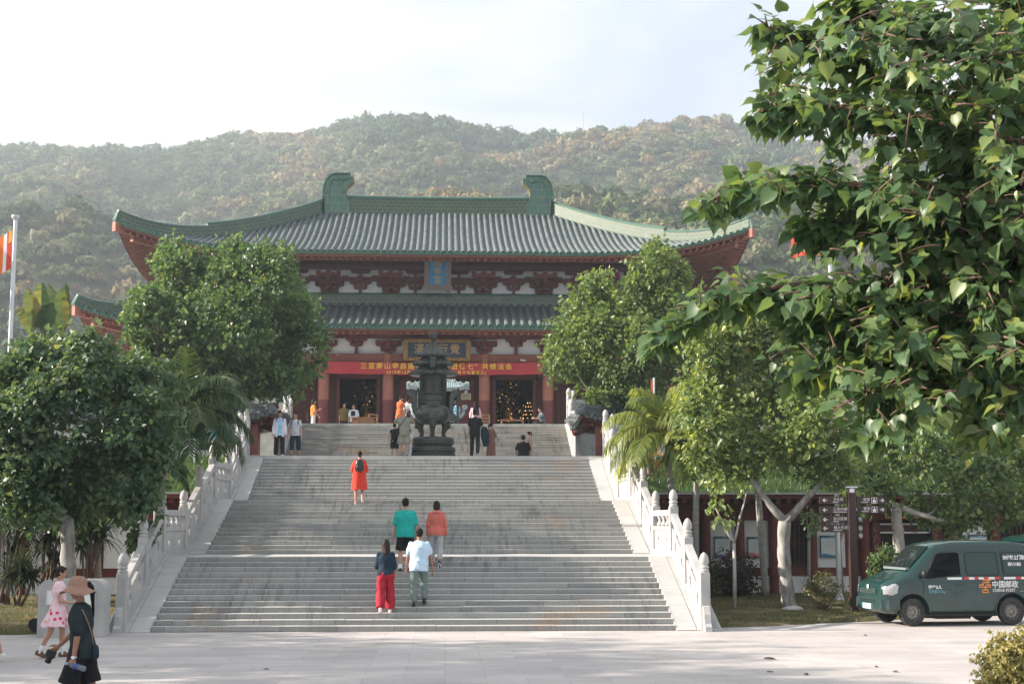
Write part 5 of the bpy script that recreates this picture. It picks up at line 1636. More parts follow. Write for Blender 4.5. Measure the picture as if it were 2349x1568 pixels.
# ---------------------------------------------------------------- litter bin and other small things on the ground
gx_, gy_ = PX(178, -1.0), -1.0
t = thing('litter_bin', 'pale stone litter bin with rounded shoulders and two slots at the left lawn edge', 'litter bin', (gx_, gy_, 0))
hw_, hh_, rr_ = .64, 1.13, .20
prof = [(-hw_, 0), (-hw_, hh_-rr_)] + [(-hw_ + rr_ - rr_*math.cos(PI/2*k/6), hh_ - rr_ + rr_*math.sin(PI/2*k/6)) for k in range(1, 7)]
prof = prof + [(-x, z) for x, z in prof[::-1]]
B = MB(); B.prism(prof, -.30, .30, 'xz'); B.prism([(x*1.02, z if z < .02 else z) for x, z in ((-hw_, 0), (-hw_, .05), (hw_, .05), (hw_, 0))], -.315, .315, 'xz')
body = B.build('body', M_MARBLE, t)
for s in (-1, 1):
    B = MB(); x0, x1 = sorted((s*.06, s*.50)); z0, z1 = .62, .96
    for a in ((x0, x1, z1-.03, z1), (x0, x1, z0, z0+.03), (x0, x0+.03, z0+.03, z1-.03), (x1-.03, x1, z0+.03, z1-.03)): B.box(a[0], a[1], -.325, -.296, a[2], a[3])
    fr = B.build('slot_frame', M_MARBLE2, t)
    B = MB(); B.box(x0+.03, x1-.03, -.306, -.299, z0+.03, z1-.03); B.build('flap', M_WHITE, fr)
    B = MB(); B.box(s*.33-.14, s*.33+.14, -.304, -.299, .30, .38); B.build('plate', M_STEEL, t)
q = P(92, 1432, .0)
t = thing('lawn_light', 'black and white ground spotlight in the grass left of the stone litter bin', 'spotlight', (q.x, -.2, .02))
B = MB(); B.tube([(-.02, -.16, .17), (0, .10, .20)], [.13, .10], 14); B.build('lamp', M_BLACK, t)
B = MB(); B.box(.06, .18, -.10, .0, 0, .32); B.build('bracket', M_WHITE, t)
B = MB(); B.cbox(-.12, .12, -.1, .1, -.03, .05, .01); B.build('base', M_BLACK, t)
q = P(1816, 1409, 5.2)
B = MB(); B.sphere((0, 0, .05), (.29, .16, .10), 18, 10)
B.v = [(x*(1+.06*math.sin(7*y+3*x)), y, max(z, -.02) + .012*math.sin(9*x)) for x, y, z in B.v]
o = B.build('stone', M_MARBLE, smooth=True); o.location = (q.x, 5.2, .05); tag(o, 'flat pale stone lying at the foot of the whitewashed tree trunk', 'stone')
# ---------------------------------------------------------------- foliage
LEAF = np.array([(0,0,0), (.40,.06,.10), (.46,.36,.12), (.20,.78,.03), (0,1.12,-.12), (-.20,.78,.03), (-.46,.36,.12), (-.40,.06,.10)], float)
LEAF_F = np.array([(0,1,2,3), (0,3,4,4), (0,4,5,5), (0,5,6,7)])
LEAF4 = np.array([(0,0,0), (.42,.22,.12), (.26,.70,.04), (0,1.1,-.08), (-.26,.70,.04), (-.42,.22,.12)], float)
LEAF4_F = np.array([(0,1,2,3), (0,3,4,5)])
BIG = np.array([(0,0,0), (.30,-.09,.05), (.47,.14,.12), (.43,.42,.11), (.20,.74,.01), (.05,.95,-.09), (0,1.22,-.22), (-.05,.95,-.09), (-.20,.74,.01), (-.43,.42,.11), (-.47,.14,.12), (-.30,-.09,.05), (0,.30,.0), (0,.66,-.035)], float)
BIG_F = np.array([(0,1,2,12), (12,2,3,13), (13,3,4,5), (13,5,6,7), (13,7,8,9), (12,13,9,10), (0,12,10,11)])
BIG_F = np.array([(0,1,2,12), (12,2,3,13), (13,3,4,5), (13,5,6,7), (13,7,8,9), (12,13,9,10), (0,12,10,11)])

def norm(a): return a / np.maximum(np.linalg.norm(a, axis=1), 1e-9)[:, None]

def place_leaves(c, tip, nrm, size, T):
    tip = norm(tip); s = norm(np.cross(tip, nrm)); n = np.cross(s, tip)
    sz = size[:, None, None]
    return c[:, None] + (s[:, None]*T[None, :, :1] + tip[:, None]*T[None, :, 1:2] + n[:, None]*T[None, :, 2:3]) * sz

def crown(name, lumps, m, leaf, parent, rng, dens=34, per=13, T=(LEAF4, LEAF4_F), tint=(.15, .75), droop=.8, spread=.30, squash=.55):
    """lumps: (centre, radii). Sprays of leaves set through the outer half of each lump"""
    C, TP, NR, TI = [], [], [], []
    for c, r in lumps:
        c, r = np.array(c, float), np.array(r, float)
        area = 4*PI*((r[0]*r[1])**1.6 + (r[0]*r[2])**1.6 + (r[1]*r[2])**1.6)**(1/1.6)/3**(1/1.6)
        n = max(3, int(area*dens/10))
        u = norm(rng.normal(size=(n, 3)))
        # leave random holes
        rad = 1 - squash*rng.random(n)**1.3
        hole = np.sin(u[:, 0]*4.3 + c[0]*3) * np.sin(u[:, 1]*4.1 + c[1]) * np.sin(u[:, 2]*4.7 + c[2]*2)
        rad *= 1 + .30*hole + rng.normal(0, .06, n)
        p = c + u*r*rad[:, None]
        tw = norm(u*.9 + rng.normal(0, .5, (n, 3)) + np.array((0, 0, .15)))
        base_t = rng.random(n)
        for k in range(per):
            t = k/per
            q = p + tw*(t - .5)[..., None] * spread * 2 if np.ndim(t) else p + tw*(t - .5)*spread*2
            q = q + rng.normal(0, spread*.30, (n, 3))
            q[:, 2] -= spread*.4*(t**2)
            C.append(q)
            TP.append(tw*.5 + u*.25 + rng.normal(0, .45, (n, 3)) + np.array((0, 0, -droop)))
            NR.append(u*.7 + rng.normal(0, .55, (n, 3)) + np.array((0, 0, .55)))
            TI.append(np.clip(base_t*.55 + rng.random(n)*.45, 0, 1))
    C, TP, NR, TI = map(np.concatenate, (C, TP, NR, TI))
    V = place_leaves(C, TP, NR, leaf*rng.uniform(.65, 1.2, len(C)), T[0])
    nf, nv = len(T[1]), len(T[0])
    F = (np.arange(len(C))[:, None, None]*nv + T[1][None]).reshape(-1, 4)
    lo_, hi_ = tint
    ti = np.repeat(lo_ + (hi_-lo_)*TI, nf)
    yel = np.repeat(rng.random(len(C)) < .012, nf); ti[yel] = 1.0
    return np_mesh(name, V.reshape(-1, 3), F, m, parent, {'tint': ti})

def limb_path(a, b, sag, rng, n=6, wob=.08):
    a, b = Vector(a), Vector(b); L_ = (b-a).length; out = []
    for i in range(n+1):
        t = i/n; p = a.lerp(b, t) + Vector((0, 0, sag*math.sin(PI*t)))
        if 0 < i < n: p += Vector(rng.normal(0, wob*L_*.12, 3))
        out.append(p)
    return out

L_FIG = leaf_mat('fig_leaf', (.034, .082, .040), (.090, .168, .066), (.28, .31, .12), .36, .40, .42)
L_FIG3 = leaf_mat('fig_leaf_shade', (.022, .066, .042), (.062, .125, .068), (.22, .26, .14), .34, .40, .42)  # darker, cooler fig leaf; the front left tree's shade is put into its colour
L_FIG2 = leaf_mat('fig_leaf_sunny', (.060, .110, .042), (.145, .215, .070), (.40, .42, .16), .38, .40, .42)  # lighter fig leaf for sunlit trees; the sunlight is put into the colour
L_NEAR = leaf_mat('fig_leaf_near', (.038, .090, .048), (.095, .165, .070), (.28, .33, .10), .40, .40, .42)
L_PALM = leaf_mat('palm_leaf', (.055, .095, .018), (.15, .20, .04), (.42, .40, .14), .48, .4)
L_PALMD = leaf_mat('palm_leaf_shade', (.012, .040, .014), (.035, .080, .024), (.12, .14, .05), .3, .4)  # darker palm leaf for the shaded palms, shade put into the colour
L_DRAC = leaf_mat('dracaena_leaf', (.012, .026, .013), (.040, .060, .030), (.13, .14, .075), .25, .4)
L_BUSH = leaf_mat('bush_leaf', (.025, .045, .015), (.075, .095, .03), (.20, .19, .08), .3, .45)
L_BOUG = leaf_mat('bougainvillea_leaf', (.014, .022, .012), (.035, .036, .022), (.07, .05, .04), .2, .5)
L_BOUGF = leaf_mat('bougainvillea_bract', (.10, .02, .07), (.20, .04, .15), (.28, .08, .22), .3, .5)
L_VAR = leaf_mat('variegated_leaf', (.03, .075, .028), (.30, .27, .09), (.58, .50, .26), .25, .45)
L_BANANA = leaf_mat('banana_leaf', (.025, .065, .025), (.06, .10, .035), (.26, .23, .07), .4, .35)
L_YEL = leaf_mat('yellow_leaf', (.10, .09, .02), (.30, .20, .04), (.42, .30, .10), .4, .45)

def lumps_at(items, Y, ppm, rng, dr=1.0):
    out = []
    for it in items:
        x, y, rx, ry = it[:4]; dy = it[4] if len(it) > 4 else rng.uniform(-1, 1)*dr
        c = P(x, y, Y + dy); out.append(((c.x, c.y, c.z), (rx/ppm, max(.55*(rx+ry)/ppm, .4), ry/ppm)))
    return out

def broad_tree(name, label, Y, base, forks, items, leafm, leaf, barkm, seed, trunk_r, dens, per, tint, dr=1.0, group=None, T=(LEAF4, LEAF4_F), spread=.3, base_z=None, lower=None):
    """base: photo x of the trunk foot; forks: list of (photo x, y, radius) up the trunk"""
    rng = np.random.default_rng(seed); ppm = FPX/(Y - CAM.y)
    z0 = base_z if base_z is not None else 0.0
    bx = PX(base, Y)
    t = thing(name, label, 'tree', (bx, Y, z0), group=group); off = Vector((bx, Y, z0))
    pts = [Vector((bx, Y, z0 - .15))] + [P(fx, fyy, Y) for fx, fyy, r in forks]
    rad = [trunk_r*1.45] + [r for _, _, r in forks]
    # flare at the foot
    pts.insert(1, pts[0].lerp(pts[1], .12)); rad.insert(1, trunk_r)
    B = MB(); B.M = Matrix.Translation(-off)
    dense = []; dr_ = []
    for i in range(len(pts)-1):
        for k in range(5):
            q = k/5; dense.append(pts[i].lerp(pts[i+1], q) + Vector(rng.normal(0, .012, 3))); dr_.append((rad[i]*(1-q) + rad[i+1]*q)*(1+rng.normal(0, .03)))
    dense.append(pts[-1]); dr_.append(rad[-1])
    B.tube(dense, dr_, 14)
    lumps = []
    for c, r in lumps_at(items, Y, ppm, rng, dr):
        c, r = np.array(c), np.array(r); lumps.append((tuple(c), tuple(r*.80)))
        for k in range(5):
            u = norm(rng.normal(size=(1, 3)) + np.array((0, -.25, .25)))[0]
            lumps.append((tuple(c + u*r*.72), tuple(r*rng.uniform(.30, .46))))
    top = pts[-1]; rt = rad[-1]
    order = sorted(lumps[::6], key=lambda l: (Vector(l[0]) - top).length)
    main = [Vector(l[0]) for l in order]
    ends = [(top, rt)]
    for c in main:                    # each limb springs from the nearest limb already grown
        src, r0 = min(ends, key=lambda e: (e[0] - c).length + (0 if e[0].z < c.z + .3 else 1.5))
        r0 = max(.02, min(r0*.72, .14)); path = limb_path(src, c, -.05*(c-src).length, rng)
        B.tube(path, [r0*(1-.55*i/6) for i in range(7)], 8); ends.append((c, r0*.5)); ends.append((path[3], r0*.75))
    for (c, r) in lumps[::6]:
        for k in range(6):
            u = norm(rng.normal(size=(1, 3)))[0]; e = Vector(c) + Vector(u*np.array(r)*.85)
            B.tube(limb_path(c, e, .05, rng, 4), [.014, .011, .008, .006, .004], 5)
    B.build('trunk', barkm, t, smooth=True)
    if lower:
        pass
    o = crown('crown', [((c[0]-off.x, c[1]-off.y, c[2]-off.z), r) for c, r in lumps], leafm, leaf, t, rng, dens*.72, per, T, tint, spread=spread, droop=.32, squash=.42)
    return t

broad_tree('broadleaf_tree', 'dense round dark green tree in front of the left half of the temple roofs', 21.0, 512,
           [(515, 960, .24), (516, 900, .22)],
           [(430,625,92,68), (600,640,110,76), (368,725,72,74), (500,745,150,120), (660,725,88,92), (700,805,66,66), (600,850,96,74), (420,815,120,76), (530,600,80,50), (335,790,42,55), (660,880,46,36), (395,580,45,32), (640,590,40,30), (520,880,70,45)],
           L_FIG, .17, M_BARK, 101, .26, 84, 14, (.05, .78), 1.3, 'broad trees of the temple grounds', base_z=Z3)
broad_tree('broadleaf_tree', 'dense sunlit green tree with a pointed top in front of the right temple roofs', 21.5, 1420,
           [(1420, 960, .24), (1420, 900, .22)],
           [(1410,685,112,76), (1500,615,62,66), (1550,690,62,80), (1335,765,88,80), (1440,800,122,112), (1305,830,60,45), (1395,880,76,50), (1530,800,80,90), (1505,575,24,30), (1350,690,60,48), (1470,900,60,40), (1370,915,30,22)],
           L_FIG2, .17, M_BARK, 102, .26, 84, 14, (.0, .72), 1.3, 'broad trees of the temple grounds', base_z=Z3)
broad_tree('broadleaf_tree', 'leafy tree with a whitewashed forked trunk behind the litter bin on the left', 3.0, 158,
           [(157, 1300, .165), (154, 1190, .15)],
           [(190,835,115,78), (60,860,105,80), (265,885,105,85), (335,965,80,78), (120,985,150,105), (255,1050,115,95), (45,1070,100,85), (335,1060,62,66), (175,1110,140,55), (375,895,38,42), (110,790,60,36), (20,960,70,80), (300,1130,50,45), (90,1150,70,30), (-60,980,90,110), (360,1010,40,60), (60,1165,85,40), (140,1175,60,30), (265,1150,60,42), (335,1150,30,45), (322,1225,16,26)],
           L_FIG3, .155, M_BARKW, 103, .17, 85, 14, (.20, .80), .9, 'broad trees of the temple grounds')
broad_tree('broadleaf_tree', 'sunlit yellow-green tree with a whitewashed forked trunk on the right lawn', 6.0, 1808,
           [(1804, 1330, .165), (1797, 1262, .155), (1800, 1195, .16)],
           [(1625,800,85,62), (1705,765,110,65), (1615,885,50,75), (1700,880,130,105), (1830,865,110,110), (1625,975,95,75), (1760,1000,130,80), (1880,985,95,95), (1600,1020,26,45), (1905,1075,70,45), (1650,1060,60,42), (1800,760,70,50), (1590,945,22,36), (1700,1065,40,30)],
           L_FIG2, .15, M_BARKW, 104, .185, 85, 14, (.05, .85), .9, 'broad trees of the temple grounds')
broad_tree('broadleaf_tree', 'tree with sawn-off pale limbs and yellowing leaves behind the green van', 8.5, 2062,
           [(2060, 1230, .16), (2055, 1160, .14)],
           [(2100,1035,130,75), (2240,1075,120,80), (2000,1120,80,50), (2150,1160,90,38), (2270,1160,80,48), (1965,1060,55,60), (2340,1010,80,80), (2190,1195,46,28), (2330,1150,50,50)],
           L_FIG, .15, M_BARK, 105, .17, 80, 13, (.15, .95), .9, 'broad trees of the temple grounds')
broad_tree('broadleaf_tree', 'dark leafy tree on the bank above the right hall at the right edge', 16.0, 2260,
           [(2262, 1050, .18), (2260, 1010, .16)],
           [(2180,960,110,60), (2300,940,120,70), (2080,985,80,50), (2380,1010,90,80), (2250,1030,120,50), (1990,985,60,45), (2150,900,90,50), (2300,870,100,50)],
           L_FIG, .16, M_BARKD, 106, .18, 70, 13, (.1, .7), .9, 'broad trees of the temple grounds', base_z=3.4)

def sapling(label, Y, base, base_y, fork, tips, items, lm, leaf, seed, r=.045, bark=None, z0=None):
    rng = np.random.default_rng(seed); ppm = FPX/(Y - CAM.y); bx = PX(base, Y)
    zb = z0 if z0 is not None else max(0.0, P(base, base_y, Y).z)
    t = thing('sapling', label, 'young tree', (bx, Y, zb)); off = Vector((bx, Y, zb))
    B = MB(); B.M = Matrix.Translation(-off); f = P(*fork, Y)
    B.tube([off - Vector((0,0,.1)), off.lerp(f, .5) + Vector((.01,0,0)), f], [r*1.15, r, r*.9], 10)
    for tp in tips: B.tube(limb_path(f, P(*tp, Y), 0, rng, 4), [r*.75, r*.65, r*.55, r*.45, r*.3], 8)
    B.build('trunk', bark or M_BARK, t, smooth=True)
    lumps = [((c[0]-off.x, c[1]-off.y, c[2]-off.z), (q[0], q[0]*.8, q[2])) for c, q in lumps_at(items, Y, ppm, rng, .2)]
    crown('crown', lumps, lm, leaf, t, rng, 34, 10, tint=(.2, .8), spread=.18)
sapling('young tree with a thin Y-shaped trunk on the lawn in front of the notice posters', 5.2, 1681, 1386, (1684, 1245), [(1712, 1130), (1664, 1190), (1640, 1160)],
        [(1655,1100,38,28), (1640,1150,42,30), (1662,1190,40,22), (1712,1115,30,25), (1640,1110,20,20)], L_FIG2, .13, 111)
sapling('young pale tree with a V-shaped trunk partly hidden by the direction sign', 9.0, 1928, 1365, (1926, 1245), [(1905, 1175), (1935, 1150), (1950, 1185)],
        [(1872,1215,26,34), (1900,1180,30,22), (1940,1150,26,22), (1962,1200,16,20)], L_FIG, .14, 112, r=.042, bark=M_BARKP)
sapling('slim brown tree leaning left of the V-shaped young tree near the right hall', 10.5, 1850, 1370, (1856, 1240), [(1862, 1205), (1850, 1180)],
        [(1870,1195,22,24), (1850,1170,24,18)], L_FIG, .13, 113, r=.05, bark=M_BARKP)
sapling('small yellow-leaved tree with a dark trunk on the grass bank under the right palm', 15.0, 1490, 1108, (1487, 1062), [(1470, 1040), (1505, 1042)],
        [(1478,1038,30,16), (1502,1046,22,14), (1462,1050,16,12)], L_YEL, .15, 114, r=.06, bark=M_BARKD, z0=3.45)

# ---------------------------------------------------------------- palms
def frond(rng, base, d, length, up, nleaf=62, ll=.42, width=.019):
    """arched rib with hanging leaflets: returns leaflet quads and the rib path"""
    d = Vector(d).normalized(); path = []; p = Vector(base); v = (d*math.cos(up) + Vector((0,0,math.sin(up)))).normalized()
    st = length/14
    for i in range(15):
        path.append(p.copy()); p = p + v*st; v = (v + Vector((0, 0, -.075 - .012*i))).normalized()
    Q = []
    side = d.cross(Vector((0,0,1))).normalized()
    for i in range(nleaf):
        t = .14 + .86*i/nleaf; x = t*14; k = min(13, int(x)); q = path[k].lerp(path[k+1], x-k) if k < 14 else path[-1]
        tg = (path[min(14, k+1)] - path[k]).normalized()
        l = ll*(.45 + .75*math.sin(PI*min(1, t*.9+.08)))*rng.uniform(.85, 1.15)
        for s in (-1, 1):
            dr = (side*s*.85 + tg*.65 + Vector((0,0,-.12)) + Vector(rng.normal(0, .08, 3))).normalized()
            mid = q + dr*l*.55 + Vector((0,0,-.03*l)); tip = q + dr*l*.85 + Vector((0,0,-.48*l))
            w_ = (tg - dr*tg.dot(dr)).normalized()*width
            Q.append(((q - w_*.5, q + w_*.5, mid + w_, mid - w_), (mid - w_, mid + w_, tip + w_*.15, tip - w_*.15)))
    return Q, path
def palm(label, trunk, r0, r1, nf, flen, lm, seed, ll=.42, updown=(-.05, 1.42), name='palm_tree', group='slender palms along the banks'):
    rng = np.random.default_rng(seed); b0 = Vector(trunk[0])
    t = thing(name, label, 'palm', b0, group=group)
    B = MB(); B.M = Matrix.Translation(-b0)
    tp = [Vector(q) for q in trunk]; dense, rd = [], []
    nseg = 26
    for i in range(nseg+1):
        u = i/nseg*(len(tp)-1); k = min(len(tp)-2, int(u)); dense.append(tp[k].lerp(tp[k+1], u-k)); rd.append((r0*(1-i/nseg) + r1*i/nseg)*(1 + .05*(i % 2)))
    B.tube(dense, rd, 12); B.build('trunk', M_BARKP, t, smooth=True)
    top = tp[-1] - b0
    B = MB(); B.tube([top - Vector((0,0,.05)), top + Vector((0,0,.35)), top + Vector((0,0,.75))], [r1*1.25, r1*1.1, r1*.5], 10); B.build('crownshaft', mat('palm_sheath', (.16, .20, .07), .5, .2, 3), t, smooth=True)
    quads, ti = [], []; R_ = MB()
    for k in range(nf):
        a = 2.399*k + rng.uniform(-.25, .25); up = updown[0] + (updown[1]-updown[0])*((k+.5)/nf) + rng.uniform(-.1, .1)
        Q, path = frond(rng, top + Vector((0,0,.60)), (math.cos(a), math.sin(a), 0), flen*rng.uniform(.85, 1.1), up, ll=ll)
        base_t = rng.random()*.5
        for q2 in Q:
            for q in q2: quads.append(q); ti.append(min(1, base_t + rng.random()*.4))
        R_.tube(path, [.022*(1-.06*i) for i in range(15)], 5)
    V = np.array([[tuple(p) for p in q] for q in quads]).reshape(-1, 3)
    cr = np_mesh('crown', V, np.arange(len(V)).reshape(-1, 4), lm, t, {'tint': np.array(ti)})
    R_.build('ribs', mat('palm_rib', (.22, .20, .06), .5, .2, 3), cr)
    return t
yp = 10.0
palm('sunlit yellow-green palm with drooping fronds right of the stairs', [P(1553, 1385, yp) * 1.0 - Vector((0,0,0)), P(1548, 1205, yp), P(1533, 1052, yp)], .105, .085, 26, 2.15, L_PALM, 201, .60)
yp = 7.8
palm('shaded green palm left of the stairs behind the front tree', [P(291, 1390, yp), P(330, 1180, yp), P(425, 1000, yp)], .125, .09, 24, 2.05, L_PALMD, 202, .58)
palm('palm with a bare ringed trunk behind the right balustrade, crown lost in leaves', [P(1597, 1385, 9.0), P(1596, 1200, 9.0), P(1598, 1060, 9.0)], .09, .08, 9, 1.2, L_PALM, 203, .4)
palm('palm with a leaning grey trunk in front of the pink-footed poster', [P(1757, 1362, 11.0), P(1744, 1200, 11.0), P(1735, 1080, 11.0)], .105, .085, 9, 1.2, L_PALM, 204, .4)
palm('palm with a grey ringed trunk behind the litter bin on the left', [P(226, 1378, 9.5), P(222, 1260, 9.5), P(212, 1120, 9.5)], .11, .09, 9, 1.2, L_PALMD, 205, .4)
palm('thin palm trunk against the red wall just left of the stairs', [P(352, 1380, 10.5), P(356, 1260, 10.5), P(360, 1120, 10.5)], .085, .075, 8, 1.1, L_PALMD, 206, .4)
B = MB(); q0 = P(1528, 1055, 9.9); rng = np.random.default_rng(5)
for k in range(26):
    a = rng.uniform(0, 2*PI); e = Vector((.22*math.cos(a) - .12, .2*math.sin(a), -rng.uniform(.2, .5)))
    B.tube([(0,0,0), e*.5 + Vector((0,0,.12)), e], [.008, .006, .004], 4)
o = B.build('fruit_stalk', mat('dry_stalk', (.30, .15, .08), .7, .3, 6)); o.location = q0
tag(o, 'dry reddish fruit stalks hanging below the crown of the right palm', 'fruit stalk')

# ---------------------------------------------------------------- dracaena, banana, bushes
def rosette(rng, c, n, length, quads, ti, w_=.030):
    bt = rng.random()*.4
    for k in range(n):
        a = rng.uniform(0, 2*PI); up = rng.uniform(-.3, 1.4); l = length*rng.uniform(.7, 1.1)
        v = Vector((math.cos(a)*math.cos(up), math.sin(a)*math.cos(up), math.sin(up))); p = Vector(c); s = v.cross(Vector((0,0,1)))
        s = s.normalized() if s.length > .05 else Vector((1,0,0)); prev = None; tt = min(1, bt + rng.random()*.5)
        for i in range(6):
            ww = w_*(.6, 1.0, 1.0, .8, .5, .08)[i]
            cur = (p - s*ww, p + s*ww)
            if prev: quads.append((prev[0], prev[1], cur[1], cur[0])); ti.append(tt)
            prev = cur; p = p + v*(l/5); v = (v + Vector((0,0,-.30))).normalized()
def dracaena(label, Y, base, items, seed, lm=None, length=.85):
    rng = np.random.default_rng(seed); bx = PX(base, Y); off = Vector((bx, Y, .05))
    t = thing('dracaena', label, 'plant', off, group='dracaena bushes under the left trees')
    B = MB(); quads, ti = [], []
    for x, y, n in items:
        c = P(x, y, Y + rng.uniform(-.4, .4)) - off
        B.tube([(rng.normal(0, .08), rng.normal(0, .05), -.1), c*.5 + Vector((0, 0, -.1)), c], [.05, .04, .03], 7)
        rosette(rng, c, n, length, quads, ti)
    B.build('stems', M_BARKD, t, smooth=True)
    V = np.array([[tuple(p) for p in q] for q in quads]).reshape(-1, 3)
    np_mesh('leaves', V, np.arange(len(V)).reshape(-1, 4), lm or L_DRAC, t, {'tint': np.array(ti)})
dracaena('tall dark dracaena with hanging strap leaves at the left edge by the signpost', 9.0, 20, [(20, 1205, 130), (68, 1178, 130), (30, 1262, 90), (-30, 1240, 80), (45, 1225, 90), (5, 1170, 80)], 301)
dracaena('dracaena clump with long drooping leaves left of the whitewashed trunk', 8.6, 110, [(118, 1228, 160), (95, 1190, 90), (140, 1185, 90), (128, 1290, 70), (100, 1262, 80)], 302)
dracaena('low dracaena with spreading leaves in front of the white wall on the left', 8.0, 52, [(51, 1312, 150), (75, 1328, 70), (20, 1325, 60)], 303)
dracaena('dracaena with narrow leaves right of the whitewashed trunk on the left', 9.0, 205, [(200, 1225, 140), (225, 1198, 80), (188, 1255, 80), (235, 1235, 50)], 304)
def banana(label, Y, base, z0, leaves, seed):
    rng = np.random.default_rng(seed); bx = PX(base, Y); off = Vector((bx, Y, z0))
    t = thing('banana_plant', label, 'banana plant', off, group='banana plants beyond the left tree')
    hz = P(base, 790, Y).z - z0
    B = MB(); B.tube([(0,0,-.2), (0,0,hz*.6), (0,0,hz)], [.16, .13, .09], 10); B.build('stem', mat('banana_stem', (.16, .17, .07), .6, .3, 3), t, smooth=True)
    quads, ti = [], []
    for x, y, w_ in leaves:
        tip = P(x, y, Y + rng.uniform(-.5, .5)) - off; b0 = Vector((0, 0, hz)); n = 14
        for sg in (-1, 1):
            prev = None; tt = rng.uniform(.1, .9)
            for i in range(n+1):
                u = i/n; m = b0.lerp(tip, u) + Vector((0, 0, .35*math.sin(PI*u*.9))); d = (tip - b0).normalized()
                s = d.cross(Vector((.3, -1, .2))).normalized()*w_*sg*math.sin(PI*min(1, .06 + u*.94))**.6
                if u < .22: s = s*.08
                e = m + s + Vector((0, -.04, -.25*s.length)) + Vector(rng.normal(0, .02, 3))
                if prev: quads.append((prev[0], prev[1], e, m)); ti.append(min(1, tt + rng.normal(0, .08)))
                prev = (m, e)
    V = np.array([[tuple(p) for p in q] for q in quads]).reshape(-1, 3)
    np_mesh('leaves', V, np.arange(len(V)).reshape(-1, 4), L_BANANA, t, {'tint': np.clip(np.array(ti), 0, 1)}, smooth=False)
banana('banana plant with broad ragged leaves near the left flag pole', 19.5, 75, Z3, [(60, 672, .28), (95, 655, .30), (40, 715, .26), (120, 700, .3), (70, 800, .3), (105, 790, .26)], 311)
banana('banana plant with pale upright leaves left of the lower roof corner', 20.5, 128, Z3, [(150, 655, .2), (158, 690, .16), (140, 668, .24), (112, 660, .24), (118, 715, .24)], 312)

def bush(name, label, Y, base, base_y, items, lm, leaf, seed, dens=60, per=10, tint=(.1, .8), group=None, extra=None, spread=.12, stems=True, depth=None):
    rng = np.random.default_rng(seed); ppm = FPX/(Y - CAM.y); bx = PX(base, Y); zb = max(0.0, P(base, base_y, Y).z)
    t = thing(name, label, 'shrub', (bx, Y, zb), group=group); off = Vector((bx, Y, zb))
    lumps = [((c[0]-off.x, c[1]-off.y, c[2]-off.z), (q[0], depth or q[0]*.9, q[2])) for c, q in lumps_at(items, Y, ppm, rng, .1)]
    if stems:
        B = MB()
        for c, q in lumps:
            for k in range(4):
                e = Vector(c) + Vector(rng.normal(0, .5, 3)*np.array(q)); B.tube([(rng.normal(0, .04), rng.normal(0, .03), -.08), Vector((e.x*.6, e.y*.6, e.z*.4)), e], [.020, .014, .006], 6)
        B.build('stems', M_BARKD, t, smooth=True)
    cr = crown('foliage', lumps, lm, leaf, t, rng, dens, per, tint=tint, spread=spread)
    if extra:
        lm2, items2 = extra
        l2 = [((c[0]-off.x, c[1]-off.y, c[2]-off.z), (q[0], q[0]*.9, q[2])) for c, q in lumps_at(items2, Y, ppm, rng, .1)]
        crown('blossom', l2, lm2, leaf*.9, t, rng, 40, 8, tint=(0, 1), spread=.08)
    return t
bush('flowering_bush', 'dark bougainvillea bush with purple flowers beside the last balustrade post on the right', 11.5, 1680, 1366, [(1680, 1305, 55, 45), (1660, 1330, 40, 32), (1705, 1335, 38, 32)], L_BOUG, .075, 321, 330, 10,
     extra=(L_BOUGF, [(1660, 1272, 30, 8), (1700, 1276, 30, 9), (1680, 1268, 22, 6), (1722, 1300, 10, 8)]))
bush('garden_bush', 'green leafy bush squeezed between balustrade post and bougainvillea', 11.0, 1628, 1366, [(1626, 1300, 20, 30), (1634, 1335, 22, 28), (1618, 1340, 16, 24)], L_BUSH, .09, 322, 260)
bush('garden_bush', 'airy light green bush with bare stems on the lawn left of the van', 5.6, 1886, 1402, [(1885, 1335, 42, 24), (1860, 1350, 26, 18), (1915, 1350, 26, 20), (1890, 1318, 22, 12), (1885, 1372, 22, 14)], L_BUSH, .055, 323, 260, 9, (.2, .95))
bush('garden_bush', 'clipped round dark green bush behind the windscreen of the van', 8.0, 2030, 1385, [(2030, 1278, 36, 34), (2016, 1310, 22, 22), (2045, 1330, 30, 40)], L_FIG, .06, 324, 700, 9, (.2, .8), spread=.07)
bush('garden_bush', 'thin dark seedling by the white plinth of the right hall', 12.0, 1742, 1368, [(1738, 1350, 9, 12), (1748, 1345, 8, 9)], L_BUSH, .07, 325, 40, 6)
bush('hedge_bush', 'clipped yellow and green variegated bush in the bottom right corner', -11.9, 2325, 1606, [(2320, 1520, 72, 66), (2350, 1500, 60, 60), (2300, 1560, 58, 50), (2370, 1560, 70, 60)], L_VAR, .040, 326, 3200, 9, (.0, 1.0), spread=.035, stems=True)

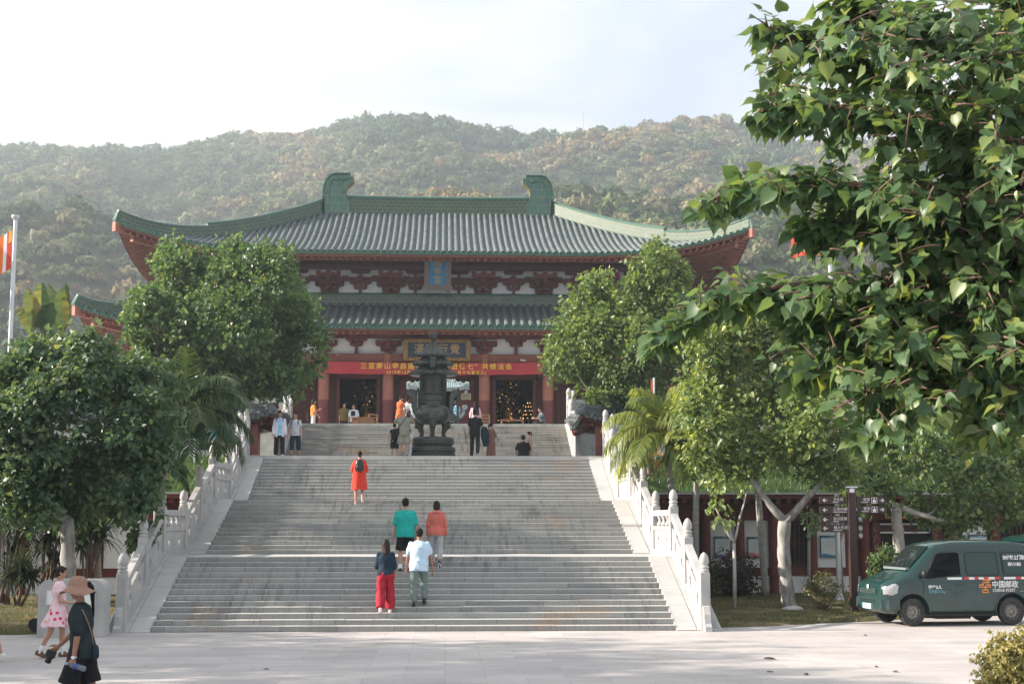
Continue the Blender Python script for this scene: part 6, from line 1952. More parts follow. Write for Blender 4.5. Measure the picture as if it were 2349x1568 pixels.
# ---------------------------------------------------------------- big near tree on the right
rng = np.random.default_rng(77)
YN = -20.6; ppm = FPX/(YN - CAM.y)
tx = PX(2600, YN)
t = thing('broadleaf_tree', 'large near tree of big heart-shaped leaves filling the upper right of the photo', 'tree', (tx, YN, 0), group='broad trees of the temple grounds')
off = Vector((tx, YN, 0))
B = MB(); B.M = Matrix.Translation(-off)
B.tube([Vector((tx, YN, -.2)), Vector((tx, YN, .3)), Vector((tx-.05, YN, 1.6)), Vector((tx-.02, YN+.05, 2.6)), Vector((tx-.25, YN, 3.4)), Vector((tx-.3, YN, 4.6)), Vector((tx-.5, YN, 5.6))], [.34, .25, .21, .20, .16, .12, .08], 14)
BOUGHS = [  # photo points along each bough, spray half width in px
    ([(2600, 520), (2300, 300), (2050, 170), (1880, 100), (1760, 60)], 95),
    ([(2600, 560), (2350, 330), (2100, 270), (1880, 240), (1745, 250)], 85),
    ([(2600, 420), (2400, 160), (2200, 60), (2020, 20), (1940, -10)], 120),
    ([(2600, 600), (2350, 470), (2050, 430), (1820, 410), (1625, 455)], 75),
    ([(2600, 700), (2350, 560), (2150, 520), (1950, 500), (1850, 520)], 85),
    ([(2600, 800), (2350, 660), (2080, 640), (1840, 655), (1650, 680), (1510, 775)], 52),
    ([(2600, 820), (2380, 740), (2150, 720), (1950, 720), (1830, 740)], 75),
    ([(2600, 900), (2400, 840), (2200, 810), (2000, 820), (1830, 850)], 65),
    ([(2600, 950), (2420, 900), (2250, 880), (2080, 900), (1990, 1000)], 65),
    ([(2600, 940), (2450, 930), (2340, 930), (2250, 985)], 50),
    ([(2600, 400), (2480, 200), (2360, 60), (2300, -40)], 130),
    ([(2600, 620), (2450, 480), (2330, 400), (2200, 360)], 120),
    ([(2600, 760), (2480, 640), (2360, 600), (2260, 620)], 120),
]
C, TP, NR, TI = [], [], [], []
for pts, hw in BOUGHS:
    dy0 = rng.uniform(-.8, .9)
    wp = [P(x, y, YN + dy0*(1 - .2*i)) for i, (x, y) in enumerate(pts)]
    wp[0] = Vector((tx-.2, YN, max(2.4, min(5.2, wp[0].z))))
    path = []
    for i in range(len(wp)-1):
        for k in range(8): path.append(wp[i].lerp(wp[i+1], k/8) + Vector(rng.normal(0, .012, 3)))
    path.append(wp[-1]); n = len(path)
    B.tube(path, [.040*(1-.9*i/n) + .004 for i in range(n)], 8)
    for i in range(5, n):
        prog = i/n
        dens = 3 if pts[0][1] < 1e9 else 2
        for q in range(4):
            # side twig
            w_ = .62*hw/ppm*(.55 + .45*rng.random())*(1 - .45*max(0, prog-.75)*4*.5)
            d = (path[min(n-1, i+1)] - path[i-1]).normalized()
            tw = (d*.85 + Vector(rng.normal(0, .75, 3)) + Vector((0, 0, -.05))).normalized()
            s0 = path[i]; L_ = w_*rng.uniform(.6, 1.15)
            tp_ = [s0 + tw*L_*u + Vector((0, 0, -.18*L_*u*u)) for u in (0, .25, .5, .75, 1)]
            B.tube(tp_, [.010, .008, .006, .005, .003], 5)
            nl = int(4 + L_*14)
            for k in range(nl):
                u = .2 + .8*(k+rng.random())/nl; x = u*4; a = min(3, int(x)); c = tp_[a].lerp(tp_[a+1], x-a)
                sd_ = Vector(rng.normal(0, 1, 3)).normalized()
                pet = (sd_*.7 + Vector((0, 0, -.3))).normalized()*.075
                C.append(c + pet); TP.append(sd_*.65 + tw*.45 + Vector((-.1, 0, -.6))); NR.append(sd_*.8 + Vector((rng.normal(0, .4), -.5 + rng.normal(0, .5), .5)))
                TI.append(rng.random()*.45 + .35*(rng.random() if prog > .8 else rng.random()*.5))
LUMPS_N = [(1850,130,85,62), (1815,235,75,48), (2020,70,95,60), (2190,150,200,140), (1990,280,130,70), (1720,432,62,22), (1850,425,85,42), (2030,480,150,75), (2200,420,180,150), (1590,718,40,16), (1700,685,65,24), (1840,690,90,42), (2020,700,140,75), (2200,700,190,130), (1870,820,60,30), (1970,860,105,60), (2110,880,140,75), (2260,860,110,110), (1990,965,55,50), (2240,985,50,30), (2320,950,60,60), (2330,250,150,220), (2340,620,120,250), (2100,560,120,60), (2050,780,110,55), (1930,560,70,35)]
for lx, ly, rx, ry in LUMPS_N:
    for q in range(int(rx*ry/215)):
        a = rng.uniform(0, 2*PI); rr = rng.random()**.5
        s0 = P(lx + rx*rr*math.cos(a), ly + ry*rr*math.sin(a) - 12, YN + rng.normal(0, .45))
        tw = Vector((-.25 + rng.normal(0, .6), rng.normal(0, .6), .05 + rng.normal(0, .35))).normalized(); L_ = rng.uniform(.10, .24)
        tp_ = [s0 + tw*L_*u + Vector((0, 0, -.22*L_*u*u)) for u in (0, .25, .5, .75, 1)]
        B.tube(tp_, [.007, .006, .005, .004, .003], 4)
        nl = int(3 + L_*15)
        for k in range(nl):
            u = (k+rng.random())/nl; x = u*4; b4 = min(3, int(x)); c = tp_[b4].lerp(tp_[b4+1], x-b4)
            sd_ = Vector(rng.normal(0, 1, 3)).normalized()
            C.append(c + (sd_*.7 + Vector((0, 0, -.3))).normalized()*.07); TP.append(sd_*.7 + tw*.45 + Vector((-.1, 0, -.55))); NR.append(sd_*.7 + Vector((-.35 + rng.normal(0, .5), -.45 + rng.normal(0, .5), .45)))
            TI.append(rng.random()*.55 + .25*rng.random())
B.build('trunk', mat('reddish_twig', (.10, .055, .04), .7, .3, 6, col2=(.20, .13, .10)), t, smooth=True)
C = np.array(C) - np.array(off); TP = np.array([tuple(v) for v in TP]); NR = np.array([tuple(v) for v in NR]); TI = np.array(TI)
V = place_leaves(C, TP, NR,   .106*rng.uniform(.55, 1.2, len(C)), BIG); nf = len(BIG_F)
F = (np.arange(len(C))[:, None, None]*len(BIG) + BIG_F[None]).reshape(-1, 4)
ti = np.repeat(TI, nf); yl = np.repeat(rng.random(len(C)) < .035, nf); ti[yl] = 1
np_mesh('crown', V.reshape(-1, 3), F, L_NEAR, t, {'tint': ti}, smooth=True)
print('near leaves', len(C))

for i, (x, y, sc, lab) in enumerate(((-19.5, -21.5, 1.3, 'tall unseen tree added left of the plaza for shade, nearest to the viewer'), (-22.0, -15.5, 1.4, 'tall unseen tree added left of the plaza for shade, behind the sun hat woman'), (-20.5, -9.5, 1.3, 'tall unseen tree added left of the plaza for shade, level with the flower dress'), (-25.0, -4.0, 1.4, 'tall unseen tree added left of the plaza for shade, beside the striped flag pole'), (-25.0, -27.0, 1.4, 'tall unseen tree added left of the viewer for shade at the plaza edge'))):  # unseen trees added to cast shade and light streaks over the plaza
    rng = np.random.default_rng(400 + i); t = thing('broadleaf_tree', lab, 'tree', (x, y, 0), group='broad trees of the temple grounds')
    B = MB(); B.tube([(0,0,-.1), (.05,0,2.2*sc), (0,.1,4.4*sc)], [.30, .22, .17], 12)
    lm_ = [((rng.normal(0, 1.6)*sc, rng.normal(0, 2.0)*sc, (6.2 + rng.uniform(-2.2, 3.4))*sc), (1.9*sc, 1.9*sc, 1.4*sc)) for _ in range(9)]
    for c, r in lm_: B.tube(limb_path((0, .1, 4.2*sc), c, -.2, rng), [.10, .09, .08, .07, .06, .05, .04], 7)
    B.build('trunk', M_BARK, t, smooth=True)
    crown('crown', lm_, L_FIG, .19, t, rng, 26, 12, tint=(.1, .8))
# ---------------------------------------------------------------- people
def cloth(name, col, rough=.8, var=.10, scale=9, col2=None):
    return mat('cloth_' + name, col, rough, var, scale, col2=col2, spec=.2, bmp=.15)
def pattern_mat(name, kind, cols, scale):
    if name in MATS: return MATS[name]
    m, nt, b, N, L = newmat(name); co = coords(N, L, 'Object')
    if kind == 'spots':
        v = N.new('ShaderNodeTexVoronoi'); v.inputs['Scale'].default_value = scale; L.new(co, v.inputs['Vector'])
        r = ramp(N, [(.30, cols[1]), (.36, cols[0])], 'LINEAR'); L.new(v.outputs['Distance'], r.inputs[0])
        n_ = ramp(N, [(.45, 0.0), (.50, 1.0)]); L.new(noise(N, L, co, scale*.35, 2), n_.inputs[0])
        c = mixc(N, L, n_.outputs[0], cols[0], r.outputs[0])
    else:
        w_ = N.new('ShaderNodeTexWave'); w_.inputs['Scale'].default_value = scale
        w_.bands_direction = 'X' if kind == 'vstripes' else 'Z'
        L.new(co, w_.inputs['Vector']); r = ramp(N, [(.45, cols[0]), (.55, cols[1])]); L.new(w_.outputs['Fac'], r.inputs[0]); c = r.outputs[0]
    L.new(c, b.inputs['Base Color']); b.inputs['Roughness'].default_value = .8; b.inputs['Specular IOR Level'].default_value = .2
    MATS[name] = m; return m
SKIN = mat('skin', (.42, .235, .165), .5, .08, 12, spec=.35)
SKIN_D = mat('skin_tanned', (.30, .155, .105), .5, .08, 12, spec=.35)
HAIR = mat('black_hair', (.007, .006, .006), .65, .3, 30, spec=.2)
HAIR_B = mat('dark_brown_hair', (.018, .010, .008), .6, .3, 30, spec=.25)
C_WHITE = cloth('white', (.68, .70, .74)); C_BLACK = cloth('black', (.012, .012, .015)); C_NAVY = cloth('navy', (.012, .028, .05))
C_SHOEW = mat('white_shoe', (.62, .62, .62), .5, .06, 5); C_SHOEB = mat('black_shoe', (.015, .015, .016), .45, .2, 5); C_SHOEBR = mat('brown_shoe', (.13, .06, .035), .5, .2, 5)

def remesh(o, vox, sm=3, fac=.5):
    r = o.modifiers.new('r', 'REMESH'); r.mode = 'VOXEL'; r.voxel_size = vox; r.use_smooth_shade = True
    if sm:
        s_ = o.modifiers.new('s', 'SMOOTH'); s_.iterations = sm; s_.factor = fac
    bake(o)
    me = o.data; me.polygons.foreach_set('use_smooth', [True]*len(me.polygons)); me.update()
    return o

def capsule(B, p0, p1, r0, r1, seg=12):
    p0, p1 = Vector(p0), Vector(p1); d = (p1 - p0); L_ = d.length
    d = d / L_ if L_ > 1e-6 else Vector((0,0,1))
    pts, rad = [], []
    for a in (80, 55, 30, 0): pts.append(p0 - d*r0*math.sin(R(a))); rad.append(max(r0*math.cos(R(a)), .0008))
    for q in (.33, .66): pts.append(p0.lerp(p1, q)); rad.append(r0 + (r1-r0)*q)
    for a in (0, 30, 55, 80): pts.append(p1 + d*r1*math.sin(R(a))); rad.append(max(r1*math.cos(R(a)), .0008))
    B.tube(pts, rad, seg)

def ell_loft(B, secs, seg=20):
    """secs: (centre, rx, ry, rot matrix) closed loft of ellipses"""
    rings = []
    for c, rx, ry, Mx in secs:
        rings.append([tuple(Vector(c) + Mx @ Vector((rx*math.cos(2*PI*k/seg), ry*math.sin(2*PI*k/seg), 0))) for k in range(seg)])
    B.loft(rings)

class Person:
    def __init__(s, label, loc, heading, h=1.68, fat=1.0, female=False, lean=3, legs=((0,0,2),(0,0,2)), arms=((4,6,10,0),(4,6,10,0)), head=(0,0), hz=None, skin=None, vox=.011, seed=0, pelvis_tilt=None):
        s.s = k = h/1.70; s.fat = fat; s.fem = female; s.vox = vox; s.rng = np.random.default_rng(seed); s.skin = skin or SKIN
        s.t = thing('person', label, 'person', loc, heading)
        # legs first, to know the pelvis height
        s.legs = []
        lows = []
        for i, (th, kn, sp) in enumerate(legs):
            sg = -1 if i == 0 else 1
            d1 = Vector((sg*math.sin(R(sp)), math.sin(R(th)), -math.cos(R(th)))).normalized()
            d2 = Vector((sg*math.sin(R(sp))*.3, math.sin(R(th-kn)), -math.cos(R(th-kn)))).normalized()
            hip = Vector((sg*.085*k*(1.05 if female else 1), 0, 0)); knee = hip + d1*.425*k; ank = knee + d2*.395*k
            s.legs.append([hip, knee, ank, d2]); lows.append(ank.z)
        s.hz = hz if hz is not None else -min(lows) + .075*k
        up = Vector((0, 0, s.hz))
        for l in s.legs:
            for q in range(3): l[q] = l[q] + up
        s.pel = up
        s.Mt = Matrix.Rotation(-R(lean), 3, 'X'); ax = s.Mt @ Vector((0,0,1))
        s.ax = ax
        s.chest = s.pel + ax*.36*k; s.shl = s.pel + ax*.438*k; s.nk = s.pel + ax*.53*k
        sw = (.150 if female else .172)*k*(1 + (fat-1)*.5)
        s.sh = [s.shl + s.Mt @ Vector((-sw, 0, 0)), s.shl + s.Mt @ Vector((sw, 0, 0))]
        s.arms = []
        for i, (pt, ab, el, inn) in enumerate(arms):
            sg = -1 if i == 0 else 1
            d1 = Vector((sg*math.sin(R(ab)), math.sin(R(pt)), -math.cos(R(pt))*math.cos(R(ab)))).normalized()
            a2 = pt + el
            d2 = Vector((sg*(math.sin(R(ab))*.5 - math.sin(R(inn))), math.sin(R(a2)), -math.cos(R(a2)))).normalized()
            e = s.sh[i] + d1*.285*k; w_ = e + d2*.245*k
            s.arms.append((s.sh[i], e, w_, d2))
        s.Mh = Matrix.Rotation(R(head[1]), 3, 'Z') @ Matrix.Rotation(-R(lean*.4 + head[0]), 3, 'X')
        s.hd = s.nk + ax*.05*k + s.Mh @ Vector((0, .018*k, .105*k))
        s.body()
    # torso section: fraction 0 pelvis .. 1 shoulders
    def torso(s, off=0.0, z0=-.09, z1=.50, neck=False):
        k, f = s.s, s.fat
        if s.fem: T = [(-.11, .135, .095), (-.04, .165, .118), (.03, .168, .115), (.12, .142, .098), (.20, .132, .094), (.29, .148, .112), (.36, .155, .118), (.43, .160, .098), (.468, .138, .078), (.50, .085, .060)]
        else: T = [(-.11, .135, .10), (-.04, .158, .115), (.03, .16, .115), (.12, .158, .112), (.20, .162, .115), (.29, .175, .122), (.36, .185, .125), (.43, .184, .108), (.468, .158, .086), (.50, .095, .066)]
        out = []
        for z, a, b_ in T:
            if z < z0 or z > z1: continue
            ff = f if z < .4 else 1 + (f-1)*.5
            c = s.pel + s.ax*z*k + s.Mt @ Vector((0, -.012*k if z < .1 else (.012*k*(f > 1.05)), 0))
            out.append((c, (a*ff + off/k)*k, (b_*ff*(1.04 if z < .35 else 1) + off/k)*k, s.Mt))
        return out
    def body(s):
        k = s.s; B = MB()
        ell_loft(B, s.torso(0))
        capsule(B, s.nk - s.ax*.06*k, s.hd - s.Mh @ Vector((0, .012*k, .05*k)), .055*k, .048*k)
        # head: cranium, face, jaw, nose, ears
        H = lambda x, y, z: s.hd + s.Mh @ Vector((x*k, y*k, z*k))
        B.sphere(H(0, -.010, .022), (.074*k, .092*k, .088*k), 18, 12, M=s.Mh)
        B.sphere(H(0, .022, -.035), (.060*k, .066*k, .082*k), 16, 10, M=s.Mh)
        B.sphere(H(0, .052, -.088), (.030*k, .026*k, .022*k), 10, 7, M=s.Mh)
        B.sphere(H(0, .093, -.022), (.012*k, .020*k, .018*k), 8, 6, M=s.Mh)
        B.sphere(H(0, .084, .000), (.009*k, .014*k, .026*k), 8, 6, M=s.Mh)
        B.sphere(H(0, .078, -.062), (.024*k, .012*k, .010*k), 8, 6, M=s.Mh)
        for sg in (-1, 1):
            B.sphere(H(sg*.074, -.008, -.010), (.011*k, .020*k, .032*k), 8, 6, M=s.Mh)
            B.sphere(H(sg*.040, .058, -.030), (.022*k, .02*k, .022*k), 8, 6, M=s.Mh)
        r = .9 + .1*s.fat
        for i, (sh, e, w_, d2) in enumerate(s.arms):
            capsule(B, sh, e, .047*k*r, .038*k*r); capsule(B, e, w_, .037*k*r, .026*k)
            s.hand(B, w_, d2, -1 if i == 0 else 1)
        for i, (hip, kn, an, d2) in enumerate(s.legs):
            capsule(B, hip, kn, .082*k*r, .053*k*r); capsule(B, kn, kn.lerp(an, .35) + Vector((0, -.012*k, 0)), .052*k*r, .052*k*r); capsule(B, kn.lerp(an, .3) + Vector((0, -.012*k, 0)), an, .052*k*r, .032*k)
            f = s.foot_dir(d2); capsule(B, an - d2*-.03*k - f*.03*k, an + d2*.045*k + f*.13*k, .032*k, .028*k)
        s.b = remesh(B.build('body', s.skin, s.t, normals=True), s.vox*.75, 2, .4)
        E = MB()
        for sg in (-1, 1):
            E.sphere(H(sg*.030, .077, .002), (.013*k, .008*k, .006*k), 8, 5, M=s.Mh); E.sphere(H(sg*.031, .080, .022), (.018*k, .006*k, .0035*k), 8, 5, M=s.Mh)
        E.build('eyes', HAIR, s.t, smooth=True)
        E = MB(); E.sphere(H(0, .087, -.060), (.020*k, .007*k, .006*k), 8, 5, M=s.Mh); E.build('mouth', mat('lips', (.30, .09, .075), .5, .1), s.t, smooth=True)
    def foot_dir(s, d2):
        f = Vector((0, 1, 0)) - d2*d2.y
        return Vector((0, math.cos(math.asin(max(-1, min(1, -d2.y)))*.85), math.sin(math.asin(max(-1, min(1, -d2.y)))*-.85))).normalized() if d2.z < 0 else f.normalized()
    def hand(s, B, w_, d, sg):
        k = s.s; side = d.cross(Vector((0, 1, 0)) if abs(d.y) < .8 else Vector((0,0,1))).normalized()
        fw = side.cross(d).normalized()           # across the knuckles
        if fw.y < 0: fw = -fw
        pn = d.cross(fw).normalized() * 1.0       # palm normal
        if pn.x*sg > 0: pn = -pn                  # palms face the body
        c = w_ + d*.045*k
        capsule(B, w_, w_ + d*.05*k + fw*.012*k, .022*k, .024*k, 8); capsule(B, w_ + d*.03*k - fw*.012*k, w_ + d*.075*k - fw*.022*k, .018*k, .015*k, 8)
        capsule(B, w_ + d*.03*k + fw*.016*k, w_ + d*.078*k + fw*.022*k, .018*k, .015*k, 8)
        for q, l in ((.028, .066), (.009, .075), (-.010, .070), (-.028, .055)):
            b0 = w_ + d*.082*k + fw*q*k; d1 = (d + pn*.35).normalized(); m = b0 + d1*l*.5*k; d3 = (d + pn*1.1).normalized()
            capsule(B, b0 - d*.015*k, m, .0105*k, .0098*k, 7); capsule(B, m, m + d3*l*.5*k, .0098*k, .0085*k, 7)
        b0 = w_ + d*.025*k + fw*.020*k; m = b0 + (d*.55 + fw*.75 + pn*.25).normalized()*.045*k
        capsule(B, b0, m, .013*k, .0115*k, 7); capsule(B, m, m + (d*.9 + fw*.3 + pn*.3).normalized()*.032*k, .0112*k, .009*k, 7)
    # ---- clothing
    def finish(s, B, name, m, vox=None, sm=6, folds=.006):
        o = B.build(name, m, s.t)
        remesh(o, vox or s.vox, sm)
        if folds:
            me = o.data; n = len(me.vertices); co = np.empty(n*3, np.float32); me.vertices.foreach_get('co', co); co = co.reshape(-1, 3)
            nr = np.empty(n*3, np.float32); me.vertices.foreach_get('normal', nr); nr = nr.reshape(-1, 3)
            ph = s.rng.uniform(0, 6, 4)
            d = np.sin(co[:, 2]*38 + co[:, 0]*14 + ph[0])*.5 + np.sin(co[:, 2]*21 - co[:, 0]*30 + co[:, 1]*11 + ph[1])*.6 + np.sin(co[:, 0]*55 + co[:, 2]*9 + ph[2])*.35
            co += nr*(d*folds*.6)[:, None]; me.vertices.foreach_set('co', co.ravel()); me.update()
        return o
    def top(s, m, sleeve=.55, hem=-.10, loose=.016, name='shirt', flare=0.0, open_neck=True):
        k = s.s; B = MB(); T = s.torso(loose*k, -.045, .48)
        z = hem; c = s.pel + s.ax*z*k
        a0, b0 = T[0][1], T[0][2]
        T = [(c, a0*(1+flare)+.004*k, b0*(1+flare)+.006*k, s.Mt)] + T
        T.append((s.nk + s.ax*(.002 if open_neck else .02)*k, .066*k, .064*k, s.Mt))
        ell_loft(B, T)
        r = .9 + .1*s.fat
        for sh, e, w_, d2 in s.arms:
            if sleeve <= 0: continue
            capsule(B, sh - (e-sh)*.05, sh.lerp(e, min(1, sleeve*1.0) if sleeve < .95 else 1.0), (.052*r + loose*.4)*k, (.049*r + loose*.7)*k)
            B.tube([sh.lerp(e, .3), sh.lerp(e, min(1, sleeve))], [(.054*r + loose*.7)*k, (.052*r + loose)*k], 14)
            if sleeve > 1: capsule(B, e, e.lerp(w_, min(.98, sleeve-1)), (.046*r + loose*.6)*k, (.036*r + loose*.5)*k)
        return s.finish(B, name, m)
    def trousers(s, m, length=1.0, loose=.016, wide=0.0, name='trousers', waist=.05):
        """length: 0.5 ends at the knee, 1 at the ankle"""
        k = s.s; B = MB(); r = .9 + .1*s.fat
        ell_loft(B, [(c, a, b_, M_) for c, a, b_, M_ in s.torso(loose*.7*k, -.115, waist+.001)] + [(s.pel + s.ax*waist*k, s.torso(0)[3][1]*1.02, s.torso(0)[3][2]*1.02, s.Mt)])
        for hip, kn, an, d2 in s.legs:
            if length <= .5:
                e = hip.lerp(kn, length*2); B.tube([hip + Vector((0,0,.03*k)), hip.lerp(kn, .4*length*2), e], [(.088*r+loose)*k, (.080*r+loose*1.4)*k, (.066*r+loose*2.0+wide)*k], 16)
            else:
                q = (length-.5)*2; e = kn.lerp(an, q)
                capsule(B, hip, kn, (.086*r+loose)*k, (.056*r+loose+wide*.6)*k)
                B.tube([kn + (hip-kn)*.12, kn, kn.lerp(an, .4*q) + Vector((0, -.01*k, 0)), e], [(.058*r+loose+wide*.5)*k, (.056*r+loose+wide*.6)*k, (.056*r+loose+wide*.8)*k, (.042*r+loose+wide)*k], 16)
        return s.finish(B, name, m)
    def skirt(s, m, hem, r_hem, top_z=.06, name='skirt', rip=9, amp=.05, loose=.014):
        """hem: height above the ground at the sole"""
        k = s.s; B = MB(); kn = (s.legs[0][1] + s.legs[1][1])/2; an = (s.legs[0][2] + s.legs[1][2])/2
        secs = []
        T = s.torso(loose*k)
        w0 = T[3][1]; n = 14; seg = 48; rings = []
        zt = (s.pel + s.ax*top_z*k); zb = hem
        for i in range(n+1):
            u = i/n; z = zt.z + (zb - zt.z)*u
            if z > kn.z: q = (s.pel.z - z)/max(1e-3, s.pel.z - kn.z); c = s.pel.lerp(kn, max(0, q))
            else: q = (kn.z - z)/max(1e-3, kn.z - an.z); c = kn.lerp(an, min(1, q))
            c = Vector((c.x, c.y, z)); rr = (T[2][1]*1.02)*(1-u) + r_hem*k*u if u > .12 else w0 + (T[2][1]*1.02 - w0)*u/.12
            ring = []
            for j in range(seg):
                a = 2*PI*j/seg; f = 1 + amp*u*math.sin(rip*a + 1.3*math.sin(a*2) + s.rng.random()*.05)
                ring.append((c.x + rr*f*math.cos(a), c.y + rr*f*(.72 + .2*u)*math.sin(a), z + .012*k*u*math.sin(rip*.5*a)))
            rings.append(ring)
        B.loft(rings)
        o = B.build(name, m, s.t, smooth=True, angle=60); return o
    def shoes(s, m, sole=None, high=0.0, name='shoe'):
        k = s.s
        for hip, kn, an, d2 in s.legs:
            f = s.foot_dir(d2); dn = f.cross(Vector((1,0,0))); dn = dn if dn.z < 0 else -dn
            B = MB(); heel = an + dn*.040*k - f*.035*k; toe = an + dn*.048*k + f*.15*k
            capsule(B, heel, toe, .040*k, .036*k, 12); capsule(B, heel + dn*-.02*k, an + f*.02*k + dn*(-.005-high)*k, .042*k, .040*k, 12); capsule(B, an + f*.06*k + dn*.03*k, toe + dn*.006*k, .043*k, .034*k)
            o = B.build(name, m, s.t); remesh(o, .010, 2)
            S = MB(); lo_ = dn*.072*k
            pl_ = []
            for q in range(14):
                a = 2*PI*q/14; w_ = .043 if math.cos(a) > -.2 else .036
                pl_.append(an + f*(.055 + .122*math.cos(a))*k + Vector((w_*math.sin(a)*k, 0, 0)))
            S.loft([[tuple(p + dn*.055*k) for p in pl_], [tuple(p + dn*.078*k) for p in pl_]]); S.build('sole', sole or C_SHOEW, o)
    def socks(s, m, hgt=.10):
        k = s.s
        for hip, kn, an, d2 in s.legs:
            B = MB(); u = (kn - an).normalized(); capsule(B, an + u*hgt*k, an + d2*.02*k, .046*k, .042*k); B.build('sock', m, s.t, smooth=True, angle=60)
    def hair(s, m, style='short', length=.2):
        k = s.s; B = MB(); H = lambda x, y, z: s.hd + s.Mh @ Vector((x*k, y*k, z*k))
        B.sphere(H(0, -.020, .036), (.083*k, .096*k, .090*k), 20, 12, M=s.Mh)
        B.sphere(H(0, -.045, -.015), (.076*k, .062*k, .070*k), 16, 10, M=s.Mh)
        B.sphere(H(0, .050, .072), (.058*k, .035*k, .032*k), 12, 8, M=s.Mh)
        for sg in (-1, 1): B.sphere(H(sg*.066, .006, .030), (.020*k, .045*k, .050*k), 10, 7, M=s.Mh)
        if style == 'bob':
            for sg in (-1, 1): B.sphere(H(sg*.058, -.02, -.05), (.034*k, .055*k, .075*k), 12, 8, M=s.Mh)
            B.sphere(H(0, -.055, -.06), (.082*k, .045*k, .085*k), 14, 9, M=s.Mh)
        if style == 'long':
            for sg in (-1, 1): capsule(B, H(sg*.055, -.03, 0), H(sg*.075, -.05, -.10 - length), .045*k, .030*k)
            capsule(B, H(0, -.05, 0), H(0, -.085, -.12 - length), .070*k, .055*k); capsule(B, H(.03, -.06, 0), H(.035, -.085, -.13 - length), .055*k, .03*k); capsule(B, H(-.03, -.06, 0), H(-.04, -.085, -.11 - length), .055*k, .03*k)
        if style == 'bun': B.sphere(H(0, -.115, .03), .045*k, 12, 8)
        o = B.build('hair', m, s.t); remesh(o, .009, 2)
        if style == 'pony':
            P_ = MB(); P_.tube([H(0, -.085, .045), H(0, -.125, .050), H(0, -.150, .0), H(0, -.155, -.08), H(0, -.145, -.08-length)], [.022*k, .030*k, .034*k, .028*k, .008*k], 10)
            P_.build('ponytail', m, s.t, smooth=True)
        return o
    def world(s, v):
        return s.t.matrix_basis @ Vector(v)

def held(name, label, cat, p, off, rot=(0,0,0)):
    """a thing carried by a person, at a point given in the person's own frame"""
    t = thing(name, label, cat); M = Matrix.Translation(p.t.location) @ Matrix.Rotation(p.t.rotation_euler.z, 4, 'Z')
    t.location = M @ Vector(off); t.rotation_euler = (rot[0], rot[1], p.t.rotation_euler.z + rot[2]); return t
def rounded_bag(name, m, t, w_, d_, h_, vox=.011):
    B = MB(); ell = [(Vector((0,0,0)), w_*.80, d_*.85), (Vector((0,0,.03)), w_, d_), (Vector((0,0,h_*.6)), w_*.97, d_*.95), (Vector((0,0,h_*.88)), w_*.80, d_*.75), (Vector((0,0,h_)), w_*.45, d_*.45)]
    ell_loft(B, [(c, a, b_, Matrix.Identity(3)) for c, a, b_ in ell]); return B.build(name, m, t, smooth=True, angle=50)
def backpack(p, label, m, w_=.14, h_=.36, strap=None, lo=.12, strap_only=False):
    k = p.s; back = p.pel + p.ax*lo*k + p.Mt @ Vector((0, -.195*k*(.6 + .4*p.fat), 0))
    t = held('backpack', label, 'backpack', p, back)
    bag = rounded_bag('bag', m, t, w_, .085, h_)
    B = MB(); ell_loft(B, [(Vector((0, -.07, .03)), w_*.7, .03, Matrix.Identity(3)), (Vector((0, -.085, .10)), w_*.7, .032, Matrix.Identity(3)), (Vector((0, -.075, .17)), w_*.55, .02, Matrix.Identity(3))]); B.build('pocket', m, t, smooth=True, angle=50)
    for sg in (-1, 1):
        q = [Vector((sg*.05, .02, h_*.95)), Vector((sg*.085, .09, h_*1.04)), Vector((sg*.105, .20, h_*1.06)), Vector((sg*.115, .315, h_*.92)), Vector((sg*.115, .33, h_*.55)), Vector((sg*.15, .20, h_*.25)), Vector((sg*.12, .04, .08))]
        B = MB(); B.tube(q, .017, 7, flat=.5); B.build('strap', strap or m, t, smooth=True)
    return t

def on_step(px, fl, i, d=.12):
    y, z = step_y(fl, i); y += d; return (PX(px, y), y, z)

AWAY = 0.0; LEFT = PI/2; RIGHT = -PI/2; FACING = PI
UPST = ((28, 38, 2), (-6, 14, 2))     # climbing: left foot forward

# --- climbers on the lower flights
p = Person('long-haired woman in navy top and loose red trousers climbing the lowest flight', on_step(886, 0, 3), R(4), 1.58, 1.08, True, 5, ((-4, 22, 3), (12, 12, 3)), ((8, 8, 55, 10), (4, 10, 25, 0)), (6, 0), vox=.010, seed=1)
p.top(C_NAVY, 1.15, -.03, .020); p.trousers(cloth('red_rayon', (.32, .018, .035), .7, .2, 6), .97, .022, .045); p.hair(HAIR_B, 'long', .10); p.shoes(C_SHOEW, high=.01)
p = Person('stout man in pale blue short sleeved shirt and grey-green trousers climbing the lowest flight', on_step(962, 0, 4, .10), R(-2), 1.70, 1.16, False, 6, ((4, 10, 3), (30, 44, 3)), ((-4, 13, 14, 0), (2, 14, 16, 0)), (8, 0), skin=SKIN_D, vox=.010, seed=2)
p.top(cloth('pale_blue', (.46, .62, .76)), .62, -.135, .022, 'shirt'); p.trousers(cloth('grey_green', (.145, .20, .19), .8, .15), .97, .018, .012); p.hair(HAIR, 'short'); p.shoes(C_SHOEB, mat('dark_sole', (.05, .035, .03), .7))
t = held('phone', 'black phone in the right hand of the man in the pale blue shirt', 'phone', p, p.arms[1][2] + p.arms[1][3]*.10 + Vector((-.015, .03, 0)), (R(12), 0, 0)); B = MB(); B.cbox(-.006, .006, -.036, .036, -.08, .07, .004); B.build('case', M_BLACK, t)
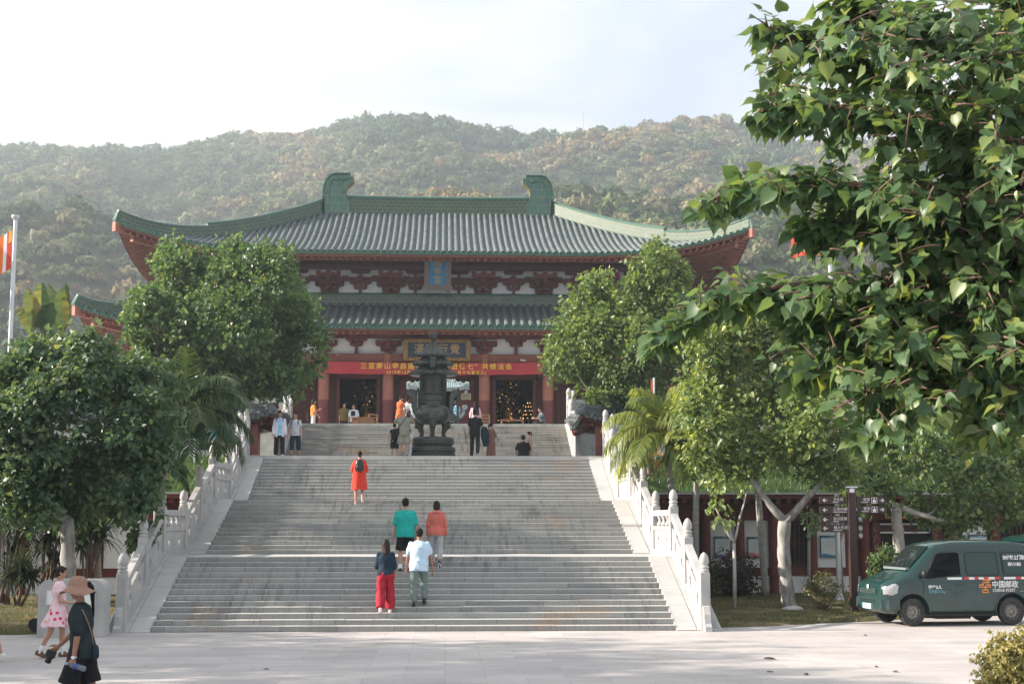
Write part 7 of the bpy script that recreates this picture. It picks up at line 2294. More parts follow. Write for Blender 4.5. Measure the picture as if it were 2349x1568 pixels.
p = Person('heavy man in turquoise polo shirt and black shorts stepping up near the first landing', on_step(930, 0, 10, .08), R(3), 1.72, 1.18, False, 4, ((-2, 10, 3), (14, 24, 3)), ((0, 10, 10, 0), (6, 10, 14, 4)), (2, 0), vox=.010, seed=3)
p.top(cloth('turquoise', (.012, .33, .30), .75, .12), .80, -.10, .026, 'polo_shirt'); p.trousers(C_BLACK, .46, .02, .012, 'shorts'); p.hair(HAIR, 'short'); p.socks(C_WHITE, .10); p.shoes(C_SHOEB)
p = Person('girl in coral hooded jacket and thin striped trousers climbing beside the turquoise shirt', on_step(1001, 0, 11, .02), R(-4), 1.56, 1.10, True, 4, ((16, 20, 2), (-10, 26, 2)), ((0, 9, 12, 0), (4, 9, 12, 0)), (14, 0), vox=.010, seed=4)
p.top(cloth('coral', (.50, .135, .105)), 1.92, -.085, .026, 'hooded_jacket'); p.trousers(pattern_mat('striped_cotton', 'vstripes', ((.60, .62, .64), (.05, .07, .09)), 14), .93, .014, .008); p.hair(HAIR_B, 'bob'); p.shoes(C_SHOEB)
B = MB(); k = p.s; q = p.nk - p.ax*.02*k
ell_loft(B, [(q + p.Mt @ Vector((0, -.05, -.07)), .085, .045, p.Mt), (q + p.Mt @ Vector((0, -.06, -.02)), .105, .065, p.Mt), (q + p.Mt @ Vector((0, -.04, .03)), .075, .06, p.Mt)]); o = B.build('hood', MATS['cloth_coral'], p.t); remesh(o, .011, 3)
p = Person('woman in loose red dress climbing alone near the top of the second flight', on_step(823, 1, 12, .10), R(2), 1.52, 1.05, True, 5, ((0, 6, 2), (4, 40, 2)), ((14, 12, 60, 16), (14, 12, 62, 16)), (10, 0), vox=.011, seed=5)
RD = cloth('red_dress', (.56, .045, .025)); p.top(RD, 1.2, .10, .034, 'dress'); p.skirt(RD, .40, .255, .22, 'dress_skirt', loose=.045); p.hair(HAIR, 'short'); p.shoes(mat('beige_shoe', (.40, .25, .18), .5, .1))
backpack(p, 'small black leather backpack on the back of the woman in the red dress', mat('black_leather', (.015, .02, .022), .35, .3, 8), .125, .34)

# --- terrace below the upper steps
def tz(px, Y): return (PX(px, Y), Y, gz(Y))
p = Person('woman in white jacket over sky blue shirt walking on the left of the terrace', tz(637, 19.4), FACING + R(8), 1.64, 1.10, True, 2, ((10, 4, 3), (-6, 8, 3)), ((2, 10, 14, 0), (4, 10, 16, 0)), (14, 0), seed=6)
WJ = cloth('white_jacket', (.58, .56, .66)); p.top(cloth('sky_blue_tee', (.24, .50, .66), .8, .2, 5), .3, -.11, .016, 'shirt'); p.trousers(C_BLACK, .98, .016, .012); p.hair(HAIR, 'short'); p.shoes(C_SHOEW)
B = MB()
for sg in (-1, 1):
    ell_loft(B, [(p.pel + p.ax*z*p.s + Vector((sg*.115*p.s, .0, 0)), .072*p.s*w_, .150*p.s*w_, p.Mt) for z, w_ in ((-.16, 1.0), (0, 1.0), (.2, .95), (.36, .95), (.46, .75))])
    sh, e, w2, d2 = p.arms[0 if sg < 0 else 1]; capsule(B, sh, e, .072*p.s, .058*p.s); capsule(B, e, e.lerp(w2, .9), .058*p.s, .046*p.s)
o = B.build('jacket', WJ, p.t); remesh(o, .012, 3)
backpack(p, 'backpack with crimson straps worn by the woman in the white jacket', C_NAVY, .14, .36, cloth('crimson', (.45, .02, .06)))
p = Person('woman in light grey tee and navy cropped trousers walking on the left of the terrace', tz(674, 19.7), FACING - R(6), 1.60, 1.14, True, 2, ((-4, 8, 3), (9, 4, 3)), ((4, 12, 12, 0), (2, 14, 8, 0)), (10, 0), seed=7)
p.top(cloth('light_grey', (.44, .47, .52)), .45, -.08, .016); p.trousers(C_NAVY, .74, .018, .014); p.hair(HAIR, 'short'); p.shoes(C_SHOEBR)
backpack(p, 'backpack with navy straps worn by the woman in the light grey tee', C_NAVY, .13, .34)
p = Person('bald stout man in khaki shirt and shorts raising a camera left of the burner', tz(925, 19.6), AWAY, 1.72, 1.18, False, -2, ((2, 2, 4), (-2, 2, 4)), ((62, 34, 100, 46), (62, 34, 100, 46)), (-14, 0), seed=8)
KH = cloth('khaki', (.20, .215, .175)); p.top(KH, .75, -.13, .024); p.trousers(cloth('khaki_shorts', (.22, .225, .185)), .48, .024, .02, 'shorts'); p.socks(cloth('grey_sock', (.3, .3, .3)), .06); p.shoes(C_SHOEB)
t = held('camera', 'black camera held up to the face by the man in khaki', 'camera', p, p.hd + Vector((0, .13, .02))); B = MB(); B.cbox(-.065, .065, -.03, .03, -.045, .045, .01); B.build('body', M_BLACK, t); B = MB(); B.lathe([(.032, 0), (.034, .05), (.028, .055)], 14); o = B.build('lens', M_BLACK, t); o.rotation_euler = (-PI/2, 0, 0); o.location = (0, .03, 0)
t = held('shoulder_bag', 'black sling bag hanging at the left hip of the man in khaki', 'bag', p, p.pel + Vector((-.22, -.08, -.12))); rounded_bag('pouch', C_BLACK, t, .10, .06, .24)
B = MB(); B.tube([(.0, 0, .22), (.10, -.085, .36), (.22, -.12, .50), (.33, -.09, .66), (.36, .05, .70)], .014, 6, flat=.5); B.build('strap', C_BLACK, t, smooth=True)
p = Person('child in black and white sleeveless shirt standing beside the man in khaki', tz(903, 19.9), AWAY + R(8), 1.22, 1.0, False, 3, ((2, 2, 2), (-4, 4, 2)), ((6, 14, 6, 0), (4, 8, 8, 0)), (6, 0), seed=9)
p.top(pattern_mat('black_white_tee', 'spots', ((.015, .02, .03), (.6, .62, .65)), 5), .2, -.10, .016); p.trousers(C_BLACK, .5, .02, .01, 'shorts'); p.hair(HAIR, 'short'); p.shoes(C_SHOEW)
p = Person('child in white shirt and trousers half hidden behind the legs of the man in khaki', tz(937, 20.2), AWAY - R(30), 1.05, 1.0, True, 3, ((4, 4, 2), (-4, 4, 2)), ((6, 12, 20, 0), (6, 12, 20, 0)), (6, 0), seed=10)
p.top(C_WHITE, .6, -.12, .02); p.trousers(cloth('white_trousers', (.62, .64, .70)), .96, .018, .02); p.hair(HAIR, 'short'); p.shoes(C_SHOEB)
p = Person('man all in black with a jacket over his arm standing right of the burner', tz(1089, 20.0), R(-6), 1.74, 1.02, False, 2, ((2, 2, 3), (-10, 28, 3)), ((2, 8, 10, 0), (8, 14, 62, 10)), (4, 0), seed=11)
p.top(C_BLACK, .62, -.10, .018); p.trousers(cloth('black_jeans', (.016, .017, .02)), .98, .010, .004); p.hair(HAIR, 'short'); p.shoes(C_SHOEB)
t = held('jacket', 'dark jacket draped over the forearm of the man in black', 'jacket', p, p.arms[1][1] + Vector((.03, .04, 0)))
B = MB(); n = 12
for i, (w_, z) in enumerate(((.11, .03), (.15, -.15), (.17, -.35), (.14, -.62))): pass
ell_loft(B, [(Vector((.02, 0, .04)), .07, .10, Matrix.Identity(3)), (Vector((.05, 0, -.06)), .13, .11, Matrix.Identity(3)), (Vector((.07, .0, -.3)), .155, .10, Matrix.Identity(3)), (Vector((.09, 0, -.52)), .12, .08, Matrix.Identity(3)), (Vector((.10, 0, -.66)), .09, .06, Matrix.Identity(3))], 14); o = B.build('cloth', C_NAVY, t); remesh(o, .014, 2)
p = Person('girl in long reddish brown patterned dress standing right of the man in black', tz(1126, 20.9), AWAY - R(50), 1.32, 1.05, True, 2, ((2, 2, 2), (-2, 4, 2)), ((10, 22, 30, 10), (14, 10, 50, 16)), (0, -20), seed=12)
DR = pattern_mat('brown_print_dress', 'spots', ((.22, .10, .085), (.10, .05, .045)), 16); p.top(DR, .95, .10, .03, 'dress'); p.skirt(DR, .05, .24, .20, 'dress_skirt', 7, .06, .036); p.hair(HAIR, 'pony', .12); p.shoes(C_SHOEBR)
p = Person('man in black tee and jeans sitting low on the terrace with bowed head', (PX(1201, 22.6), 22.6, Z3), AWAY + R(4), 1.72, 1.12, False, 10, ((88, 70, 8), (88, 70, 8)), ((20, 14, 40, 20), (20, 14, 40, 20)), (24, -10), hz=.20, seed=13)
p.top(C_BLACK, .62, -.12, .022); p.trousers(cloth('blue_jeans', (.03, .06, .10)), .97, .014, .01); p.hair(HAIR, 'short'); p.shoes(C_SHOEB)
p = Person('small girl with ponytail in pale pink print dress beside the sitting man in black', (PX(1215, 22.9), 22.9, Z3), LEFT - R(15), 1.14, 1.0, True, 2, ((2, 2, 2), (-2, 4, 2)), ((10, 8, 20, 6), (10, 8, 20, 6)), (4, 0), seed=14)
PK = pattern_mat('pink_print_dress', 'spots', ((.62, .42, .38), (.50, .16, .14)), 18); p.top(PK, .4, .10, .022, 'dress'); p.skirt(PK, .42, .20, .18, 'dress_skirt', loose=.028); p.hair(HAIR, 'pony', .10); p.shoes(C_SHOEW)

# --- on the podium in front of the doors
def oz(px, Y): return (PX(px, Y), Y, Z4)
p = Person('woman in orange dress with a black bag standing on the podium left of the burner', oz(915, 33.0), R(-40), 1.64, 1.05, True, 4, ((4, 4, 2), (-4, 6, 2)), ((16, 10, 40, 10), (24, 8, 40, 10)), (10, -20), seed=15)
OR = cloth('orange_dress', (.48, .115, .035)); p.top(OR, .35, .10, .024, 'dress'); p.skirt(OR, .44, .24, .18, 'dress_skirt', loose=.03); p.hair(HAIR, 'short'); p.shoes(C_SHOEBR)
t = held('handbag', 'black handbag carried by the woman in the orange dress', 'bag', p, p.arms[1][2] + Vector((.05, 0, -.22))); rounded_bag('bag', C_BLACK, t, .14, .06, .2); B = MB(); B.tube([(-.08, 0, .17), (-.05, 0, .28), (.05, 0, .28), (.08, 0, .17)], .01, 6); B.build('handle', C_BLACK, t)
p = Person('person in white tee with a dark back strap on the podium beside the orange dress', oz(931, 33.8), R(-15), 1.62, 1.0, False, 3, ((4, 4, 2), (-4, 6, 2)), ((10, 12, 30, 0), (20, 10, 40, 6)), (4, -20), seed=16)
p.top(C_WHITE, .65, -.1, .02); p.trousers(C_BLACK, .97); p.hair(HAIR, 'short'); p.shoes(C_SHOEW)
t = held('shoulder_bag', 'small dark bag slung across the white tee on the podium', 'bag', p, p.pel + Vector((.16, -.10, -.02))); rounded_bag('pouch', C_BLACK, t, .09, .05, .16); B = MB(); B.tube([(0, 0, .15), (-.1, -.06, .28), (-.22, -.05, .42), (-.30, .04, .50)], .010, 6); B.build('strap', C_BLACK, t)
p = Person('person with black backpack over pale pink shirt walking to the middle door', oz(1090, 36.4), R(4), 1.66, 1.0, False, 3, ((10, 8, 2), (-8, 10, 2)), ((2, 12, 10, 0), (-2, 12, 10, 0)), (4, 0), seed=17)
p.top(cloth('pale_pink', (.62, .42, .50)), 1.85, -.1, .022); p.trousers(cloth('ochre', (.30, .20, .05)), .97); p.hair(HAIR, 'short'); p.shoes(C_SHOEW)
backpack(p, 'large black backpack on the back of the person in the pale pink shirt', C_BLACK, .15, .48)
p = Person('woman in orange top and white trousers by the podium railing on the left', oz(714, 34.6), R(-70), 1.60, 1.0, True, 1, ((2, 2, 2), (-2, 4, 2)), ((20, 6, 100, 10), (8, 8, 30, 0)), (0, 0), seed=18)
p.top(cloth('orange_top', (.55, .22, .05)), .9, -.08, .02); p.trousers(cloth('cream', (.60, .56, .52)), .97, .018, .02); p.hair(HAIR, 'long', .05); p.shoes(C_SHOEW)
t = held('handbag', 'black bag at the back of the woman in orange by the podium railing', 'bag', p, p.pel + Vector((-.05, -.22, -.22))); rounded_bag('bag', C_BLACK, t, .10, .07, .34)
p = Person('man in yellow and black striped shirt standing in the left doorway', oz(786, 37.6), FACING + R(10), 1.70, 1.1, False, 1, ((2, 2, 3), (-2, 2, 3)), ((4, 8, 10, 0), (4, 8, 10, 0)), (4, 0), seed=19)
p.top(pattern_mat('yellow_black_stripes', 'hstripes', ((.26, .20, .05), (.02, .02, .02)), 6), .8, -.1, .02); p.trousers(C_BLACK, .97); p.hair(HAIR, 'short'); p.shoes(C_SHOEB)
p = Person('man in white shirt with a dark square print standing in the left doorway', oz(808, 37.4), FACING - R(8), 1.60, 1.1, False, 1, ((2, 2, 3), (-2, 2, 3)), ((4, 10, 14, 0), (4, 10, 14, 0)), (4, 0), seed=20)
p.top(cloth('white_shirt', (.52, .58, .62)), .8, -.1, .02); p.trousers(C_BLACK, .97); p.hair(HAIR, 'short'); p.shoes(C_SHOEB)
B = MB(); B.cbox(-.10, .10, .155, .17, 1.02, 1.26, .005); B.build('print', C_BLACK, p.t)
p = Person('person in light blue shirt half hidden behind the right side of the burner', oz(1046, 35.2), R(30), 1.62, 1.0, True, 3, ((2, 2, 2), (-2, 4, 2)), ((10, 10, 40, 8), (10, 10, 40, 8)), (6, 0), seed=21)
p.top(cloth('light_blue', (.24, .42, .55)), .6, -.1, .02); p.trousers(C_NAVY, .97); p.hair(HAIR, 'bob'); p.shoes(C_SHOEW)
p = Person('woman in dark print blouse sitting at the foot of the right front column', oz(1246, 33.6), LEFT + R(20), 1.56, 1.08, True, 12, ((88, 92, 4), (84, 88, 4)), ((30, 8, 70, 20), (30, 8, 76, 20)), (12, 0), hz=.46, seed=22)
p.top(pattern_mat('dark_print', 'spots', ((.06, .07, .08), (.30, .34, .36)), 22), .9, -.1, .022); p.trousers(cloth('dark_floral', (.04, .045, .05), .8, .5, 14), .95); p.hair(HAIR, 'short'); p.shoes(cloth('pink_shoe', (.5, .14, .20)))
t = thing('stool', 'low stone block used as a seat by the woman in the dark print blouse', 'stool', oz(1248, 33.6)); B = MB(); B.cbox(-.24, .24, -.22, .22, 0, .36, .02); B.build('seat', M_MARBLE2, t); B = MB(); B.cbox(-.2, .2, -.18, .18, -.002, .06, .01); B.build('foot', M_MARBLE2, t)

# --- nearest people, on the plaza at the left
p = Person('girl in white summer dress with pink flowers walking right in front of the litter bin', (PX(140, -5.4), -5.4, 0), RIGHT + R(8), 1.54, .96, True, 2, ((12, 10, 2), (-14, 12, 2)), ((4, 6, 24, 4), (10, 8, 70, 6)), (4, 0), vox=.009, seed=23)
FL = pattern_mat('pink_flower_dress', 'spots', ((.74, .54, .60), (.62, .06, .12)), 10); p.top(FL, .42, .02, .016, 'dress'); p.skirt(FL, .52, .31, .10, 'dress_skirt', 11, .07); p.hair(HAIR_B, 'pony', .10); p.socks(C_WHITE, .11); p.shoes(C_SHOEBR, C_SHOEBR)
t = held('shopping_bag', 'striped bag with a green print carried by the girl in the flower dress', 'bag', p, p.arms[1][2] + Vector((.02, .06, -.42)), (0, 0, R(10)))
rounded_bag('bag', pattern_mat('bag_stripes', 'vstripes', ((.66, .66, .68), (.02, .02, .03)), 9), t, .13, .05, .36)
B = MB(); B.sphere((.0, -.052, .14), (.07, .008, .07), 12, 8); B.sphere((-.05, -.052, .2), (.04, .008, .05), 10, 7); B.build('print', mat('green_print', (.02, .22, .06), .5, .2), t)
B = MB(); B.tube([(-.07, 0, .33), (-.05, 0, .45), (.05, 0, .45), (.07, 0, .33)], .008, 6); B.build('handle', M_BLACK, t)

YH = -13.7
p = Person('woman in brown sun hat and dark green tee walking left in the near foreground', (PX(199, YH), YH, 0), LEFT - R(4), 1.665, 1.02, True, 4, ((16, 14, 2), (-12, 10, 2)), ((-6, 7, 12, 0), (26, 8, 22, 0)), (6, 8), skin=SKIN_D, vox=.008, seed=24)
p.top(cloth('dark_green_tee', (.018, .029, .031), .85, .15, 7), .82, -.105, .024, 'shirt'); p.trousers(C_BLACK, .47, .022, .012, 'shorts'); p.hair(HAIR, 'pony', .26); p.shoes(C_SHOEB)
k = p.s; M_HAT = mat('brown_felt_hat', (.30, .175, .135), .85, .08, 20, bmp=.1)
B = MB(); rings = []; H = lambda v: tuple(p.hd + p.Mh @ (Matrix.Rotation(R(9), 3, 'X') @ Vector(v)*k))
for r_, z in ((.004, .150), (.05, .146), (.085, .122), (.102, .085), (.108, .045), (.112, .030), (.135, .012), (.170, -.012), (.195, -.030), (.192, -.036), (.165, -.020), (.13, .002), (.106, .018), (.098, .05), (.08, .10), (.004, .13)):
    br = max(0, (r_ - .11)/.085)
    rings.append([H((r_*math.cos(2*PI*j/40)*.92, r_*math.sin(2*PI*j/40)*1.06, z + br*.022*math.sin(3*2*PI*j/40 + .6) - br*.012)) for j in range(40)])
B.loft(rings); B.build('hat', M_HAT, p.t, smooth=True, angle=70)
t = held('water_bottle', 'clear plastic water bottle in the hand of the woman with the sun hat', 'bottle', p, p.arms[0][2] + p.arms[0][3]*.085 + Vector((.0, -.06, -.01)), (R(-74), 0, 0))
M_PET = mat('clear_plastic', (.55, .66, .74), .12, .05, 3, spec=.8)
b_ = M_PET.node_tree.nodes['Principled BSDF']; b_.inputs['Transmission Weight'].default_value = .75; b_.inputs['IOR'].default_value = 1.2
B = MB(); B.lathe([(.026, -.09), (.032, -.08), (.032, -.03), (.029, -.02), (.032, -.01), (.032, .05), (.026, .085), (.013, .11), (.012, .125)], 16); B.build('bottle', M_PET, t, smooth=True, angle=50)
B = MB(); B.lathe([(.015, .122), (.015, .142), (.013, .144)], 14); B.build('cap', mat('blue_cap', (.25, .42, .62), .4, .05), t); B = MB(); B.lathe([(.0328, -.005), (.0328, .045)], 16); B.build('label', mat('blue_label', (.05, .10, .32), .4, .2, 12), t, smooth=True, angle=40)
t = held('camera', 'black camera held low in front by the woman with the sun hat', 'camera', p, p.arms[1][2] + p.arms[1][3]*.09 + Vector((-.02, .02, -.03)), (R(20), 0, 0))
B = MB(); B.cbox(-.035, .035, -.055, .055, -.045, .04, .01); B.build('body', M_BLACK, t); B = MB(); B.lathe([(.035, 0), (.037, .06), (.03, .07)], 14, (0, 0, 0)); o = B.build('lens', M_BLACK, t); o.rotation_euler = (PI, 0, 0); o.location = (0, 0, -.04)
t = held('pouch', 'small dark blue pouch on a strap behind the woman with the sun hat', 'bag', p, p.pel + Vector((-.05, -.165, -.10))); rounded_bag('bag', cloth('dark_blue_canvas', (.015, .03, .05)), t, .055, .045, .15)
B = MB(); B.tube([(.0, .02, .14), (-.03, .035, .28), (-.09, .07, .42), (-.10, .13, .545), (-.075, .20, .56), (-.03, .27, .50), (.08, .31, .36)], .0055, 6); B.build('strap', mat('tan_strap', (.30, .21, .13), .6, .1), t, smooth=True)
t = held('wristwatch', 'silver wristwatch on the near wrist of the woman with the sun hat', 'watch', p, p.arms[0][2] - p.arms[0][3]*.012)
B = MB(); B.lathe([(.031, -.010), (.034, -.008), (.034, .008), (.031, .010)], 16); B.build('band', M_STEEL, t); B = MB(); B.tube([(-.034, 0, 0), (-.042, 0, 0)], .018, 14); B.build('dial', M_WHITE, t)
p = Person("person in beige shirt and dark shorts cut off by the photo's left edge", (PX(-22, -6.2), -6.2, 0), LEFT, 1.72, 1.0, False, 3, ((10, 8, 2), (-12, 10, 2)), ((2, 10, 14, 0), (6, 8, 20, 0)), vox=.011, seed=25)
p.top(cloth('beige', (.45, .36, .27)), .8, -.1, .02); p.trousers(C_BLACK, .47, .02, .015, 'shorts'); p.hair(HAIR, 'short'); p.shoes(C_SHOEW)
# ---------------------------------------------------------------- delivery van
# local frame: front towards -X, near side towards -Y, origin on the ground under the middle
van = thing('delivery_van', 'dark green postal delivery van with white lettering and raised rear hatch parked on the right', 'van')
def paint(name, c, dirt=True):
    m, nt, b, N, L = newmat(name); co = coords(N, L, 'Object')
    sp = N.new('ShaderNodeSeparateXYZ'); L.new(co, sp.inputs[0])
    n1 = noise(N, L, co, 3.0, 4)
    lowm = N.new('ShaderNodeMapRange'); lowm.inputs[1].default_value = .95; lowm.inputs[2].default_value = .25; L.new(sp.outputs[2], lowm.inputs[0])
    d = math_(N, L, 'MULTIPLY', lowm.outputs[0], math_(N, L, 'MULTIPLY', n1, .75), clamp=True)
    v = ramp(N, [(.3, tuple(x*.85 for x in c)), (.7, tuple(x*1.15 for x in c))]); L.new(noise(N, L, co, 1.5, 3), v.inputs[0])
    cc_ = mixc(N, L, d, v.outputs[0], (.085, .125, .12)); L.new(cc_, b.inputs['Base Color'])
    rr = math_(N, L, 'ADD', math_(N, L, 'MULTIPLY', d, .5), .22); L.new(rr, b.inputs['Roughness'])
    b.inputs['Coat Weight'].default_value = .5; b.inputs['Coat Roughness'].default_value = .08
    return m
V_PAINT = paint('van_green_paint', (.002, .030, .028))
V_GLASS = mat('tinted_glass', (.012, .020, .020), .06, .1, 2, spec=.9)
V_CLEAR, nt_, b_, N_, L_ = newmat('clear_window_glass')
b_.inputs['Base Color'].default_value = (.02, .03, .03, 1); b_.inputs['Roughness'].default_value = .03
tp_ = N_.new('ShaderNodeBsdfTransparent'); tp_.inputs[0].default_value = (.72, .80, .78, 1); mx_ = N_.new('ShaderNodeMixShader'); fr_ = N_.new('ShaderNodeFresnel'); fr_.inputs[0].default_value = 1.5
L_.new(math_(N_, L_, 'ADD', fr_.outputs[0], .06), mx_.inputs[0]); L_.new(tp_.outputs[0], mx_.inputs[1]); L_.new(b_.outputs[0], mx_.inputs[2]); L_.new(mx_.outputs[0], N_['Material Output'].inputs[0])
V_GLASSG = mat('green_film_window', (.004, .030, .026), .08, .15, 3, spec=.6)
V_RUB = mat('tyre_rubber', (.020, .021, .022), .75, .25, 14, col2=(.045, .047, .047))
V_RIM = mat('steel_rim', (.22, .21, .19), .45, .25, 9, metal=.5)
V_TRIM = mat('grey_bumper_trim', (.05, .075, .07), .6, .2, 5)
V_LAMP = mat('headlamp_lens', (.22, .24, .25), .08, .3, 30, col2=(.55, .56, .56), spec=.9, coat=.6)
V_STRIPEW = mat('reflective_white', (.72, .72, .72), .4, .05); V_STRIPER = mat('reflective_red', (.55, .03, .03), .4, .08)
V_ORANGE = mat('emblem_orange', (.72, .25, .06), .5, .06)
# stations: x, bottom, roof z, half width at belt, roof half width
ST = [(-1.86, .42, .84, .60, .56), (-1.83, .34, .92, .66, .60), (-1.74, .28, .98, .715, .64), (-1.50, .26, 1.07, .735, .66), (-1.28, .26, 1.17, .745, .66), (-1.17, .26, 1.24, .745, .655), (-.66, .26, 1.735, .745, .615), (-.52, .26, 1.80, .745, .61), (-.1, .26, 1.855, .745, .61), (.6, .26, 1.865, .745, .61), (1.3, .26, 1.85, .745, .61), (1.68, .26, 1.80, .74, .605), (1.78, .28, 1.70, .735, .61), (1.83, .34, 1.2, .73, .66)]
BELT = 1.06
def section(st):
    x, zb, zr, w_, wr = st
    bl = min(BELT, zr - .10)
    rt = min(.10, (zr-bl)*.5)
    half = [(0, zb), (w_*.86, zb), (w_*.97, zb+.07), (w_*1.0, zb + (bl-zb)*.45), (w_*.99, bl - .04), (w_*.975, bl)]
    half += [(w_*.975 + (wr - w_*.975)*q, bl + (zr - rt - bl)*q) for q in (.33, .66, 1.0)]
    half += [(wr*.93, zr - rt*.35), (wr*.72, zr - .01), (0, zr)]
    return [(x, -y, z) for y, z in half] + [(x, y, z) for y, z in half[-2:0:-1]]
B = MB(); B.loft([section(s_) for s_ in ST]); body = B.build('body', V_PAINT, van)
B = MB()
AX = (-1.17, 1.17); WR = .305
for ax_ in AX:
    for sg in (-1, 1):
        B.tube([(ax_, sg*.42, WR + .02), (ax_, sg*1.0, WR + .02)], .385, 28)
B.prism([(-.84, 1.06), (-.80, 1.04), (-.03, 1.11), (-.03, 1.57), (-.10, 1.59), (-.48, 1.575), (-.56, 1.54)], -1, 1, 'xz'); B.box(-.84, .0, -.58, .58, .66, 1.2)
cut = B.build('cut', V_PAINT)
md = body.modifiers.new('b', 'BOOLEAN'); md.operation = 'DIFFERENCE'; md.object = cut; md.solver = 'EXACT'; md.use_self = True
bake(body); bpy.data.objects.remove(cut)
bv = body.modifiers.new('v', 'BEVEL'); bv.width = .018; bv.segments = 2; bv.limit_method = 'ANGLE'; bv.angle_limit = R(28)
bake(body); body.data.polygons.foreach_set('use_smooth', [True]*len(body.data.polygons)); body.data.set_sharp_from_angle(angle=R(40))
if len(body.data.materials) == 0: body.data.materials.append(V_PAINT)
def yside(x, z, off=0.0):
    """outer surface of the near side at x, z"""
    for a, b_ in zip(ST[:-1], ST[1:]):
        if a[0] <= x <= b_[0]:
            q = (x - a[0])/(b_[0] - a[0]); s_ = tuple(a[i] + (b_[i]-a[i])*q for i in range(5)); break
    else: s_ = ST[0] if x < 0 else ST[-1]
    _, zb, zr, w_, wr = s_; bl = min(BELT, zr-.10); rt = min(.10, (zr-bl)*.5)
    pts = [(zb, w_*.86), (zb+.07, w_*.97), (zb+(bl-zb)*.45, w_), (bl-.04, w_*.99), (bl, w_*.975), (zr-rt, wr), (zr, wr*.7)]
    for (z0, y0), (z1, y1) in zip(pts[:-1], pts[1:]):
        if z <= z1: return -(y0 + (y1-y0)*max(0, (z-z0)/(z1-z0))) - off
    return -pts[-1][1] - off
def decal(poly, m, name, parent, off=.004, sub=4, sides=(-1,)):
    """thin panel hugging the side; poly in (x, z)"""
    for sg in sides:
        B = MB(); n = len(poly)
        o_ = [(x, yside(x, z, off)*(-sg), z) for x, z in poly]; i_ = [(x, yside(x, z, -.012)*(-sg), z) for x, z in poly]
        B.add(o_ + i_, [tuple(range(n))] + [(i, (i+1) % n, n+(i+1) % n, n+i) for i in range(n)])
        r = B.build(name, m, parent)
    return r
def rrect(x0, x1, z0, z1, r=.05, sl0=0.0, sl1=0.0):
    pts = []
    for cx, cz, a0 in ((x1-r, z1-r, 0), (x0+r, z1-r, 90), (x0+r, z0+r, 180), (x1-r, z0+r, 270)):
        for k in range(4):
            a = R(a0 + 30*k); x = cx + r*math.cos(a); z = cz + r*math.sin(a); t = (z - z0)/(z1 - z0)
            pts.append((x + (sl0*t if cx < (x0+x1)/2 else sl1*t), z))
    return pts
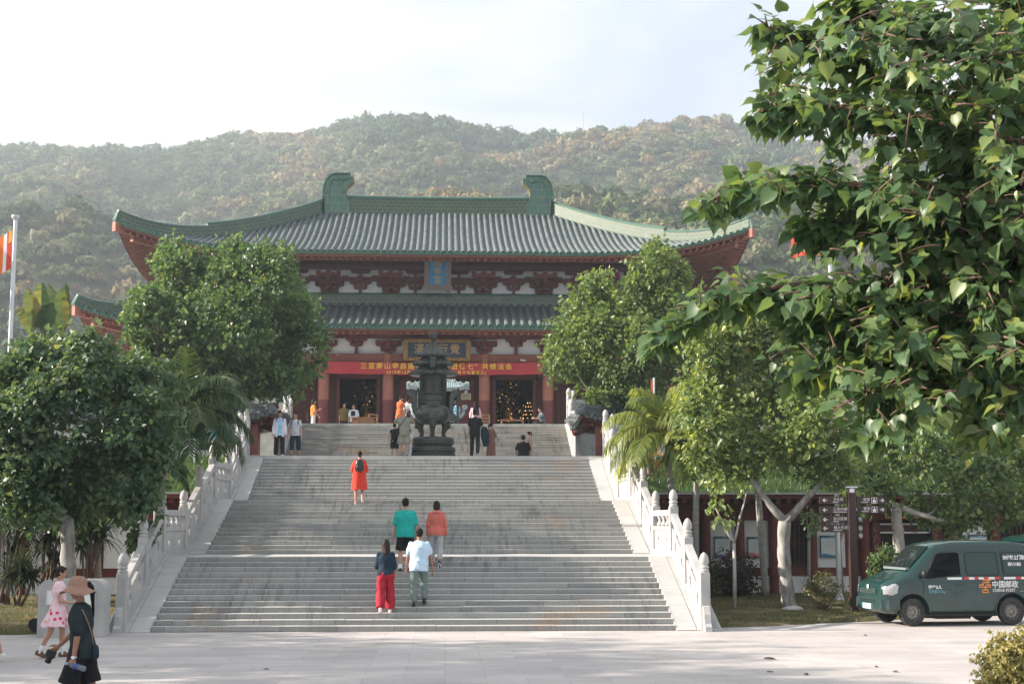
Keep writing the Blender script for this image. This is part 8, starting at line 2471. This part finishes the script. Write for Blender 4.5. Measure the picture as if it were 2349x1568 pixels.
# doors and windows on both sides
for sg in (-1, 1):
    S = (sg,)
    def seam(pts, parent, m=M_BLACK, w_=.006):
        B = MB(); B.tube([(x, yside(x, z, .001)*(-sg), z) for x, z in pts], w_, 4); B.build('door_seam', m, parent)
    seam([(-.97, .30), (-.93, .62), (-.90, 1.0), (-.62, 1.60)], body); seam([(-.88, .30), (.02, .30), (.04, 1.62)], body); seam([(-.62, 1.66), (.04, 1.70)], body)
    seam([(.04, .32), (.82, .32), (.86, .62), (.98, .86), (1.0, 1.04), (.97, 1.66)], body); seam([(-.62, 1.695), (1.72, 1.70)], body, m=V_TRIM, w_=.012)
    w1 = decal([(-.86, 1.06), (-.80, 1.03), (-.02, 1.10), (-.02, 1.58), (-.10, 1.60), (-.48, 1.585), (-.56, 1.55)], V_CLEAR, 'door_window', body, .0, sides=S)
    decal(rrect(.12, .90, 1.10, 1.60, .06, .0, -.02), V_GLASSG, 'side_window', body, .003, sides=S)
    decal(rrect(1.02, 1.62, 1.10, 1.60, .07, -.03, -.08), V_GLASSG, 'rear_side_window', body, .003, sides=S)
    for wp in ([(-.86, 1.06), (-.80, 1.03), (-.02, 1.10), (-.02, 1.58), (-.10, 1.60), (-.48, 1.585), (-.56, 1.55), (-.86, 1.06)], rrect(.12, .90, 1.10, 1.60, .06, .0, -.02), rrect(1.02, 1.62, 1.10, 1.60, .07, -.03, -.08)):
        if wp[0] != wp[-1]: wp = wp + wp[:1]
        B = MB(); B.tube([(x, yside(x, z, .004)*(-sg), z) for x, z in wp], .011, 5); B.build('window_seal', M_BLACK, body, smooth=True)
    for x, z in ((-.06, .92), (.14, .90)):
        B = MB(); yy = yside(x, z, .0)*(-sg); B.cbox(x-.07, x+.07, min(yy, yy + sg*.02), max(yy, yy + sg*.02), z-.018, z+.018, .006); B.build('door_handle', V_TRIM, body)
    B = MB(); yy = yside(-.92, 1.12)*(-sg); B.sphere((-.93, yy + sg*.10, 1.13), (.05, .075, .085), 12, 8); B.tube([(-.86, yy, 1.07), (-.92, yy + sg*.06, 1.09)], .02, 6); B.build('mirror', M_BLACK, van, smooth=True)
    # striped reflective band
    xs = [-.34, .0, .05, .17, .30, .40, .52, .64, .78, .92, 1.0, 1.14, 1.28, 1.42, 1.56, 1.68, 1.76]
    for i in range(len(xs)-1):
        if (xs[i], xs[i+1]) == (.0, .05) or (xs[i], xs[i+1]) == (.92, 1.0): continue
        m = V_STRIPEW if i in (0, 3, 5, 7, 9, 11, 13, 15) else V_STRIPER
        if i == 10: m = V_STRIPEW
        if i == 9: continue
        decal([(xs[i], 1.005), (xs[i+1], 1.005), (xs[i+1], 1.055), (xs[i], 1.055)], m, 'reflective_strip', body, .003, sides=S)
    decal([(.80, .735), (1.62, .735), (1.62, .745), (.80, .745)], mat('thin_line', (.35, .27, .18), .5), 'side_line', body, .002, sides=S)
    # wheels
    for j, ax_ in enumerate(AX):
        st_ = R(9) if (j == 0) else 0
        B = MB(); prof = [(.19, -.075), (.27, -.085), (.298, -.07), (.305, -.03), (.305, .03), (.298, .07), (.27, .085), (.19, .075)]
        rings = [[(r_*math.cos(2*PI*q/32), yv, r_*math.sin(2*PI*q/32)) for q in range(32)] for r_, yv in prof]
        B.loft(rings + [rings[0]], cap=False)
        wv = thing('wheel', None, None); wv.parent = van; wv.location = (ax_, sg*.655, WR); wv.rotation_euler = (0, 0, st_)
        B.build('tyre', V_RUB, wv, smooth=True, angle=40)
        B = MB(); o_ = sg
        rp = [(.005, .030), (.05, .034), (.065, .020), (.10, .012), (.135, .030), (.16, .026), (.172, .010), (.19, .048), (.195, .055), (.195, -.05)]
        B.loft([[(r_*math.cos(2*PI*q/32), yv*o_, r_*math.sin(2*PI*q/32)) for q in range(32)] for r_, yv in rp], cap=False)
        B.build('rim', V_RIM, wv, smooth=True, angle=35)
        B = MB()
        for q in range(12): a = 2*PI*q/12; B.tube([(.148*math.cos(a), (.026)*o_, .148*math.sin(a)), (.148*math.cos(a), (.034)*o_, .148*math.sin(a))], .016, 8)
        for q in range(5): a = 2*PI*q/5; B.tube([(.055*math.cos(a), .028*o_, .055*math.sin(a)), (.055*math.cos(a), .045*o_, .055*math.sin(a))], .010, 6)
        B.build('rim_holes', M_BLACK, wv)
        # dark wheel house and arch lip
        B = MB(); y0_, y1_ = sorted((sg*.40, sg*.43)); B.prism([(ax_ + .40*math.cos(R(a)), WR + .02 + .40*math.sin(R(a))) for a in range(-8, 189, 14)], y0_, y1_, 'xz'); B.build('wheel_house', M_BLACK, body)
        B = MB(); B.tube([(ax_ + .392*math.cos(R(a)), sg*(abs(yside(ax_, .5)) + .002), WR + .02 + .392*math.sin(R(a))) for a in range(-8, 189, 14)], .017, 6); B.build('wheel_arch', V_PAINT, body, smooth=True)
    hl = [(-1.80, .70), (-1.80, .86), (-1.56, .93), (-1.48, .88), (-1.52, .72), (-1.64, .67)]
    B = MB(); rows = []
    for q, off in ((1.0, -.015), (1.0, .012), (.8, .022)):
        cx = sum(x for x, z in hl)/6; cz = sum(z for x, z in hl)/6
        rows.append([(cx + (x-cx)*q - (.03 if off > 0 else 0)*(1 if x < -1.7 else .3), (yside(max(-1.85, cx + (x-cx)*q), cz + (z-cz)*q, off))*(-sg), cz + (z-cz)*q) for x, z in hl])
    B.loft(rows); B.build('headlight', V_LAMP, body, smooth=True, angle=50)
    B = MB(); B.cbox(1.70, 1.835, min(sg*.60, sg*.735), max(sg*.60, sg*.735), .80, 1.10, .012); B.build('tail_lamp', V_STRIPER, body)
# windscreen on the front slope
def slope(x):
    for a, b_ in zip(ST[:-1], ST[1:]):
        if a[0] <= x <= b_[0]: q = (x-a[0])/(b_[0]-a[0]); return a[2] + (b_[2]-a[2])*q, a[4] + (b_[4]-a[4])*q
    return ST[-1][2], ST[-1][4]
B = MB(); v = []; xs = [-1.145, -.95, -.75, -.665]
for x in xs:
    z, wr = slope(x); n = Vector((-.69, 0, .72))*.012
    for q in (-.86, -.43, 0, .43, .86): v.append((x + n.x, q*wr*.98, z - .012*abs(q)**3 + n.z))
B.add(v, [(i*5+j, i*5+j+1, (i+1)*5+j+1, (i+1)*5+j) for i in range(3) for j in range(4)]); B.build('windscreen', V_GLASS, body, smooth=True)
for q in (-.25, .22):
    B = MB(); B.tube([(-1.19, q, 1.245), (-1.10, q+.04, 1.34), (-.98, q+.22, 1.46)], .008, 5); B.build('wiper', M_BLACK, body)
B = MB(); B.box(-1.24, -1.16, -.58, .58, 1.215, 1.262); B.build('cowl', mat('pale_cowl', (.16, .20, .20), .5, .1), body)
B = MB()
for z in (.70, .735, .77): B.box(-1.893, -1.83, -.42, .42, z, z+.018)
B.build('grille', V_TRIM, body)
B = MB(); B.cbox(-1.90, -1.72, -.66, .66, .34, .60, .035); B.cbox(-1.76, -1.45, -.742, -.62, .34, .58, .03); B.cbox(-1.76, -1.45, .62, .742, .34, .58, .03); bp = B.build('bumper', V_PAINT, body)
B = MB()
for z in (.50, .545): B.box(-1.907, -1.86, -.40, .40, z, z+.022)
B.build('air_intake', M_BLACK, bp)
B = MB(); B.sphere((-1.885, 0, .84), (.012, .05, .05), 12, 8); B.build('badge', V_STRIPEW, body)
B = MB(); B.cbox(-1.925, -1.905, -.22, .22, .355, .475, .006); np_ = B.build('number_plate', mat('pale_blue_plate', (.35, .56, .74), .4, .06), body)
B = MB()
for q in range(6): B.box(-1.929, -1.9245, -.17+.058*q, -.135+.058*q, .385, .445)
B.build('plate_marks', V_STRIPEW, np_)
B = MB(); B.tube([(-.60, -.30, 1.80), (-.50, -.30, 1.90)], .010, 6); B.build('antenna', M_BLACK, body)
B = MB(); B.cbox(-.95, .85, -.69, .69, .20, .27, .02); B.box(-.5, .3, -.5, .5, .14, .21); B.tube([(1.17, -.6, .30), (1.17, .6, .30)], .05, 10); B.tube([(-1.17, -.6, .30), (-1.17, .6, .30)], .045, 10); B.build('underbody', M_BLACK, van)
B = MB()                               # seats with pale covers seen through the driver's window
for y in (-.36, .36):
    B.cbox(-.32, .10, y-.24, y+.24, .70, .84, .04); B.cbox(.02, .16, y-.23, y+.23, .84, 1.36, .05); B.cbox(.03, .13, y-.12, y+.12, 1.38, 1.54, .04)
B.build('seats', mat('beige_seat_cover', (.55, .45, .36), .8, .1), van)
# raised hatch
B = MB(); B.M = Matrix.Translation((1.72, 0, 1.83)) @ Matrix.Rotation(R(-9), 4, 'Y')
B.loft([[(0, -.60, 0), (0, .60, 0), (0, .60, .05), (0, -.60, .05)], [(.25, -.66, 0), (.25, .66, 0), (.25, .66, .075), (.25, -.66, .075)], [(.75, -.68, -.02), (.75, .68, -.02), (.75, .68, .055), (.75, -.68, .055)], [(1.0, -.62, -.06), (1.0, .62, -.06), (1.0, .62, .0), (1.0, -.62, .0)]])
h = B.build('rear_hatch', V_PAINT, van)
B = MB(); B.M = Matrix.Translation((1.72, 0, 1.83)) @ Matrix.Rotation(R(-9), 4, 'Y'); B.box(.15, .65, -.5, .5, -.028, -.015); B.build('hatch_window', V_GLASS, h)
B = MB()
for y in (-.56, .56): B.tube([(1.76, y, 1.35), (2.2, y, 1.86)], .012, 6)
B.build('gas_struts', M_BLACK, van)
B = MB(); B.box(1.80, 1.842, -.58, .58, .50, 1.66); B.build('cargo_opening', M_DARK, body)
# lettering on the near side
def side_text(txt, x, z, size, m, name='lettering', sp=1.0, tilt=0.0, sx=1.0, off=.006, ofs=0.0):
    y = yside(x, z, off); dz = .06
    sl = math.atan2(yside(x, z+dz) - yside(x, z-dz), 2*dz)
    return text_mesh(txt, size, m, body, name, (x, y, z), (PI/2 - sl, 0, 0), .002, sp, 'LEFT', sx, ofs)
side_text('30分钟上门取件', 1.03, 1.475, .108, V_STRIPEW, ofs=.004, sx=.80)
side_text('©11183', 1.14, 1.33, .10, V_STRIPEW, ofs=.004, sx=.95)
side_text('中国邮政', .70, .885, .165, V_STRIPEW, ofs=.003, sx=.96)
side_text('CHINA POST', .715, .765, .095, V_STRIPEW, ofs=.001, sx=.98)
side_text('乘坐2人', -.80, .84, .085, V_STRIPEW, ofs=.004, sx=1.05)
side_text('总质量1575kg', -.80, .745, .085, mat('pale_cyan_letter', (.16, .42, .46), .5, .1), ofs=0, sx=.78)
B = MB()
def bar(pts):
    n = len(pts); B.add([(x, yside(x, z, .005), z) for x, z in pts] + [(x, yside(x, z, .0), z) for x, z in pts], [tuple(range(n))] + [(i, (i+1) % n, n+(i+1) % n, n+i) for i in range(n)])
ex, ez = .40, .71
for z0, a, c in ((.0, .06, .22), (.055, .06, .22), (.115, .0, .275), (.165, .0, .11), (.165, .165, .275), (.215, .07, .25), (.265, .10, .28)):
    bar([(ex+a, ez+z0), (ex+c, ez+z0), (ex+c, ez+z0+.026), (ex+a, ez+z0+.026)])
for x0, z0, z1 in ((.06, .0, .08), (.195, .0, .08), (.0, .115, .19), (.25, .115, .19), (.08, .19, .24), (.13, .08, .16), (.20, .215, .33), (.135, .265, .30)):
    bar([(ex+x0, ez+z0), (ex+x0+.026, ez+z0), (ex+x0+.026, ez+z1), (ex+x0, ez+z1)])
B.build('emblem', V_ORANGE, body)
vp = (PX(2172, 1.55), 1.72, 0.0)
van.location = vp; van.rotation_euler = (0, 0, R(7)); van.scale = (1.0, 1.0, 1.0)
